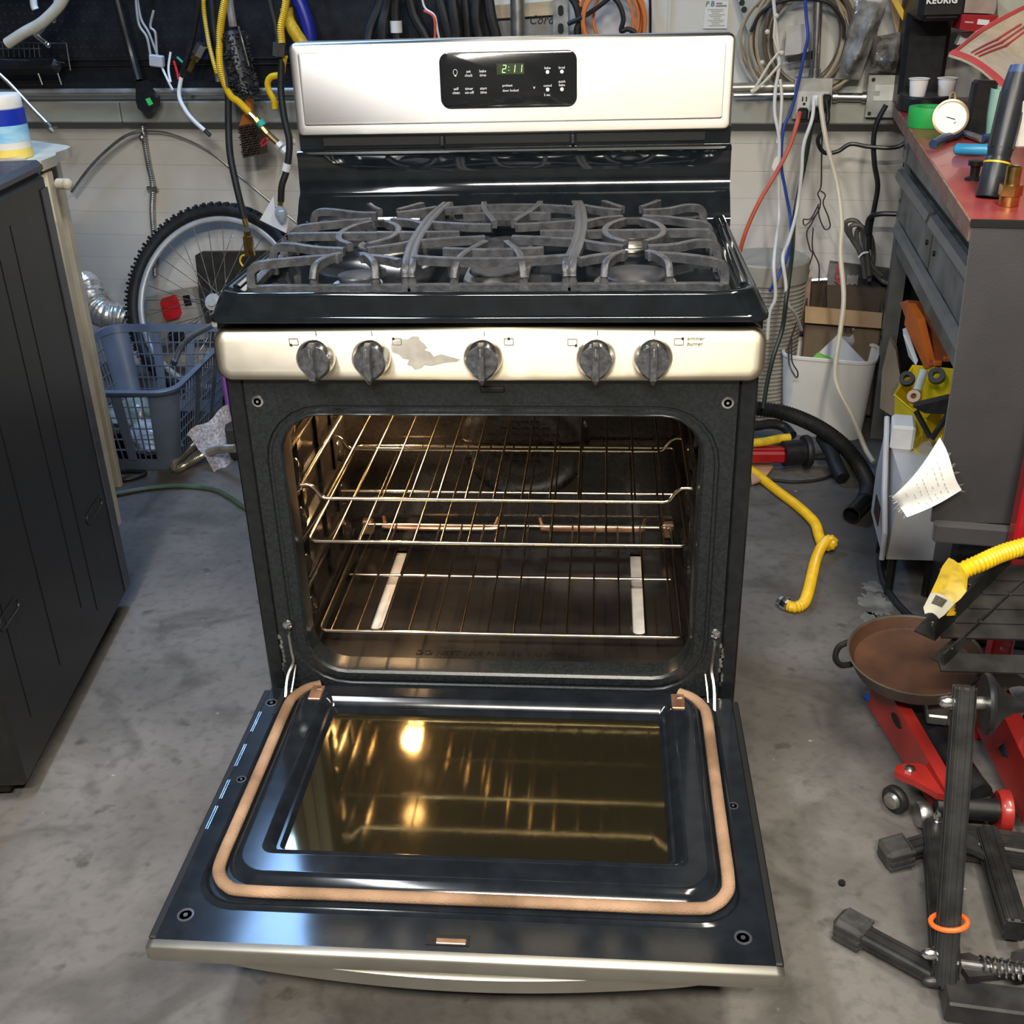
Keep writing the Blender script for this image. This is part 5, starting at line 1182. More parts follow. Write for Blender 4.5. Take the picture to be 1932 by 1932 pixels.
g = G(); g.sweep([W(uf(0.52), 0.52, 0.620), W(uf(1.76), 1.76, 0.620)], [(0.0, 0.015), (0.012, 0.010), (0.016, -0.006), (0.013, -0.013), (0.003, 0.002)], up=(0, 0, 1)); part('drawer_pull', g, m_bench_lt, p, smooth=20)
# bench legs, shelf, rear and inner panels
for u, v in ((UF + 0.012, 1.80), (1.15, 0.50), (1.50, 1.90), (1.50, 0.50)):
    g = G(); g.prism([W(u - 0.012, v - 0.028, 0), W(u + 0.028, v - 0.028, 0), W(u + 0.028, v - 0.022, 0), W(u - 0.006, v - 0.022, 0), W(u - 0.006, v + 0.028, 0), W(u - 0.012, v + 0.028, 0)], (0, 0, BT - 0.03)); l = part('leg', g, m_bench_lt, WBN)
    for zz in (0.16, 0.30, 0.78):
        g = G(); g.cyl(W(u - 0.011, v, zz), W(u - 0.014, v, zz), 0.006, n=10); part('bolt_hole', g, m_dark, l)
g = G(); g.prism([W(UF + 0.05, 1.12, 0.10), W(1.5, 1.12, 0.10), W(1.5, 1.88, 0.10), W(UF + 0.02, 1.88, 0.10)], (0, 0, 0.015)); part('lower_shelf', g, m_bench, WBN)
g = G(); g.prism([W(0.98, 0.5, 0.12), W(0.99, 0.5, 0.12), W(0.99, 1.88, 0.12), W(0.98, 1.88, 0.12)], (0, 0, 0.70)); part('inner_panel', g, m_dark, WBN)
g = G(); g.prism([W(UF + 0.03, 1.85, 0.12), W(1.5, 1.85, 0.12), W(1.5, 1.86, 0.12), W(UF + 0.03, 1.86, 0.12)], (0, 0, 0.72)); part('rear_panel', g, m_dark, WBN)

# ------------------------------------------------------------------ things on the bench
m_kblack = M('matte_black_plastic', (0.010, 0.010, 0.011), 0.4, n=0.2, ns=40)
KE = thing('coffee_machine', 'slim black pod coffee machine on the back of the bench', 'coffee machine', (0.997, 1.74, BT))
kR = Matrix.Rotation(-0.06, 3, 'Z')
def kbox(nm, c, d, m, bev=0.006):
    g = G(); g.box((0, 0, 0), d, None, bev); g.v = [tuple(kR @ (Vector(v) + Vector(c))) for v in g.v]; return part(nm, g, m, KE, local=True)
kbox('tower', (0, 0.075, 0.16), (0.116, 0.12, 0.32), m_kblack, 0.012)
kbox('brew_head', (0.0, -0.015, 0.275), (0.116, 0.22, 0.11), m_kblack, 0.014)
kbox('head_lip', (0.0, -0.075, 0.228), (0.09, 0.09, 0.02), m_kblack, 0.008)
g = G(); loop = [(0.066 * cos(a), -0.03 + 0.085 * min(0.9, sin(a) if sin(a) > 0 else 1.15 * sin(a))) for a in [2 * pi * i / 32 for i in range(32)]]
g.loft([[(*(kR @ Vector((a, b, 0)))[:2], z) for a, b in [(x * k, y * k) for x, y in loop]] for k, z in ((0.96, 0.0), (1.0, 0.004), (1.0, 0.034), (0.97, 0.038))]); part('drip_tray', g, m_kblack, KE, local=True)
g = G(); g.loft([[(*(kR @ Vector((a, b, 0)))[:2], z) for a, b in [(x * k, y * k) for x, y in loop]] for k, z in ((0.92, 0.0385), (0.92, 0.0395))]); part('tray_grid', g, M('grey_tray_rim', (0.10, 0.10, 0.10), 0.3, metal=0.5), KE, local=True)
lettering('brand_lettering', 'KEURIG', 0.020, (0.9454,1.612,1.1743), m_white_print, KE, (1, -0.06, 0), (0, 0, 1), bold=0.0008, space=1.1)
m_cup = M('white_pod_cup', (0.86, 0.84, 0.83), 0.4, n=0.03)
for px, lb, full in (((0.9654,1.66,0.9511), 'left white coffee pod on the drip tray', False), ((1.0371,1.66,0.946), 'right white coffee pod on the drip tray', True)):
    o = thing('coffee_pod', lb, 'coffee pod', (px[0], px[1], BT + 0.0396), group='coffee pods on the drip tray')
    g = G(); g.lathe([(0.0185, 0), (0.0195, 0.002), (0.0235, 0.040), (0.0265, 0.0415), (0.0265, 0.0435), (0.0235, 0.0435), (0.0225, 0.030), (0.0, 0.030)], n=24); part('cup', g, m_cup, o, local=True)
    g = G(); g.lathe([(0.0225, 0.0415), (0.0, 0.0417)], n=20, cap=False); part('pod_top', g, M('dark_pod_top', (0.03, 0.02, 0.015), 0.4) if full else M('grey_pod_top', (0.42, 0.42, 0.45), 0.4), o, local=True)
# boxes behind the machine
m_kraft = M('kraft_board', (0.36, 0.24, 0.13), 0.7, n=0.12, ns=10); m_taupe = M('taupe_carton', (0.30, 0.24, 0.20), 0.7, n=0.1); m_rbox = M('red_carton', (0.34, 0.012, 0.02), 0.45, n=0.15)
g = G(); g.box((1.25, 1.735, BT + 0.105), (0.17, 0.12, 0.21), Matrix.Rotation(-0.08, 3, 'Z'), 0.002); one('taupe_box', g, m_taupe, 'taupe carton at the back of the bench', 'box')
RB = thing('red_box', 'flat red carton lying on top of a taupe box', 'box', (1.0766,1.6,1.1084))
g = G(); g.prism([(1.0323,1.6,1.1489),(1.1202,1.6,1.1444),(1.1158,1.6,1.1099),(1.0768,1.6,1.1072),(1.0312,1.6,1.1142)], (0.008, 0.10, 0)); part('carton', g, m_rbox, RB)
g = G(); g.prism([(1.0718,1.599,1.1373),(1.1001,1.599,1.1342),(1.0982,1.599,1.1223),(1.0711,1.599,1.1253)], (0, -0.001, 0)); part('label', g, m_white_print, RB)
g = G(); g.prism([(1.0407,1.599,1.1332),(1.0625,1.599,1.1315),(1.0618,1.599,1.128),(1.0413,1.599,1.1296)], (0, -0.001, 0)); part('print', g, M('pink_print', (0.62, 0.35, 0.35), 0.5, n=0), RB)
g = G(); g.prism([(1.0315,1.62,1.2156),(1.1098,1.62,1.2137),(1.1176,1.62,1.1663),(1.1157,1.62,1.1473),(1.0387,1.62,1.1515)], (0.01, 0.1, 0)); one('torn_carton', g, M('torn_taupe_carton', (0.34, 0.27, 0.23), 0.7, n=0.15), 'torn brown carton above the red one', 'box')
g = G(); g.prism([(1.0559,1.66,1.1032),(1.1011,1.66,1.1047),(1.1165,1.66,1.0896),(1.0471,1.66,1.075)], (0.01, 0.06, 0)); one('paper_wad', g, M('white_paper', (0.74, 0.73, 0.71), 0.7), 'crumpled white paper beside the coffee machine', 'paper')
g = G(); g.prism([(1.1797,1.8459,1.2082),(1.2824,1.8305,1.2058),(1.3066,1.8269,1.0655),(1.202,1.8426,1.0668)], -back * 0.02); one('pale_board', g, M('pale_green_board', (0.46, 0.45, 0.36), 0.6), 'pale greenish board on the wall behind the bench', 'board')
g = G(); g.box((1.135, 1.45, BT + 0.045), (0.16, 0.11, 0.09), Matrix.Rotation(0.1, 3, 'Z'), 0.006); one('grey_case', g, M('dark_taupe_plastic', (0.06, 0.055, 0.052), 0.45), 'dark grey case under the towel', 'case')
# draped towel
m_towel = M('beige_terry', (0.52, 0.42, 0.30), 0.9, n=0.1, ns=30, bump=0.6, bs=260, sheen=0.3); m_stripe = M('red_towel_stripe', (0.46, 0.06, 0.06), 0.9, n=0.1)
TW = thing('towel', 'beige towel with red stripes draped over the case on the bench', 'towel', (1.15, 1.38, BT + 0.09))
T00, T10, T01, T11 = [Vector(p) for p in [(0.9299,1.3,1.0813),(1.0344,1.22,1.0132),(1.0433,1.5,1.112),(1.2152,1.42,1.0115)]]
T02, T12 = Vector((1.1787,1.56,1.1726)), Vector((1.2934,1.52,1.1077))
def tw(a, b):
    p = (T00.lerp(T10, a)).lerp(T01.lerp(T11, a), b * 2) if b < 0.5 else (T01.lerp(T11, a)).lerp(T02.lerp(T12, a), b * 2 - 1)
    return p + Vector((0, 0, 0.010 * sin(7 * a + 3 * b) * b + 0.012 * sin(pi * a)))
g = G(); g.grid([[tw(i / 14, j / 14) for j in range(15)] for i in range(15)], 0.006, (0, -0.3, 0.95)); part('cloth', g, m_towel, TW, smooth=70)
up = Vector((0, -0.0012, 0.0032))
g = G(); g.grid([[tw(i / 14, b) + up for b in (0.0, 0.035, 0.07)] for i in range(15)], 0.002, (0, 0, 1)); part('red_hem', g, M('bright_red_hem', (0.62, 0.08, 0.09), 0.85, n=0.1), TW)
for b0, b1, a0 in ((0.02, 0.0, 0.10),):
    g = G(); g.grid([[tw(a, b) + up for a in (0.02, 0.07)] for b in [k / 12 for k in range(1, 12)]], 0.002, (0, 0, 1)); part('stripe', g, m_stripe, TW)
for a in (0.24, 0.30, 0.36):
    g = G(); g.grid([[tw(a, b) + up, tw(a + 0.018, b) + up] for b in [0.12 + k / 14 for k in range(0, 10)]], 0.002, (0, 0, 1)); part('stripe', g, m_stripe, TW)
# tape roll, gauge, pliers
g = G(); c0 = Vector((0.9244,1.3378,0.915)) + Vector((0.002, 0.045, 0.0004))
g.lathe([(0.026, 0), (0.046, 0), (0.047, 0.002), (0.047, 0.044), (0.046, 0.046), (0.026, 0.046), (0.026, 0)], c0, n=32, cap=False); one('tape_roll', g, M('green_masking_tape', (0.02, 0.38, 0.07), 0.55, n=0.08), 'roll of green masking tape on the bench', 'tape')
GA = thing('pressure_gauge', 'round dial gauge with brass rim standing on the bench', 'gauge', (0.9259,1.1817,0.915))
gc = Vector((0.9073,1.14,0.9651)); gax = Vector((-0.16, -1, 0.25)).normalized()
g = G(); g.lathe([(0.030, -0.012), (0.036, -0.010), (0.038, 0.0), (0.0375, 0.006), (0.0335, 0.007), (0.0325, 0.002)], gc, gax, n=32); part('case', g, M('brass_pale', (0.60, 0.46, 0.26), 0.35, metal=0.8), GA)
g = G(); g.lathe([(0.0325, 0.0022), (0.0, 0.0024)], gc, gax, n=32, cap=False); part('dial', g, M('dial_white', (0.86, 0.85, 0.82), 0.4, n=0.02), GA)
gx = Vector((0, 0, 1)).cross(gax).normalized(); gy = gax.cross(gx)
g = G(); g.bar(gc + gax * 0.0034 - gx * 0.008 + gy * 0.001, gc + gax * 0.0034 + gx * 0.010 - gy * 0.004, 0.0016, 0.0008, up=gax); g.bar(gc + gax * 0.0034 + gx * 0.008 - gy * 0.012, gc + gax * 0.0034 + gx * 0.012 - gy * 0.009, 0.0012, 0.0008, up=gax); part('needle', g, m_dark, GA)
g = G(); g.tube([gc + gy * 0.038 + gx * 0.006, gc + gy * 0.050 + gx * 0.004, gc + gy * 0.052, gc + gy * 0.050 - gx * 0.004, gc + gy * 0.038 - gx * 0.006], 0.0025, 6); part('loop', g, MATS['brass_pale'], GA)
g = G(); g.cyl(gc - gy * 0.036 - gax * 0.004, Vector((gc.x, gc.y, BT)) - gax * 0.002, 0.008, n=10); part('stem', g, MATS['brass_pale'], GA)
m_navy = M('navy_grip', (0.02, 0.045, 0.11), 0.45, n=0.15); m_sgrip = M('sky_blue_grip', (0.03, 0.28, 0.50), 0.35, n=0.12)
PLR = thing('pliers', 'pliers with dark blue grips lying below the dial gauge', 'pliers', (0.9337,1.1808,0.915))
g = G(); a = Vector((0.8503,1.0399,0.925)); b = Vector((0.9559,1.2045,0.925)); g.tube(spl([a, a.lerp(b, 0.3) + Vector((0, 0, 0.004)), a.lerp(b, 0.7), b], 5), [0.009] * 16, 10); part('grip', g, m_navy, PLR)
g = G(); a2 = Vector((0.969,1.1041,0.925)); b2 = Vector((1.0373,1.1528,0.925)); g.tube(spl([a2, a2.lerp(b2, 0.5), b2], 5), 0.009, 10); part('grip', g, m_navy, PLR)
g = G(); g.tube([b, a2], 0.0075, 8); part('jaw', g, m_grey_metal, PLR)
g = G(); P = spl([(0.8711,0.9578,0.927),(0.8977,0.9411,0.928),(0.931,0.9307,0.928),(0.969,0.9199,0.928)], 6); g.tube(P, [0.006] + [0.0115] * (len(P) - 2) + [0.010], 12); one('blue_tool', g, m_sgrip, 'sky blue tool handle lying on the red bench top', 'tool')
# black tool case standing behind, mint mug
g = G(); c0 = Vector((0.9835,1.1751,0.915)); g.box(c0 + Vector((0.0, 0.02, 0.060)), (0.050, 0.035, 0.12), Matrix.Rotation(0.05, 3, 'Y'), 0.006); one('black_tool_case', g, m_kblack, 'upright black tool case beside the dial gauge', 'case')
MG = thing('mug', 'mint green mug on the bench', 'mug', (1.0362,1.1691,0.915))
g = G(); g.lathe([(0.034, 0), (0.038, 0.003), (0.042, 0.05), (0.0425, 0.105), (0.040, 0.105), (0.038, 0.02), (0.0, 0.018)], n=28); m_mint = M('mint_glaze', (0.34, 0.56, 0.42), 0.25, n=0.05); part('cup', g, m_mint, MG, local=True)
g = G(); g.tube(spl([(0.005, -0.041, 0.09), (0.01, -0.062, 0.085), (0.012, -0.070, 0.055), (0.01, -0.060, 0.03), (0.005, -0.040, 0.022)], 5), 0.006, 8); part('handle', g, m_mint, MG, local=True)
# torch and brass fitting at the near end
m_torch = M('charcoal_body', (0.016, 0.018, 0.022), 0.38, n=0.15)
TC = thing('work_light', 'black handheld work light with a yellow ring near the bench edge', 'work light', (0.7975,0.4744,0.915))
b0 = Vector((0.8002,0.4833,0.915)) + Vector((0.006, 0.022, 0)); top = Vector((0.84,0.56,1.1039))
ax = (top - b0).normalized(); L = (top - b0).length
b1 = b0 + ax * 0.062
g = G(); g.lathe([(0.021, 0), (0.0215, 0.002), (0.0215, 0.060), (0.019, 0.066)], b0, ax, n=24); part('base', g, m_torch, TC)
g = G(); g.lathe([(0.0218, 0), (0.0218, 0.003)], b0 + ax * 0.055, ax, n=24); part('yellow_ring', g, m_yellow, TC)
g = G(); g.lathe([(0.019, 0.0), (0.020, 0.01), (0.021, L - 0.09), (0.018, L - 0.066)], b0 + ax * 0.066, ax, n=20)
for k in range(10):
    an = 2 * pi * k / 10; x = Vector((1, 0, 0)) - ax * ax.x; x.normalize(); y = ax.cross(x); d = x * cos(an) + y * sin(an)
    g.bar(b0 + ax * 0.08 + d * 0.020, b0 + ax * (L - 0.03) + d * 0.021, 0.004, 0.003, up=d)
part('body', g, m_torch, TC)
g = G(); g.lathe([(0.018, 0), (0.0165, 0.012), (0.0, 0.013)], b0 + ax * L, ax, n=20); part('blue_cap', g, M('navy_cap', (0.03, 0.06, 0.14), 0.4), TC)
g = G(); g.box(b0 + ax * 0.12 + Vector((0.030, 0.0, 0)), (0.026, 0.02, 0.075), None, 0.003); part('lamp_window', g, M('pale_lens', (0.55, 0.53, 0.48), 0.4), TC)
g = G(); c0 = Vector((0.8379,0.643,0.915)) + Vector((-0.008, 0.03, 0)); g.lathe([(0.016, 0), (0.016, 0.004), (0.008, 0.008), (0.009, 0.024), (0.014, 0.026), (0.014, 0.034), (0.0, 0.036)], c0, n=14); one('black_stopper', g, m_kblack, 'small black stopper beside the work light', 'stopper')
BF = thing('brass_coupling', 'brass coupling standing at the near corner of the bench', 'fitting', (0.8083,0.3955,0.915))
c0 = Vector((0.8162,0.4204,0.915)) + Vector((0, 0.016, 0))
g = G(); g.lathe([(0.015, 0), (0.016, 0.001), (0.016, 0.016), (0.0145, 0.017)], c0, n=20); part('lower_ring', g, m_brass, BF)
g = G(); g.lathe([(0.0185, 0.017), (0.0185, 0.034)], c0, n=6); part('hex_nut', g, m_brass, BF)
g = G(); g.lathe([(0.012, 0.034), (0.012, 0.062), (0.009, 0.064)], c0, n=18); part('upper_tube', g, m_brass, BF)
# ------------------------------------------------------------------ dark padded panel and red post at the near end
m_pad = M('dark_grey_canvas', (0.030, 0.028, 0.030), 0.75, n=0.18, ns=7, bump=0.2, bs=300, sheen=0.2)
CV = thing('canvas_cover', 'dark grey canvas cover hanging on the near end of the bench', 'cover', tuple(W(0.90, 0.40, 0.38)), -TH)
g = G(); rows = []
for i in range(13):
    r = []
    for j in range(17):
        a, b = i / 12, j / 16
        vv = 0.412 - 0.016 * sin(pi * min(1, b * 1.2)) * (1 - a) - 0.010 * sin(6 * a + 2.5 * b) * b
        r.append(W(0.670 + 0.42 * a + 0.008 * b, vv, 0.910 - 0.505 * b))
    rows.append(r)
g.grid(rows, 0.008, -back); part('cloth_front', g, m_pad, CV, smooth=70)
g = G(); g.sweep([W(0.668, 0.416, 0.914), W(1.10, 0.416, 0.914)], [(0.006, 0.005), (-0.006, 0.005), (-0.006, -0.005), (0.006, -0.005)]); part('top_binding', g, m_dark, CV)
g = G(); g.bar(W(0.682, 0.398, 0.392), W(1.11, 0.398, 0.392), 0.022, 0.036, bev=0.004); part('stiff_hem', g, m_pad, CV)
m_redpost = M('red_machine_paint', (0.34, 0.009, 0.014), 0.32, n=0.08, ns=12, coat=0.3)
RP = thing('red_post', 'glossy red steel post standing in front of the canvas cover', 'post', (0.862, 0.238, 0))
g = G(); g.box((0, 0, 0.465), (0.036, 0.040, 0.93), Matrix.Rotation(-0.10, 3, 'Z'), 0.004); part('upright', g, m_redpost, RP, local=True)
g = G(); g.box((1.00, 0.62, 0.16), (0.26, 0.22, 0.30), Matrix.Rotation(-TH, 3, 'Z'), 0.01); one('black_crate', g, m_black_plastic, 'black crate in the shadow under the canvas cover', 'crate')

# ------------------------------------------------------------------ shelf contents of the bench
m_ocase = M('orange_case_plastic', (0.55, 0.13, 0.015), 0.4, n=0.1); m_olid = M('smoky_orange_lid', (0.30, 0.08, 0.03), 0.3, n=0.12)
OCs = thing('organizer_case', 'orange organizer case with smoky lid standing under the drawers', 'organizer', (0.9552,1.2,0.3797))
P = [Vector(p) for p in [(0.8913,1.22,0.4784),(0.892,1.22,0.5311),(0.8966,1.14,0.518),(0.9277,1.1,0.4141),(0.9186,1.1,0.4088)]]
g = G(); g.prism(P, (0.018, 0.0, 0.0)); part('base_shell', g, m_ocase, OCs)
P2 = [Vector(p) for p in [(0.8964,1.24,0.5333),(0.9376,1.26,0.5249),(0.989,1.12,0.4309),(0.9319,1.09,0.4175)]]
g = G(); g.prism(P2, (-0.012, 0.02, -0.012)); part('lid', g, m_olid, OCs)
for t in (0.3, 0.75):
    g = G(); c0 = P2[2].lerp(P2[3], t); g.box(c0, (0.02, 0.012, 0.012), None, 0.002); part('latch', g, m_ocase, OCs)
g = G(); g.prism([(0.9087,1.28,0.4328),(0.9209,1.28,0.4383),(0.9422,1.24,0.3798),(0.9389,1.24,0.366),(0.9289,1.28,0.3775)], (0.01, 0.05, 0)); one('white_case', g, m_white_plastic, 'white plastic case edge beside the orange organizer', 'case')
m_ybin = M('yellow_bin_plastic', (0.62, 0.46, 0.012), 0.38, n=0.1)
def hopper(label, q, depth, grp='yellow parts bins under the bench'):
    # q: front lip left, front lip right, back rim right, back rim left; depth downwards
    o = thing('parts_bin', label, 'bin', tuple(sum((Vector(p) for p in q), Vector()) / 4 - Vector((0, 0, depth))), group=grp)
    Q = [Vector(p) for p in q]; c = sum(Q, Vector()) / 4
    B_ = [c.lerp(p, 0.86) + Vector((0, 0, -depth)) for p in Q]
    Bz = min(b.z for b in B_); B_ = [Vector((b.x, b.y, Bz)) for b in B_]
    for i in range(4):
        j = (i + 1) % 4; n = ((Q[i] + Q[j]) / 2 - c); n.z = 0; n.normalize()
        g = G(); g.prism([Q[i], Q[j], B_[j], B_[i]], -n * 0.003); part('wall', g, m_ybin, o, smooth=0)
    g = G(); g.prism(B_, (0, 0, 0.003)); part('floor_panel', g, m_ybin, o)
    g = G(); g.tube(Q, 0.003, 6, closed=True); part('rim', g, m_ybin, o)
    return o
hopper('upper yellow parts bin full of fittings under the bench', [(0.8478,1.06,0.3557),(0.8836,0.92,0.3448),(0.9882,1.0,0.4359),(0.9083,1.16,0.3934)], 0.075)
hopper('lower yellow parts bin with black parts under the bench', [(0.8595,0.9,0.2886),(0.8838,0.84,0.2801),(0.9581,0.86,0.3878),(0.9246,1.0,0.3393)], 0.10)
rnd = random.Random(12)
for i, (px, nm, lb, mt, r) in enumerate((((0.8713,1.06,0.3992), 'pipe_elbow', 'dark ring shaped fitting at the left of the upper yellow bin', m_rubber, 0.017), ((0.8944,1.03,0.406), 'pipe_stub', 'pale green plastic pipe stub in the upper yellow bin', M('pale_green_plastic', (0.42, 0.47, 0.40), 0.4), 0.012), ((0.8726,0.99,0.3806), 'copper_tee', 'pinkish round fitting at the front of the upper yellow bin', M('pinkish_copper', (0.45, 0.30, 0.24), 0.4), 0.015), ((0.9285,1.03,0.4176), 'rubber_coupling', 'black rubber coupling at the back of the upper yellow bin', m_black_plastic, 0.019))):
    c0 = Vector(px); g = G()
    if nm == 'pipe_stub': g.tube([c0 + Vector((-0.012, -0.02, -0.022)), c0 + Vector((0.006, 0.01, 0.016))], 0.010, 12)
    else: g.lathe([(r * 0.45, -0.008), (r, -0.008), (r * 1.05, 0), (r, 0.008), (r * 0.45, 0.008), (r * 0.45, -0.008)], c0 + Vector((0, 0, -0.004)), (-0.4, -0.7, 0.6), n=18, cap=False)
    one(nm, g, mt, lb, 'fitting')
BP = thing('folded_pouch', 'black folded leather pouch in the lower yellow bin', 'pouch', (0.9215,0.84,0.3335))
g = G(); g.prism([(0.8407,0.88,0.3944),(0.9018,0.84,0.4295),(0.9378,0.82,0.4455),(0.9433,0.82,0.4094),(0.9071,0.84,0.3929),(0.8658,0.87,0.3835)], (0.01, 0.03, 0.0)); part('flap', g, m_rubber, BP)
g = G(); g.bar((0.8457,0.87,0.3896), (0.8787,0.85,0.3354), 0.012, 0.008); g.bar((0.9068,0.84,0.3954), (0.8795,0.84,0.3358), 0.012, 0.008); part('strap', g, m_rubber, BP)
g = G(); g.prism([(0.9209,1.45,0.3678),(0.9277,1.4,0.3548),(0.9248,1.3,0.3025),(0.8967,1.2,0.24),(0.9013,1.38,0.1989),(0.9124,1.45,0.2788)], (0.01, 0.03, 0)); one('cardboard_flap', g, m_kraft, 'torn brown cardboard flap behind the bench leg', 'cardboard')

# white metal box with angled frame
m_wmetal = M('white_painted_metal', (0.58, 0.57, 0.56), 0.35, n=0.08, ns=10, metal=0.2)
WX = thing('white_metal_box', 'white painted metal box with an angled side frame under the bench end', 'metal box', (0.88, 0.84, 0.10))
a0, a1, a2 = Vector((0.785, 0.720, 0.10)), Vector((0.900, 0.717, 0.10)), Vector((0.809, 0.956, 0.10))
a3 = a1 + (a2 - a0)
g = G(); g.prism([a0, a1, a3, a2], (0.012, 0.01, 0.185)); part('body', g, m_wmetal, WX)
g = G(); bd = (a2 - a0); sh = Vector((-0.008, 0, 0))
pf = [a0 + sh, a0 + sh + bd * 0.02 + Vector((0, 0, 0.06)), a0 + sh + bd * 0.35 + Vector((0.0, 0, 0.125)), a0 + sh + bd * 1.0 + Vector((0.01, 0, 0.24)), a2 + sh + Vector((0.005, 0.02, 0.10)), a2 + sh]
g.prism(pf, (0.004, 0, 0)); part('side_plate', g, m_wmetal, WX)
g = G(); g.tube([p + Vector((-0.002, 0, 0)) for p in pf[:4]], 0.006, 8); part('folded_edge', g, m_wmetal, WX)
g = G(); g.prism([a0 + Vector((-0.0125, 0.06, 0.05)), a0 + Vector((-0.0115, 0.11, 0.06)), a0 + Vector((-0.0115, 0.11, 0.105)), a0 + Vector((-0.0125, 0.06, 0.095))], (0.002, 0, 0)); part('rating_label', g, m_dark, WX)
g = G(); g.box(a2 + Vector((0.03, -0.03, 0.215)), (0.05, 0.08, 0.06), Matrix.Rotation(-0.2, 3, 'Z'), 0.006); part('vent_block', g, m_white_plastic, WX)
for p in (a0 + Vector((0.02, 0.02, 0)), a1 + Vector((-0.015, 0.02, 0)), a3 + Vector((-0.02, -0.02, 0)), a2 + Vector((0.02, -0.02, 0))):
    g = G(); g.cyl(p, (p.x, p.y, 0.0), 0.009, n=8); part('support_leg', g, m_dark, WX)
# paper sheet hung on it
PS = thing('printed_cloth', 'white frayed cloth with faint printing hanging in front of the white metal box', 'cloth', (0.6909,0.26,0.45))
e0, e1, e2, e3 = [Vector(p) for p in [(0.7123,0.268,0.5761),(0.7601,0.258,0.4814),(0.676,0.255,0.4354),(0.6495,0.275,0.4671)]]
rows = []
for i in range(11):
    r = []
    for j in range(11):
        a, b = i / 10, j / 10; p = e0.lerp(e1, a).lerp(e3.lerp(e2, a), b)
        r.append(p + Vector((0, -0.010 * sin(pi * b) - 0.008 * sin(4 * a + 2 * b), 0.004 * sin(7 * a) * (1 - b))))
    rows.append(r)
g = G(); g.grid(rows, 0.0012, (0, -1, 0)); part('sheet', g, M('bright_white_cloth', (0.84, 0.83, 0.79), 0.8, n=0.02), PS, smooth=70)
g = G(); rnd = random.Random(3)
for i in range(2, 9):
    for j in range(2, 9):
        if rnd.random() < 0.75:
            p = Vector(rows[i][j]) + Vector((0, -0.0012, 0)); q = Vector(rows[i + 1][j]) + Vector((0, -0.0012, 0)); g.bar(p, p.lerp(q, rnd.uniform(0.3, 0.8)), 0.0012, 0.0006, up=(0, -1, 0))
part('printing', g, M('faint_grey_print', (0.52, 0.52, 0.48), 0.7, n=0), PS, smooth=0)
g = G()
for i in range(26):
    a = rnd.random(); p = e0.lerp(e1, a) if i % 2 else e3.lerp(e2, a); d = (p - (e0 + e1 + e2 + e3) / 4).normalized(); g.cyl(p - d * 0.003, p + d * rnd.uniform(0.004, 0.009) + Vector((0, 0, rnd.uniform(-0.004, 0.003))), 0.00018, n=3)
part('frayed_threads', g, m_white_plastic, PS, smooth=0, kind='stuff')

# ================================================================== along the back wall on the right
m_wbin = M('white_bin_plastic', (0.74, 0.73, 0.70), 0.35, n=0.03, ns=8)
def bin_(name, label, fl, fr, depth_v, h, taper, mat, rt=0.006):
    """wastebasket from its front rim corners"""
    fl, fr = Vector(fl), Vector(fr); d = (fr - fl).normalized(); n = Vector((-d.y, d.x, 0))
    cx = (fl + fr) / 2 + n * depth_v / 2; hw = (fr - fl).length / 2; hd = depth_v / 2
    o = thing(name, label, 'waste bin', (cx.x, cx.y, 0), math.atan2(d.y, d.x))
    L = lambda k, z, off=0.0: xy(rr2(-hw * k - off, hw * k + off, -hd * k - off, hd * k + off, 0.05 * k, 6), z)
    g = G(); g.loft([L(taper, 0.0), L(1.0, h), L(0.985, h), L(taper * 0.97, 0.004)], cap0=True, cap1=True); part('body', g, mat, o, local=True, smooth=50)
    g = G(); g.sweep(L(1.0, h), [(rt, 0.003), (0, 0.005), (-rt * 0.5, 0.003), (-rt * 0.5, -0.005), (rt, -0.004)], closed=True); part('rim', g, mat, o, local=True)
    return o
WBi = bin_('waste_bin', 'white plastic waste bin in front of the cardboard box', (0.6759,1.6767,0.245), (0.9317,1.6013,0.245), 0.19, 0.245, 0.86, m_wbin)
g = G(); g.prism([(0.779,1.72,0.224),(0.8464,1.74,0.2888),(0.8559,1.74,0.2856),(0.9388,1.7,0.2079),(0.8752,1.68,0.1986)], (0, 0.004, 0)); one('plastic_sheet', g, M('pale_blue_film', (0.42, 0.46, 0.50), 0.3, n=0.05), 'pale blue plastic sheet poking out of the white bin', 'sheet')
g = G(); g.prism([(0.7706,1.7,0.2291),(0.7891,1.71,0.2452),(0.8342,1.69,0.2308),(0.8291,1.69,0.2211)], (0, 0.003, 0)); one('green_card', g, M('leaf_green_card', (0.12, 0.42, 0.04), 0.5, n=0.05), 'bright green card corner in the white bin', 'card')
m_gcan = M('warm_grey_plastic', (0.33, 0.31, 0.27), 0.45, n=0.06)
GC = thing('trash_can', 'tall ribbed grey trash can behind the range', 'trash can', (0.640, 1.875, 0))
g = G(); pf = [(0.100, 0.0)]
zz = 0.02
while zz < 0.425:
    r = 0.095 + 0.020 * zz / 0.44; pf += [(r, zz), (r + 0.004, zz + 0.004), (r, zz + 0.008)]; zz += 0.0125
pf += [(0.116, 0.435), (0.121, 0.44), (0.121, 0.495), (0.117, 0.50), (0.0, 0.50)]
g.lathe(pf, (0, -0.05, 0), n=28); part('ribbed_body', g, m_gcan, GC, local=True, smooth=25)
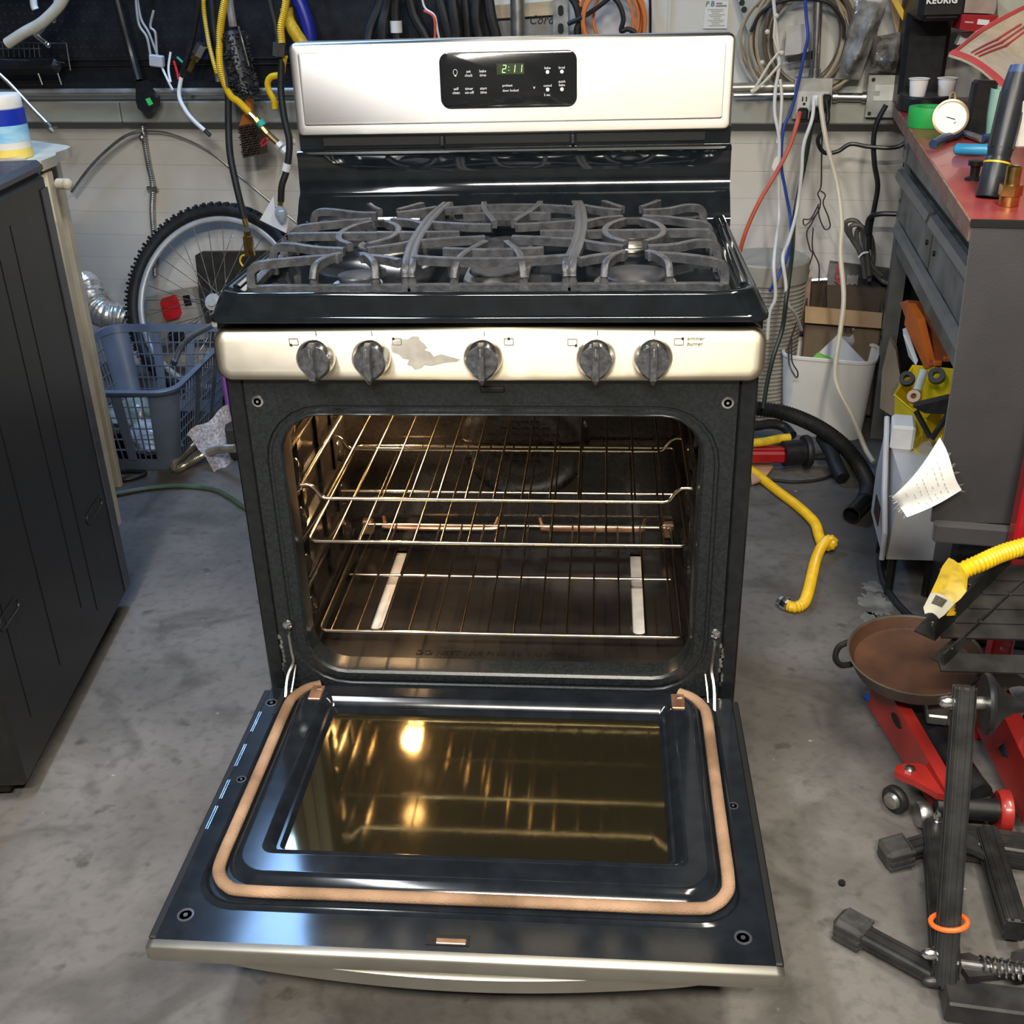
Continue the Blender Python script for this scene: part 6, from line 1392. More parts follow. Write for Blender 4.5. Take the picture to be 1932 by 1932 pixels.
# cardboard box with contents
CX = thing('cardboard_box', 'open brown cardboard box behind the white bin', 'box', tuple(W(0.60, 1.90, 0)), -TH)
q0, q1 = Vector((0.7594,1.8,0.3579)), Vector((0.975,1.78,0.3405)); dn = Vector((0, 0, -1))
bz0 = 0.02
g = G(); g.prism([(q0.x, q0.y, bz0), (q1.x, q1.y, bz0), (q1.x, q1.y, 0.315), (q0.x, q0.y, 0.315)], back * 0.006); part('front_wall', g, M('brown_carton', (0.17, 0.125, 0.08), 0.7, n=0.1), CX)
g = G(); g.prism([(0.7553,1.795,0.361),(0.9749,1.775,0.3451),(0.9724,1.755,0.3048),(0.7546,1.775,0.317)], (0, -0.004, 0)); part('front_flap', g, m_kraft, CX)
dp = back * 0.15
for a, nm in ((q0, 'left_wall'), (q1, 'right_wall')):
    g = G(); A0 = Vector((a.x, a.y, bz0)); g.prism([A0, A0 + dp, A0 + dp + Vector((0, 0, 0.36)), Vector((a.x, a.y, 0.345))], along * 0.005); part(nm, g, M('dark_brown_carton', (0.085, 0.06, 0.042), 0.75, n=0.1), CX)
g = G(); A0 = Vector((q0.x, q0.y, bz0)) + dp; B0 = Vector((q1.x, q1.y, bz0)) + dp; g.prism([A0, B0, B0 + Vector((0, 0, 0.365)), A0 + Vector((0, 0, 0.375))], back * 0.005); part('back_wall', g, MATS['dark_brown_carton'], CX)
g = G(); A0 = Vector((q0.x, q0.y, bz0)); B0 = Vector((q1.x, q1.y, bz0)); g.prism([A0, B0, B0 + dp, A0 + dp], (0, 0, 0.005)); part('floor_panel', g, MATS['dark_brown_carton'], CX)
lettering('print_mark', 'CL', 0.022, (0.87,1.768,0.2881), m_dark, CX, (1, -0.08, 0), (0, 0, 1))
g = G(); g.tube(spl([q0 + dp + Vector((0.0, -0.004, 0.04)), (q0 + q1) / 2 + dp + Vector((0, -0.006, 0.055)), q1 + dp + Vector((0, -0.004, 0.05))], 6), 0.007, 8); part('film_edge', g, m_foil, CX)
c0 = (q0 + q1) / 2 + dp * 0.45; lump('clear_bag', (c0.x + 0.01, c0.y, 0.27), 0.072, m_bag, 'clear plastic bag of parts inside the cardboard box', 'plastic bag', 21, (1.15, 0.95, 0.75))
# black box with red print on top of things behind
TBx = thing('black_carton', 'black carton with red lettering against the white wall', 'box', (0.9358,1.97,0.3721), -TH)
g = G(); g.prism([(0.8413,1.9268,0.4556),(1.0158,1.9007,0.4384),(1.018,1.8701,0.3903),(0.8331,1.8977,0.392)], back * 0.03 + Vector((0, 0, 0.0))); part('carton', g, m_kblack, TBx)
lettering('carton_lettering', 'ACTIC', 0.022, (0.8671,1.8906,0.4002), M('red_print', (0.62, 0.03, 0.03), 0.5, n=0), TBx, (0.1, 0, 1), -along, bold=0.0005)
g = G()
for i, p in enumerate([(0.8901,1.8872,0.3977),(0.8947,1.8865,0.3979),(0.8992,1.8858,0.398),(0.9037,1.8851,0.3982),(0.9083,1.8844,0.3983),(0.9128,1.8838,0.3985),(0.9173,1.8831,0.3986)]): g.box(Vector(p) + Vector((0, 0, 0.016)), (0.0028, 0.0006, 0.030 - 0.003 * (i % 3)), Matrix.Rotation(-TH, 3, 'Z'))
part('print_columns', g, M('grey_print', (0.36, 0.36, 0.36), 0.5, n=0), TBx)
g = G(); g.prism([(0.8302,1.883,0.3959),(1.0142,1.8555,0.3942),(1.0658,1.8478,-0.0346),(0.873,1.8766,-0.0472)], back * 0.06); one('carton_stack', g, MATS['dark_brown_carton'], 'dark brown carton under the black one', 'box')
# bag with orange lid
g = G(); g.prism([(0.7442,1.88,0.4053),(0.7811,1.88,0.4131),(0.78,1.86,0.288),(0.7591,1.86,0.2379),(0.7409,1.88,0.2987)], (0.012, 0.05, 0)); one('snack_bag', g, M('printed_bag', (0.42, 0.30, 0.22), 0.35, col2=(0.16, 0.08, 0.22), ns=9), 'printed bag between the grey can and the cardboard box', 'bag')
g = G(); g.prism([(0.7434,1.885,0.441),(0.7732,1.885,0.4392),(0.7699,1.885,0.4248),(0.7494,1.885,0.4265)], (0.01, 0.03, 0)); one('orange_tag', g, M('orange_red_card', (0.62, 0.12, 0.03), 0.5), 'orange-red card on top of the printed bag', 'card')
SN = thing('small_carton', 'small dark carton with yellow print beside the white bin', 'box', (0.7556,1.9822,0.15))
g = G(); g.prism([(0.7148,1.86,0.2915),(0.7564,1.86,0.3046),(0.7637,1.85,0.2411),(0.7191,1.85,0.2412)], (0.01, 0.05, 0)); part('carton', g, M('maroon_carton', (0.06, 0.012, 0.012), 0.5), SN)
g = G()
for a in [((0.72,1.858,0.2821),(0.7338,1.858,0.2688)),((0.738,1.858,0.2754),(0.7484,1.858,0.2654)),((0.7233,1.858,0.2621),(0.7334,1.858,0.2554)),((0.7393,1.858,0.2604),(0.7479,1.858,0.2537))]: g.box((Vector(a[0]) + Vector(a[1])) / 2, (0.011, 0.002, 0.011))
part('yellow_print', g, M('yellow_ink', (0.70, 0.50, 0.02), 0.5, n=0), SN)
# grey bucket left of the bin
g = G(); g.prism([(0.649,1.8,0.1565),(0.6867,1.8,0.2038),(0.7001,1.8,0.0358),(0.6587,1.8,0.0268)], (0.03, 0.10, 0)); one('beige_bucket', g, M('dirty_cream', (0.44, 0.41, 0.35), 0.5, n=0.1), 'cream tub beside the white bin', 'tub')

# ------------------------------------------------------------------ electrical boxes, conduits, cords
m_box = M('cast_grey_box', (0.40, 0.40, 0.37), 0.4, metal=0.6, n=0.15, ns=25)
EB = thing('outlet_box', 'grey outlet box with plugged-in cords on the ledge', 'outlet', (0.7378,1.8614,0.877), -TH)
g = G(); q = [Vector(p) for p in [(0.6822,1.8647,0.9848),(0.7817,1.8498,0.9842),(0.7867,1.849,0.8763),(0.6826,1.8646,0.879)]]; g.prism(q, back * 0.055); part('box', g, m_box, EB)
def oq(a, b, d): return q[0].lerp(q[1], a).lerp(q[3].lerp(q[2], a), b) - back * d
g = G(); g.prism([oq(0.1, 0.32, 0.004), oq(0.93, 0.32, 0.004), oq(0.93, 0.97, 0.004), oq(0.1, 0.97, 0.004)], back * 0.004); pt = part('cover_plate', g, M('off_white_plate', (0.55, 0.54, 0.50), 0.4), EB)
for a, b in ((0.24, 0.50), (0.34, 0.50)): g = G(); g.box(oq(a, b, 0.0045), (0.0035, 0.002, 0.012), Matrix.Rotation(-TH, 3, 'Z')); part('socket_slot', g, m_dark, pt)
g = G(); g.cyl(oq(0.29, 0.62, 0.0035), oq(0.29, 0.62, 0.0055), 0.004, n=10); part('ground_hole', g, m_dark, pt)
OUTQ = [oq(0.62, 0.52, 0.020), oq(0.86, 0.55, 0.020), oq(0.27, 0.85, 0.020), oq(0.58, 0.88, 0.018)]
def plugged(name, pts, r, mat, label, pp=None, ps=None, pm=None):
    o = thing(name, label, 'cable', tuple(Vector(pts[-1])))
    g = G(); g.tube(spl(pts, 8), r, 8); part('cable', g, mat, o)
    if pp is not None:
        g = G(); g.box(pp, ps, Matrix.Rotation(-TH, 3, 'Z'), 0.005); part('plug', g, pm, o)
g = G(); g.cyl((0.7372,1.8766,0.9868), (0.7267,1.8782,1.219), 0.0125, n=14); g.cyl((0.7364,1.8768,0.9799), (0.7353,1.8769,1.0073), 0.0165, n=14); one('vertical_conduit', g, M('bright_conduit', (0.62, 0.61, 0.58), 0.25, metal=1.0, n=0.05), 'vertical steel conduit rising from the outlet box', 'conduit')
g = G(); g.cyl((0.7901,1.8687,0.9341), (0.8785,1.8555,0.9324), 0.0115, n=12); g.cyl((0.7901,1.8687,0.9341), (0.8028,1.8668,0.934), 0.015, n=12); g.cyl((0.8674,1.8572,0.9325), (0.8785,1.8555,0.9324), 0.015, n=12); one('short_conduit', g, MATS['bright_conduit'], 'short steel conduit between the two electrical boxes', 'conduit')
g = G(); g.cyl((0.687,1.8841,0.9622), (0.4998,1.9121,0.9589), 0.013, n=12); one('side_conduit', g, M('tan_conduit', (0.46, 0.43, 0.34), 0.35, metal=0.7), 'tan conduit running left from the outlet box', 'conduit')
g = G(); g.cyl((0.5213,1.8937,0.9406), (0.6865,1.8691,0.9429), 0.007, n=10); one('rod', g, m_grey_metal, 'thin rod lying on the ledge left of the outlet box', 'rod')
JB = thing('junction_box', 'grey junction box with white labels beside the bench', 'junction box', (0.9243,1.8335,0.8814), -TH)
q = [Vector(p) for p in [(0.8772,1.8406,0.9912),(0.9673,1.8271,0.9906),(0.9742,1.8261,0.8912),(0.9589,1.8283,0.8815),(0.8782,1.8404,0.8828)]]; g = G(); g.prism(q, back * 0.05); part('box', g, m_box, JB)
for a in [((0.8963,1.8367,0.9668),(0.9585,1.8274,0.9502)),((0.9091,1.8348,0.9504),(0.9602,1.8271,0.9366)),((0.894,1.837,0.9382),(0.9505,1.8286,0.9257))]:
    p, r = Vector(a[0]), Vector(a[1]); g = G(); g.prism([p, p + along * (r - p).dot(along), r, r - along * (r - p).dot(along)], -back * 0.001); part('label', g, M('label_white', (0.62, 0.61, 0.57), 0.5), JB)
for p in [(0.8892,1.8378,0.9804),(0.8881,1.8379,0.8927)]: g = G(); g.cyl(p, Vector(p) - back * 0.003, 0.005, n=8); part('screw', g, m_dark, JB)

m_wcord = M('white_cord', (0.66, 0.65, 0.62), 0.4, n=0.05); m_ccord = M('cream_cord', (0.56, 0.50, 0.38), 0.45, n=0.06); m_bcord = M('blue_cord', (0.025, 0.06, 0.30), 0.45); m_rcord = M('red_orange_cord', (0.50, 0.085, 0.04), 0.4); m_gcord = M('green_black_cord', (0.02, 0.032, 0.024), 0.4); m_brcord = M('brown_wire', (0.045, 0.035, 0.03), 0.45)
plugged('extension_cable', [(0.6953,1.8172,0.9012),(0.6874,1.7981,0.8759),(0.6674,1.7809,0.8113),(0.6332,1.7658,0.7431),(0.5905,1.752,0.6665),(0.5564,1.7368,0.5798),(0.5356,1.7399,0.4668)], 0.0062, m_rcord, 'red extension cord slanting down from the outlet box', OUTQ[2], (0.028, 0.030, 0.032), m_black_plastic)
plugged('appliance_cable', [(0.7301,1.812,0.9342),(0.7258,1.7924,0.8856),(0.7079,1.785,0.8172),(0.7091,1.7848,0.7389),(0.705,1.7854,0.6366),(0.6724,1.6791,0.5784),(0.6478,1.6019,0.5528),(0.6584,1.5901,0.4898),(0.6692,1.5885,0.4278),(0.7,1.6345,0.3841),(0.7355,1.7101,0.3144)], 0.0050, m_wcord, 'white cord with a white plug running down past the grey can', OUTQ[0], (0.030, 0.030, 0.030), m_white_plastic)
cable('hanging_cable', [(0.6027,1.8513,1.2034),(0.6199,1.8487,1.1055),(0.6317,1.8368,1.0261),(0.6258,1.8276,0.9592),(0.6278,1.8172,0.8982),(0.6429,1.8048,0.8337),(0.6502,1.8037,0.722),(0.6598,1.8023,0.6188),(0.6391,1.684,0.5849),(0.6242,1.5953,0.5327),(0.6337,1.5837,0.4472),(0.6216,1.5855,0.4017),(0.6216,1.5855,0.3253)], 0.0048, m_wcord, 'long white cord hanging nearest the backguard', cat='cable')
cable('hanging_cable', [(0.6377,1.8359,0.9855),(0.6443,1.8248,0.9385),(0.6442,1.8147,0.8703),(0.6402,1.8103,0.8217)], 0.0045, m_wcord, 'short white cord loop beside the long white one', cat='cable')
g = G(); g.prism([(0.6328,1.7962,0.7812),(0.6421,1.7948,0.7898),(0.6475,1.794,0.7584),(0.637,1.7956,0.7453),(0.6274,1.797,0.7582)], back * 0.012); one('white_switch', g, m_white_plastic, 'small white inline switch on the long white cord', 'switch')
cable('blue_cable', [(0.686,1.8489,1.2014),(0.6953,1.8475,1.1432),(0.7025,1.8363,1.0912),(0.6961,1.8373,1.0382),(0.6879,1.8385,0.9734),(0.6765,1.8402,0.9086),(0.6568,1.8331,0.8537),(0.657,1.8229,0.7623),(0.6745,1.8203,0.6895),(0.6964,1.817,0.6003),(0.67,1.6491,0.556),(0.6355,1.5936,0.4964),(0.6186,1.5961,0.4588)], 0.0046, m_bcord, 'blue cord winding down behind the white cords', cat='cable')
cable('cream_cable', [(0.7458,1.8096,0.9451),(0.7489,1.789,0.9063),(0.7671,1.766,0.826),(0.8023,1.7405,0.7167),(0.8156,1.6981,0.624),(0.8135,1.658,0.5454),(0.8214,1.5961,0.4429),(0.8138,1.5568,0.3644),(0.8,1.5083,0.2737),(0.8031,1.4674,0.2268),(0.8473,1.4305,0.1481),(0.882,1.4051,0.0724),(0.8986,1.3621,0.0486)], 0.0068, m_ccord, 'cream cord crossing in front of the cardboard box and white bin', cat='cable')
plugged('appliance_cable', [(0.7358,1.8415,0.8795),(0.7269,1.8428,0.7726),(0.7089,1.8354,0.6266),(0.6807,1.6576,0.5465),(0.6632,1.5793,0.4483),(0.6576,1.57,0.3608),(0.6361,1.5429,0.2928),(0.6218,1.5248,0.2212),(0.6131,1.5059,0.1491)], 0.0065, m_gcord, 'dark green cord hanging beside the grey can', OUTQ[3], (0.028, 0.028, 0.030), m_black_plastic)
plugged('appliance_cable', [(0.7656,1.8168,0.9303),(0.7712,1.8058,0.8832),(0.7545,1.7982,0.8497),(0.7485,1.7991,0.8244),(0.7681,1.7962,0.7963),(0.8029,1.791,0.7994),(0.8358,1.7861,0.8193),(0.8851,1.7787,0.8126),(0.954,1.7684,0.8116),(0.9813,1.7643,0.834),(0.9637,1.7771,0.8629),(0.9477,1.7896,0.8781)], 0.0058, m_black_plastic, 'black cord curling from the outlet box to the bench', OUTQ[1], (0.024, 0.032, 0.042), m_black_plastic)
cable('black_cable', [(0.9186,1.7838,0.9202),(0.9005,1.7865,0.8765),(0.8965,1.7871,0.828),(0.9065,1.7856,0.7647),(0.9214,1.7834,0.7076),(0.9196,1.7837,0.6493),(0.915,1.7844,0.59),(0.9189,1.7838,0.5299)], 0.0072, m_black_plastic, 'thick black cord hanging from the junction box', cat='cable')
cable('black_cable', [(0.9741,1.7351,0.6379),(0.9291,1.7519,0.635),(0.9046,1.7657,0.6207),(0.9021,1.7661,0.5792)], 0.0070, m_black_plastic, 'black cord bending behind the bench leg', cat='cable')
m_dgcord = M('dark_grey_cord', (0.07, 0.068, 0.06), 0.45)
CL = thing('coiled_cable', 'bundled dark grey cord hanging over the black carton', 'cable', (0.9198,1.814,0.4453))
for pts in ([(0.9286,1.8127,0.4456),(0.8996,1.817,0.5223),(0.8627,1.8225,0.5672),(0.8537,1.8238,0.5973),(0.8763,1.8205,0.6038),(0.8973,1.8173,0.5831),(0.917,1.8144,0.5227),(0.9382,1.8112,0.4771),(0.9695,1.8065,0.4469)], [(0.9213,1.8036,0.4402),(0.9034,1.8063,0.5094),(0.8723,1.811,0.5545),(0.8648,1.8121,0.5846),(0.8812,1.8096,0.594),(0.9062,1.8059,0.5765),(0.9194,1.8039,0.5098),(0.9321,1.802,0.4483)], [(0.9385,1.8213,0.4276),(0.9432,1.8206,0.4902),(0.9304,1.8225,0.5514),(0.9067,1.826,0.5812),(0.8881,1.8288,0.5656),(0.9064,1.8261,0.5047),(0.967,1.817,0.4364),(0.9897,1.8035,0.4241)]):
    g = G(); g.tube(spl(pts, 7), 0.0068, 8); part('cord_loop', g, m_dgcord, CL)
g = G(); g.tube(spl([(0.8949,1.7975,0.5024),(0.9041,1.791,0.5161),(0.9193,1.7938,0.5184)], 4), 0.003, 6); part('white_tie', g, m_white_plastic, CL)
BW = thing('tangled_wire', 'thin brown wire in hanging loops above the cardboard box', 'wire', (0.7918,1.8533,0.4991))
for pts in ([(0.7629,1.8576,0.9121),(0.7736,1.856,0.7699),(0.779,1.8552,0.6967),(0.7725,1.8562,0.6728),(0.7818,1.8548,0.652),(0.7773,1.8555,0.6218),(0.7468,1.86,0.5831),(0.7394,1.8612,0.5998),(0.7598,1.8581,0.6032),(0.7781,1.8554,0.6444)], [(0.7772,1.8454,0.6836),(0.7913,1.8433,0.672),(0.7878,1.8438,0.6481),(0.8062,1.8411,0.6093),(0.8132,1.84,0.5821),(0.7991,1.8421,0.5757),(0.7813,1.8448,0.6088),(0.7755,1.8456,0.6388)], [(0.7795,1.8552,0.6294),(0.7639,1.8575,0.5911),(0.7518,1.8593,0.5602),(0.765,1.8573,0.514),(0.7738,1.856,0.4986),(0.7605,1.8479,0.4456),(0.7516,1.8088,0.4082),(0.7327,1.7712,0.3311),(0.7084,1.7141,0.2843),(0.6956,1.6554,0.2633),(0.6949,1.615,0.237),(0.7136,1.6021,0.2064),(0.7166,1.6017,0.2226),(0.6994,1.6143,0.2532),(0.7113,1.7137,0.2845)], [(0.7683,1.8568,0.5759),(0.7724,1.8562,0.5142),(0.7947,1.8529,0.4678),(0.7968,1.8323,0.4096),(0.8008,1.8014,0.3941)]):
    g = G(); g.tube(spl(pts, 6), 0.0022, 6); part('wire_loop', g, m_brcord, BW)
# bracket, zip tie, hose coil and bags on the upper wall
SBk = thing('metal_bracket', 'grey perforated metal bracket high on the wall', 'bracket', (0.5465,1.9405,1.0819))
g = G(); g.prism([(0.5143,1.9453,1.2034),(0.5626,1.9381,1.2024),(0.5809,1.9354,1.1423),(0.5812,1.9354,1.0991),(0.5555,1.9392,1.0968)], back * 0.006); part('plate', g, M('blue_grey_metal', (0.30, 0.32, 0.33), 0.4, metal=0.6), SBk)
for p in [(0.533,1.9415,1.1765),(0.5398,1.9405,1.1591)]: g = G(); g.cyl(p, Vector(p) - back * 0.001, 0.008, n=12); part('hole', g, m_dark, SBk)
HC = thing('hose_coil', 'big coil of tan and brown tubing hung beside the steel conduit', 'hose coil', (0.712,1.9057,0.9639))
c0 = Vector((0.701,1.9023,1.0808)); rnd = random.Random(11)
cols = [M('tan_tube', (0.34, 0.28, 0.19), 0.35), M('brown_tube', (0.11, 0.085, 0.06), 0.35), M('smoke_tube', (0.40, 0.38, 0.33), 0.25)]
for i in range(13):
    rx = rnd.uniform(0.105, 0.160); rz = rnd.uniform(0.115, 0.155); ou = rnd.uniform(-0.015, 0.025); oz = rnd.uniform(-0.012, 0.02); ov = rnd.uniform(-0.02, 0.02)
    g = G(); g.tube([c0 + along * (ou + rx * cos(a)) + Vector((0, 0, oz + rz * sin(a))) + back * (ov + 0.004 * sin(3 * a + i)) for a in [2 * pi * k / 40 for k in range(40)]], rnd.uniform(0.0045, 0.007), 7, closed=True)
    part('coil_turn', g, cols[i % 3], HC)
cable('black_tube', [(0.5551,1.8887,1.1049),(0.585,1.8842,1.1574),(0.6524,1.8742,1.1822),(0.7487,1.8598,1.1751),(0.7942,1.853,1.1276),(0.8013,1.8519,1.0855)], 0.0048, m_rubber, 'black tube arching over the tan coil', cat='hose')
g = G(); g.prism([(0.6545,1.8991,1.1155),(0.7028,1.8919,1.1214),(0.7164,1.8899,1.0475),(0.6535,1.8993,1.0414)], back * 0.01); one('white_card', g, M('grey_white_card', (0.46, 0.45, 0.43), 0.6), 'grey-white card seen through the tubing coil', 'card')
g = G(); g.prism([(0.6566,1.8786,1.0387),(0.7196,1.8692,1.0542),(0.7216,1.8689,1.0326),(0.6619,1.8778,1.0251)], back * 0.01); one('black_strip', g, m_black_plastic, 'black strip across the tubing coil', 'strip')
ZT = thing('cable_ties', 'cream plastic cable tie pieces hanging on the white cord', 'cable tie', (0.5933,1.8324,0.9593))
for pts in ([(0.6254,1.8276,1.0537),(0.6052,1.8307,1.0271),(0.5678,1.8362,0.9594)], [(0.6113,1.8297,1.1458),(0.6112,1.8298,1.0936),(0.6282,1.8272,1.0536)], [(0.6331,1.8265,1.0269),(0.605,1.8307,0.992),(0.5709,1.8358,0.9567)]):
    g = G(); g.tube(pts, 0.0038, 6); part('tie', g, m_cream, ZT)
for p in [(0.5936,1.8324,1.107),(0.5854,1.8336,1.03),(0.5652,1.8366,0.9567),(0.6351,1.8262,1.0536),(0.6141,1.8293,1.1458)]: g = G(); g.sphere(p, 0.007, 8); part('tie_head', g, m_cream, ZT)
m_clear = M('clear_poly', (0.40, 0.39, 0.36), 0.12, n=0.4, ns=25, bump=1.0, bs=26, trans=0.45)
def bag(label, corners, v0, puff, m, seed):
    Q = [Vector(p) for p in corners]; rnd = random.Random(seed); ph = [rnd.uniform(0, 6) for _ in range(4)]
    rows = []
    for i in range(15):
        r = []
        for j in range(15):
            a, b = i / 14, j / 14; p = Q[0].lerp(Q[1], a).lerp(Q[3].lerp(Q[2], a), b)
            k = (sin(pi * a) * sin(pi * b)) ** 0.6
            r.append(p - back * (puff * k * (1 + 0.35 * sin(9 * a + ph[0] + 4 * b) + 0.25 * sin(13 * b + ph[1]))))
        rows.append(r)
    g = G(); g.grid(rows, 0.004, -back); return one('plastic_bag', g, m, label, 'plastic bag', 'clear bags on the wall', smooth=25)
bag('long clear plastic bag hanging right of the tubing coil', [(0.8266,1.8683,1.1782),(0.9081,1.8562,1.1701),(0.8619,1.8631,0.9787),(0.7922,1.8735,0.9791)], 1.97, 0.05, m_clear, 1)
bag('crumpled clear bag with shiny parts beside the coffee machine', [(0.8783,1.8454,1.0868),(0.9496,1.8348,1.0989),(0.9597,1.8333,0.9956),(0.8777,1.8455,0.9962)], 1.95, 0.045, M('smoky_poly', (0.16, 0.15, 0.14), 0.10, n=0.5, ns=30, bump=1.0, bs=30), 2)
g = G(); g.prism([(0.8004,1.8925,1.1389),(0.881,1.8804,1.1506),(0.9069,1.8766,1.0444),(0.8253,1.8888,1.0317)], back * 0.01); one('grey_pouch', g, M('mid_grey_plastic', (0.24, 0.23, 0.21), 0.4, n=0.25, ns=14), 'grey pouch behind the hanging clear bags', 'pouch')
g = G(); g.bar((0.9017,1.8268,1.2029), (0.9634,1.8176,1.1098), 0.004, 0.014, up=(0, 0, 1)); one('yellow_ruler', g, M('ruler_yellow', (0.62, 0.40, 0.03), 0.45), 'yellow ruler leaning beside the coffee machine', 'ruler')
g = G(); g.prism([(0.9025,1.8671,1.202),(0.9612,1.8583,1.2007),(0.9706,1.8569,1.0841),(0.9392,1.8616,1.0977)], back * 0.02); one('kraft_board', g, m_kraft, 'brown cardboard behind the yellow ruler', 'cardboard')

# ------------------------------------------------------------------ vacuum and yellow hose on the floor
VC = thing('shop_vacuum_hose', 'black ribbed vacuum hose curving over the floor by the bench', 'hose', (0.7908,1.0966,0.01))
hp_ = spl([(0.5434,1.6019,0.12),(0.609,1.577,0.12),(0.6797,1.5442,0.12),(0.7575,1.4693,0.11),(0.8184,1.393,0.085),(0.8552,1.3299,0.05),(0.8624,1.2448,0.03),(0.8386,1.1661,0.026)], 8)
g = G(); g.corr(hp_, 0.0205, 0.0085, 0.20, 14); part('hose', g, m_rubber, VC, smooth=20)
a = hp_[-1]; b = Vector((0.7877,1.0826,0.026))
g = G(); g.tube([a, a.lerp(b, 0.35)], [0.0205, 0.0215], 16); g.lathe([(0.0215, 0), (0.0220, (b - a).length * 0.65), (0.0195, (b - a).length * 0.65), (0.0190, 0.006), (0.0, 0.005)], a.lerp(b, 0.35), b - a, n=20, cap=False); part('cuff', g, m_black_plastic, VC)
VB = thing('floor_tool', 'red and black pump tool lying behind the yellow hose', 'pump', (0.7042,1.4385,0.0))
a, b = Vector((0.5423,1.4032,0.05)), Vector((0.6674,1.4054,0.05))
g = G(); g.bar(a, b, 0.05, 0.034, bev=0.006); part('red_barrel', g, m_redpost, VB)
g = G(); g.bar(a + Vector((0, 0, 0.019)), b + Vector((0, 0, 0.019)), 0.02, 0.006, bev=0.002); part('barrel_ridge', g, m_redpost, VB)
a, b = Vector((0.662,1.4011,0.055)), Vector((0.7367,1.4172,0.055))
g = G(); g.tube([a, b], 0.036, 16); part('black_end', g, m_black_plastic, VB)
g = G(); g.lathe([(0.030, 0), (0.044, 0.0), (0.046, 0.004), (0.046, 0.012), (0.044, 0.016), (0.030, 0.016)], Vector((0.717,1.4053,0.06)), (1, 0.2, 0), n=28); part('clamp_ring', g, m_rubber, VB)
g = G(); g.cyl((0.7331,1.3919,0.05), (0.7878,1.3928,0.05), 0.009, n=10); part('spindle', g, m_black_plastic, VB)
g = G(); g.tube(spl([(0.7815,1.4849,0.07),(0.7905,1.4139,0.06),(0.7984,1.3511,0.04),(0.8094,1.3101,0.024)], 5), 0.020, 12); part('leg_tube', g, m_rubber, VB)
g = G(); g.tube(spl([(0.5885,1.5125,0.09),(0.6433,1.5334,0.09),(0.6816,1.5343,0.08),(0.6992,1.4954,0.07)], 5), 0.014, 10); part('handle_tube', g, m_rubber, VB)
cable('black_tube', [(0.624,1.335,0.006),(0.6863,1.3225,0.006),(0.7526,1.3376,0.006),(0.8021,1.3691,0.008)], 0.0042, m_rubber, 'thin black tube on the floor in front of the pump tool', cat='tube')
g = G(); g.tube(spl([(0.5465,1.3962,0.085),(0.6062,1.4121,0.085),(0.6528,1.4356,0.085),(0.683,1.4437,0.085)], 6), 0.0125, 12); one('yellow_sleeve', g, M('yellow_taped_sleeve', (0.66, 0.46, 0.03), 0.4, n=0.18, ns=40), 'yellow taped sleeve above the red pump barrel', 'hose')
g = G(); g.prism([(0.5747,1.4093,0.012),(0.6268,1.4395,0.012),(0.6358,1.396,0.012),(0.5991,1.3112,0.012),(0.565,1.2867,0.012)], (0, 0, 0.006)); one('leather_glove', g, M('tan_leather', (0.50, 0.30, 0.18), 0.6, n=0.12), 'tan leather scrap under the yellow hose', 'leather')
YH = thing('gas_hose', 'long yellow corrugated hose kinked across the floor on the right', 'hose', (0.5632,0.6879,0.0))
hp_ = spl([(0.5594,1.4046,0.014),(0.5891,1.3468,0.013),(0.6266,1.2525,0.013),(0.6678,1.1574,0.013),(0.6948,1.0675,0.013),(0.6946,0.9959,0.013),(0.696,0.9518,0.013),(0.7079,0.9246,0.022),(0.7162,0.9341,0.03),(0.7029,0.9316,0.034),(0.6798,0.8956,0.03),(0.6614,0.8521,0.018),(0.6458,0.798,0.013),(0.6259,0.7257,0.013),(0.6071,0.6725,0.013),(0.586,0.6539,0.013),(0.5732,0.6601,0.013)], 8)
g = G(); g.corr(hp_, 0.0118, 0.0068, 0.20, 14); part('hose', g, m_yellow, YH, smooth=20)
a = hp_[-1]; b = Vector((0.5533,0.6837,0.016))
g = G(); g.lathe([(0.0115, 0), (0.0145, 0.004), (0.0150, 0.016), (0.012, 0.020), (0.012, 0.026), (0.006, 0.027)], a, b - a, n=8); part('steel_nut', g, m_chrome, YH)
g = G(); g.tube(spl([(0.8415,0.9507,0.01),(0.8143,0.8711,0.01),(0.8024,0.772,0.01),(0.8098,0.6911,0.01),(0.8282,0.6259,0.01),(0.8508,0.6055,0.01)], 8), 0.0075, 8); one('black_floor_hose', g, m_rubber, 'black hose curving on the floor below the white metal box', 'hose')
rnd = random.Random(77)
for nm, c0, rx, ry, m in (('green_paint_patch', (0.8449,1.4326,0.0006), 0.045, 0.075, M('green_floor_paint', (0.085, 0.105, 0.06), 0.6, n=0.15)), ('pale_spill', (0.7681,0.6939,0.0006), 0.035, 0.055, M('whitish_floor_spill', (0.20, 0.19, 0.165), 0.6, n=0.4, ns=22)),
                          ('pale_spill', (0.7792,0.7682,0.0006), 0.028, 0.026, M('whitish_floor_spill')), ('pale_spill', (0.7428,0.6379,0.0006), 0.020, 0.026, M('whitish_floor_spill'))):
    g = G(); c0 = Vector(c0); g.prism([c0 + Vector((rx * cos(a) * k, ry * sin(a) * k, 0)) for a, k in [(2 * pi * i / 34, rnd.uniform(0.72, 1.12)) for i in range(34)]], (0, 0, 0.0006)); struct(nm, g, m, floor, smooth=0)

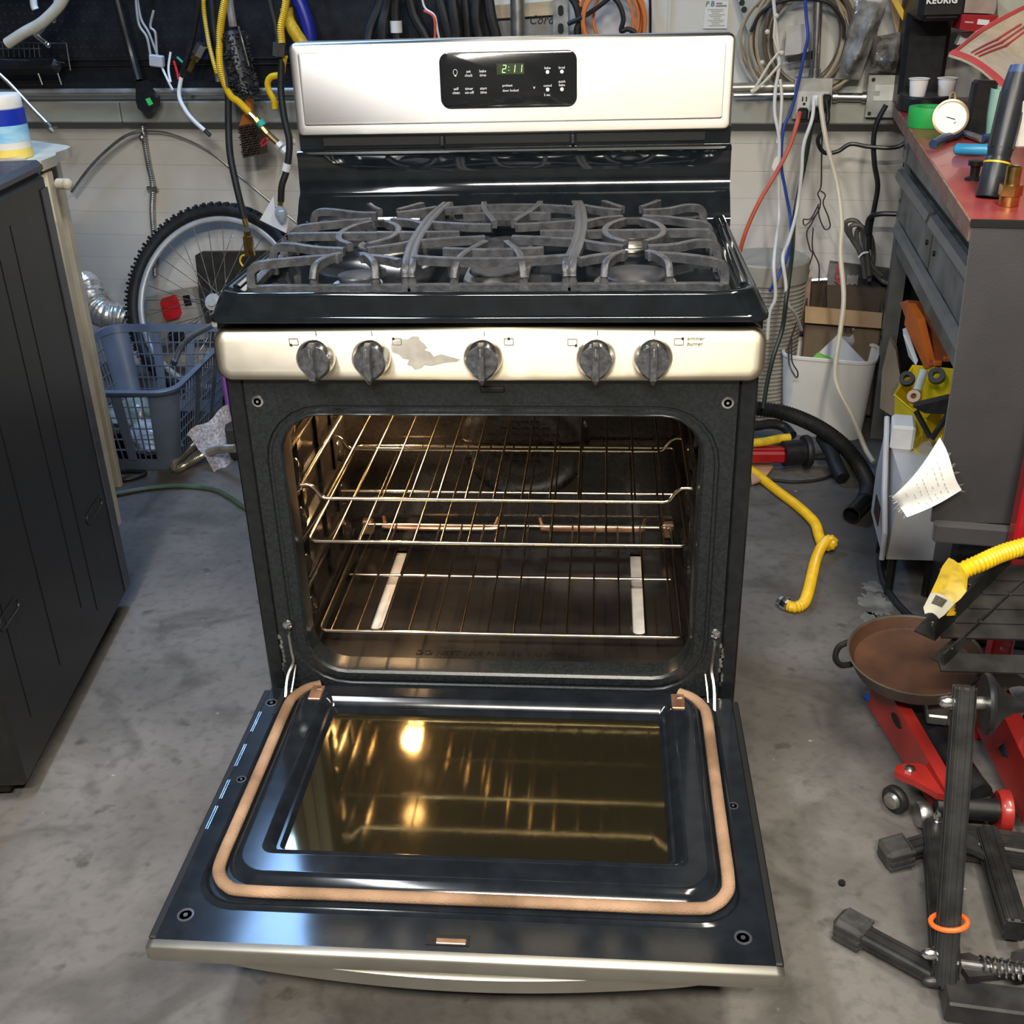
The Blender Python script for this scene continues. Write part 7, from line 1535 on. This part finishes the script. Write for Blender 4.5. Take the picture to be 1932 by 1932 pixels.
# ------------------------------------------------------------------ skillet on the trolley jack
m_rust = M('rusty_cast_iron', (0.040, 0.020, 0.013), 0.5, col2=(0.085, 0.038, 0.020), ns=11, bump=0.15, bs=120, detail=6)
m_oldiron = M('old_cast_iron', (0.060, 0.048, 0.036), 0.5, n=0.2, ns=20)
SK = thing('skillet', 'rusty cast iron skillet resting on the red trolley jack', 'skillet', (0.712, 0.212, 0.158))
tilt = Euler((radians(4), radians(-3), 0)).to_matrix()
def skv(g): g.v = [tuple(tilt @ Vector(v)) for v in g.v]; return g
g = G(); g.lathe([(0.0, 0.0), (0.090, 0.0), (0.100, 0.004), (0.114, 0.034), (0.115, 0.0365), (0.112, 0.037), (0.110, 0.035)], n=40, cap=False); part('outer_shell', skv(g), m_oldiron, SK, local=True)
g = G(); g.lathe([(0.1105, 0.0355), (0.101, 0.016), (0.094, 0.013), (0.0, 0.013)], n=40, cap=False); part('cooking_surface', skv(g), m_rust, SK, local=True)
g = G(); pts = [(0.088, -0.062), (0.104, -0.040), (0.122, -0.046), (0.150, -0.060), (0.165, -0.085), (0.150, -0.082), (0.135, -0.085), (0.120, -0.100), (0.116, -0.085), (0.112, -0.072)]
g.prism([(a, b, 0.027) for a, b in pts], (0, 0, 0.009)); part('pour_handle', skv(g), m_oldiron, SK, local=True)
g = G(); g.tube(spl([(-0.096, 0.055, 0.024), (-0.118, 0.052, 0.015), (-0.130, 0.026, 0.012), (-0.126, 0.000, 0.014), (-0.110, -0.012, 0.024)], 5), 0.0055, 8); part('helper_handle', skv(g), m_dark, SK, local=True)

m_jackred = M('jack_red_enamel', (0.27, 0.018, 0.014), 0.32, n=0.2, ns=12, coat=0.3)
JK = thing('trolley_jack', 'red trolley jack on the floor under the skillet', 'jack', (0.76, 0.12, 0))
p0, p1 = Vector((0.660, 0.27, 0)), Vector((0.713, -0.028, 0)); r0, r1 = Vector((0.838, 0.27, 0)), Vector((0.842, -0.030, 0))
def plate(nm, a, b, z0, z1, z2, t, lip):
    g = G(); pf = [(a.x, a.y, z0), (b.x, b.y, z0 - 0.005), (b.x, b.y, z2), (a.x, a.y, z1)]; g.prism(pf, (t, 0, 0))
    g.bar((a.x + lip / 2, a.y, z1), (b.x + lip / 2, b.y, z2), abs(lip), 0.005); return part(nm, g, m_jackred, JK)
pl_ = plate('side_plate', p0, p1, 0.035, 0.125, 0.090, 0.006, 0.022); plate('side_plate', r0, r1, 0.035, 0.145, 0.120, 0.006, 0.030)
ec = p0.lerp(p1, 0.38) + Vector((-0.0008, 0, 0.088)); ed = (p1 - p0).normalized()
g = G(); g.prism([ec + ed * 0.020 * cos(a) + Vector((0, 0, 0.009 * sin(a))) for a in [2 * pi * k / 24 for k in range(24)]], (-0.001, 0, 0)); em = part('oval_emblem', g, m_dark, pl_)
g = G(); g.bar((0.735, 0.24, 0.055), (0.770, -0.02, 0.055), 0.060, 0.05, bev=0.01); part('hydraulic_block', g, m_kblack, JK)
g = G(); g.cyl((0.735, 0.12, 0.085), (0.772, -0.020, 0.080), 0.020, n=16); part('ram_cylinder', g, m_kblack, JK)
g = G(); g.cyl((0.706, -0.018, 0.052), (0.800, -0.024, 0.052), 0.019, n=16); part('front_axle', g, m_kblack, JK)
g = G(); g.lathe([(0.0, 0), (0.030, 0.0), (0.034, 0.006), (0.034, 0.018), (0.0, 0.019)], (0.800, -0.024, 0.052), (1, -0.08, 0), n=24); part('axle_flange', g, m_jackred, JK)
g = G(); g.bar((0.730, 0.17, 0.10), (0.765, 0.165, 0.10), 0.05, 0.02, bev=0.003); part('cross_bar', g, m_grey_metal, JK)
g = G(); g.box((0.705, 0.22, 0.137), (0.07, 0.10, 0.024), None, 0.006); part('saddle', g, m_grey_metal, JK)
g = G(); g.bar((0.848, 0.29, 0.10), (0.800, 0.40, 0.26), 0.016, 0.016, bev=0.003); part('handle_socket', g, m_jackred, JK)
# caster bracket and wheels
br = [(0.662, 0.045), (0.652, 0.040), (0.648, 0.028), (0.656, 0.016), (0.672, 0.006), (0.690, -0.012), (0.702, -0.026), (0.713, -0.028), (0.710, 0.035), (0.690, 0.048)]
g = G(); g.prism([(a, b, 0.072) for a, b in br], (0, 0, 0.012)); cb = part('caster_bracket', g, m_jackred, JK)
g = G(); g.lathe([(0.010, 0), (0.010, 0.004), (0.005, 0.007), (0, 0.007)], (0.672, 0.030, 0.084), n=6); part('pivot_bolt', g, m_zinc, cb)
g = G(); g.lathe([(0.0, -0.007), (0.022, -0.007), (0.024, -0.004), (0.024, 0.004), (0.022, 0.007), (0.0, 0.007)], (0.655, 0.024, 0.0265), (-0.8, -0.6, 0), n=24); part('caster_wheel', g, m_rubber, JK)
g = G(); g.lathe([(0.0, 0), (0.015, 0.0), (0.013, 0.006), (0.0, 0.009)], Vector((0.655, 0.024, 0.0265)) + Vector((-0.8, -0.6, 0)) * 0.007, (-0.8, -0.6, 0), n=16); part('wheel_hub', g, m_grey_metal, JK)
g = G(); g.lathe([(0.0, -0.010), (0.020, -0.010), (0.022, -0.006), (0.022, 0.006), (0.020, 0.010), (0.0, 0.010)], (0.692, -0.010, 0.0255), (1, 0.1, 0), n=22); part('front_wheel', g, m_grey_metal, JK)
g = G(); g.lathe([(0.0, -0.010), (0.022, -0.010), (0.024, -0.006), (0.024, 0.006), (0.022, 0.010), (0.0, 0.010)], (0.825, 0.26, 0.0265), (1, 0.1, 0), n=22); part('rear_wheel', g, m_rubber, JK)
g = G(); g.prism([(0.6691,0.3404,0.0008),(0.698,0.3728,0.0008),(0.7067,0.3115,0.0008),(0.6946,0.301,0.0008)], (0, 0, 0.004)); one('blue_rag', g, M('bright_blue_rag', (0.01, 0.09, 0.50), 0.6), 'corner of a blue rag under the trolley jack', 'rag')

# ------------------------------------------------------------------ slatted steel frame above the jack
m_slat = M('bare_black_steel', (0.050, 0.050, 0.048), 0.34, metal=0.7, n=0.3, ns=20, rv=0.1)
SF = thing('slatted_rack', 'black steel slatted rack tilted over the jack', 'rack', (0.78, 0.17, 0.26))
A0, A1 = Vector((0.8124,0.1843,0.41)), Vector((0.6634,0.0399,0.35)); B0, B1 = Vector((0.8608,0.1757,0.38)), Vector((0.6789,0.0093,0.32))
g = G(); g.sweep([A0, A1], [(0.016, 0.018), (0.012, 0.018), (0.012, -0.012), (-0.020, -0.012), (-0.020, -0.016), (0.016, -0.016)]); part('angle_rail', g, m_slat, SF, smooth=0)
g = G(); g.sweep([B0, B1], [(0.010, 0.012), (0.007, 0.012), (0.007, -0.009), (-0.012, -0.009), (-0.012, -0.012), (0.010, -0.012)]); part('angle_rail', g, m_slat, SF, smooth=0)
g = G(); g.bar(A0, A0 + Vector((0.16, -0.01, 0.0)), 0.024, 0.012, bev=0.002); part('end_bar', g, m_slat, SF)
for i, t in enumerate((0.14, 0.32, 0.50, 0.68, 0.86, 0.985)):
    a = A0.lerp(A1, t) + Vector((0.0, 0.0, -0.016)); b = B0.lerp(B1, t) + Vector((0.0, 0, -0.012))
    d = Vector((1, 0.02, -0.02)); st = a + (Vector((0.004, -0.006, 0)) if t < 0.95 else b - a)
    g = G(); g.bar(st, st + d * 0.30, 0.034, 0.004, up=(0, -0.35, 1)); part('slat', g, m_slat, SF, smooth=0)
for p in [A0.lerp(A1, t) + Vector((0, 0, 0.006)) for t in (0.48, 0.96)] + [B0.lerp(B1, t) + Vector((0, 0, 0.006)) for t in (0.30, 0.62, 0.92)]:
    g = G(); g.sphere(p + Vector((0.004, -0.006, 0.002)), 0.0042, 8); part('rivet', g, m_zinc, SF)
for x, y in ((0.90, 0.150), (0.96, 0.0)):
    g = G(); g.cyl((x, y, 0.0), (x, y, 0.37 if y > 0.1 else 0.30), 0.010, n=10); part('support_leg', g, m_slat, SF)
YT = thing('gas_hose', 'yellow corrugated hose with a printed tag lying on the slatted rack', 'hose', (0.6783,0.0599,0.36))
g = G(); g.corr(spl([(0.8698,0.1547,0.45),(0.8308,0.1491,0.44),(0.7928,0.1343,0.435),(0.7543,0.1112,0.43),(0.7248,0.101,0.42),(0.7079,0.0901,0.405),(0.6974,0.0673,0.38),(0.6977,0.0572,0.365)], 8), 0.0135, 0.007, 0.16, 12); part('hose', g, m_yellow, YT)
g = G(); rows = [[Vector(a).lerp(Vector(b), t) + Vector((0, 0, 0.006 * sin(pi * t))) for t in (0, 0.25, 0.5, 0.75, 1)] for a, b in [((0.6974,0.0904,0.45),(0.7159,0.0493,0.44)),((0.6838,0.0722,0.445),(0.7054,0.0149,0.435)),((0.6716,0.0501,0.435),(0.6959,0.0083,0.425)),((0.6573,0.0255,0.425),(0.6885,0.0094,0.415))]]
g.grid(rows, 0.0012, (0, -0.3, 0.9)); part('yellow_tag', g, M('yellow_tag_card', (0.40, 0.27, 0.015), 0.5, col2=(0.22, 0.16, 0.015), ns=60, lo=0.5, hi=0.75), YT)
rows = [[Vector(a).lerp(Vector(b), t) + Vector((0, 0, 0.006 * sin(pi * t))) for t in (0, 0.25, 0.5, 0.75, 1)] for a, b in [((0.6573,0.0255,0.425),(0.6885,0.0094,0.415)),((0.6411,-0.0014,0.415),(0.6722,-0.005,0.405)),((0.6416,-0.0112,0.41),(0.6635,-0.0109,0.402))]]
g = G(); g.grid(rows, 0.0012, (0, -0.3, 0.9)); part('white_tag', g, M('tag_white', (0.34, 0.32, 0.26), 0.6, n=0.05), YT)
g = G()
for i in range(9):
    p = Vector(rows[0][1]).lerp(Vector(rows[1][1]), 0.2 + 0.07 * i) + Vector((0, -0.001, 0.002)); q2 = Vector(rows[0][3]).lerp(Vector(rows[1][3]), 0.2 + 0.07 * i) + Vector((0, -0.001, 0.002)); g.bar(p, q2, 0.0008 + 0.0006 * (i % 2), 0.0005)
part('tag_bars', g, m_print, YT, smooth=0)

# ------------------------------------------------------------------ folding stand in the near right corner
m_stand = M('worn_black_paint', (0.018, 0.018, 0.018), 0.38, n=0.3, ns=30, rv=0.1, bump=0.05); m_foot = M('ribbed_rubber_foot', (0.035, 0.034, 0.033), 0.6, n=0.25, ns=60)
FS = thing('folding_stand', 'black folding steel stand with spring rod and rubber feet', 'stand', (0.68, -0.20, 0))
def rail(nm, a, b, w, h, m=None, ribs=True, par=None):
    g = G(); g.bar(a, b, w, h, bev=0.003)
    if ribs:
        a, b = Vector(a), Vector(b); x = (b - a).normalized(); y = Vector((0, 0, 1)).cross(x); y.normalize(); z = x.cross(y)
        for k in (-0.22, 0.22):
            g.bar(a + z * (h / 2 + 0.0003) + y * w * k, b + z * (h / 2 + 0.0003) + y * w * k, w * 0.16, 0.003); g.bar(a - y * (w / 2) + z * h * k, b - y * (w / 2) + z * h * k, 0.003, h * 0.16); g.bar(a + y * (w / 2) + z * h * k, b + y * (w / 2) + z * h * k, 0.003, h * 0.16)
    return part(nm, g, m or m_stand, par or FS)
top = Vector((0.652, -0.182, 0.402)); bot = Vector((0.634, -0.352, 0.030))
rail('upright', bot, top, 0.026, 0.030)
rail('long_rail', (0.634, -0.350, 0.050), (0.696, -0.058, 0.040), 0.034, 0.042)
rail('long_rail', (0.752, -0.268, 0.045), (0.772, -0.070, 0.040), 0.030, 0.040)
rail('front_beam', (0.628, -0.372, 0.025), (0.92, -0.405, 0.025), 0.045, 0.036, ribs=False)
rail('rear_beam', (0.682, -0.064, 0.028), (0.94, -0.110, 0.028), 0.045, 0.040, ribs=True)
g = G(); g.loft([[(0.716, -0.345, 0.04), (0.735, -0.340, 0.02), (0.90, -0.30, 0.02), (0.90, -0.32, 0.06)], [(0.735, -0.305, 0.045), (0.755, -0.300, 0.03), (0.90, -0.25, 0.03), (0.90, -0.26, 0.07)]]); part('gusset_casting', g, m_stand, FS)
g = G(); g.prism([(0.650, -0.325, 0.045), (0.672, -0.320, 0.045), (0.720, -0.352, 0.045), (0.66, -0.362, 0.045)], (0, 0, 0.012)); part('corner_gusset', g, m_stand, FS)
g = G(); g.prism([(0.694, -0.085, 0.045), (0.745, -0.088, 0.045), (0.750, -0.130, 0.045), (0.735, -0.118, 0.045), (0.712, -0.110, 0.045)], (0, 0, 0.010)); part('rear_gusset', g, m_stand, FS)
# feet
def foot(a, b, label):
    a, b = Vector(a), Vector(b); x = (b - a).normalized()
    l = rail('foot_arm', a, b, 0.030, 0.022)
    g = G(); g.bar(b - x * 0.012, b + x * 0.034, 0.042, 0.040, bev=0.007)
    for k in (-0.012, 0.0, 0.012): g.bar(b - x * 0.010 + Vector((0, 0, k)), b + x * 0.030 + Vector((0, 0, k)), 0.0445, 0.005)
    part('rubber_foot', g, m_foot, l)
foot((0.632, -0.340, 0.030), (0.540, -0.262, 0.0225), '')
foot((0.692, -0.078, 0.030), (0.640, -0.092, 0.0225), '')
# bolts, spring rod, cone knob, tie
bx = (bot - Vector((0, 0, 0)) + (top - bot) * 0.10)
def dome(p, d, r, m=None):
    g = G(); g.lathe([(r * 1.15, 0), (r * 1.15, 0.003), (r, 0.004), (r, 0.010), (r * 0.8, 0.016), (r * 0.4, 0.0195), (0, 0.020)], p, d, n=14); return part('cap_nut', g, m or m_chrome, FS)
dome(bot + (top - bot) * 0.10 + Vector((-0.013, 0, 0)), (-1, 0, 0.05), 0.0085); dome(top + (bot - top) * 0.055 + Vector((-0.013, 0, 0)), (-1, 0, 0.05), 0.0085)
dome(bot + (top - bot) * 0.015 + Vector((-0.010, -0.004, 0)), (-1, 0, 0), 0.0075, m_stand); dome((0.694, -0.066, 0.062), (0, 0, 1), 0.006)
s0 = bot + (top - bot) * 0.075 + Vector((0.014, 0, 0)); s1 = s0 + Vector((0.26, -0.028, -0.004))
g = G(); g.cyl(s0, s1, 0.0055, n=10); part('spring_rod', g, m_chrome, FS)
g = G(); n = 26 * 10; xd = (s1 - s0).normalized(); yd = Vector((0, 0, 1)).cross(xd).normalized(); zd = xd.cross(yd)
g.tube([s0 + (s1 - s0) * (0.12 + 0.88 * i / n) + (yd * cos(2 * pi * i / 10) + zd * sin(2 * pi * i / 10)) * 0.0125 for i in range(n + 1)], 0.0021, 5); part('coil_spring', g, m_zinc, FS)
kc = top + (bot - top) * 0.055 + Vector((0.016, 0, 0))
g = G(); g.cyl(kc - Vector((0.004, 0, 0)), kc + Vector((0.030, 0, 0)), 0.009, n=12); part('pivot_stub', g, m_grey_metal, FS)
g = G(); g.lathe([(0.0, 0.012), (0.040, 0.010), (0.042, 0.014), (0.041, 0.018), (0.020, 0.034), (0.011, 0.048), (0.007, 0.075), (0.006, 0.10), (0.0, 0.102)], kc, (1, -0.10, 0.02), n=28); part('cone_knob', g, m_kblack, FS)
tie = bot + (top - bot) * 0.215
g = G(); g.tube([tie + Vector((0.023 * cos(a), -0.002 + 0.021 * sin(a), 0.004 * cos(a) - 0.006 * sin(a))) for a in [2 * pi * i / 20 for i in range(20)]], 0.0036, 8, closed=True); one('orange_tie', g, M('neon_orange', (0.85, 0.13, 0.02), 0.45, n=0.03), 'bright orange tie looped round the black stand post', 'tie')
g = G(); g.lathe([(0.0, 0), (0.0055, 0.0), (0.0055, 0.005), (0.0, 0.005)], (0.5386,-0.146,0.0012), n=7); one('floor_chip', g, m_dark, 'tiny dark chip lying on the floor between the two rubber feet', 'chip')
# dark clutter behind the stand
lump('parts_heap', (0.90, 0.09, 0.075), 0.062, M('oily_parts', (0.10, 0.10, 0.11), 0.25, metal=0.8, col2=(0.02, 0.03, 0.06), ns=25, bump=0.8, bs=60), 'oily metal part lying between jack and stand', 'machine part', 31, (0.9, 0.9, 0.9))

# ------------------------------------------------------------------ ceiling fixtures (out of frame)
m_fix = M('white_fixture', (0.7, 0.7, 0.68), 0.4, n=0.03)
for lb, c, d in (('ceiling tube fixture on the right side of the garage', (0.75, -0.55, 2.48), (0.24, 1.25, 0.06)), ('ceiling tube fixture on the left side of the garage', (-0.62, -1.25, 2.48), (0.24, 1.25, 0.06)), ('ceiling tube fixture behind the viewer', (0.15, -2.3, 2.48), (1.25, 0.24, 0.06)), ('cold white LED panel in the rear corner of the ceiling', (-1.00, 1.62, 2.48), (0.36, 0.78, 0.06))):
    o = thing('ceiling_lamp', lb, 'ceiling lamp', (c[0], c[1], 2.45), group='ceiling tube fixtures')
    g = G(); g.box(c, d, None, 0.01); part('housing', g, m_fix, o)
    g = G(); g.cyl((c[0] - d[0] * 0.4, c[1] - d[1] * 0.4, 2.52), (c[0] - d[0] * 0.4, c[1] - d[1] * 0.4, 2.60), 0.006, n=8); g.cyl((c[0] + d[0] * 0.4, c[1] + d[1] * 0.4, 2.52), (c[0] + d[0] * 0.4, c[1] + d[1] * 0.4, 2.60), 0.006, n=8); part('hanger', g, m_zinc, o)
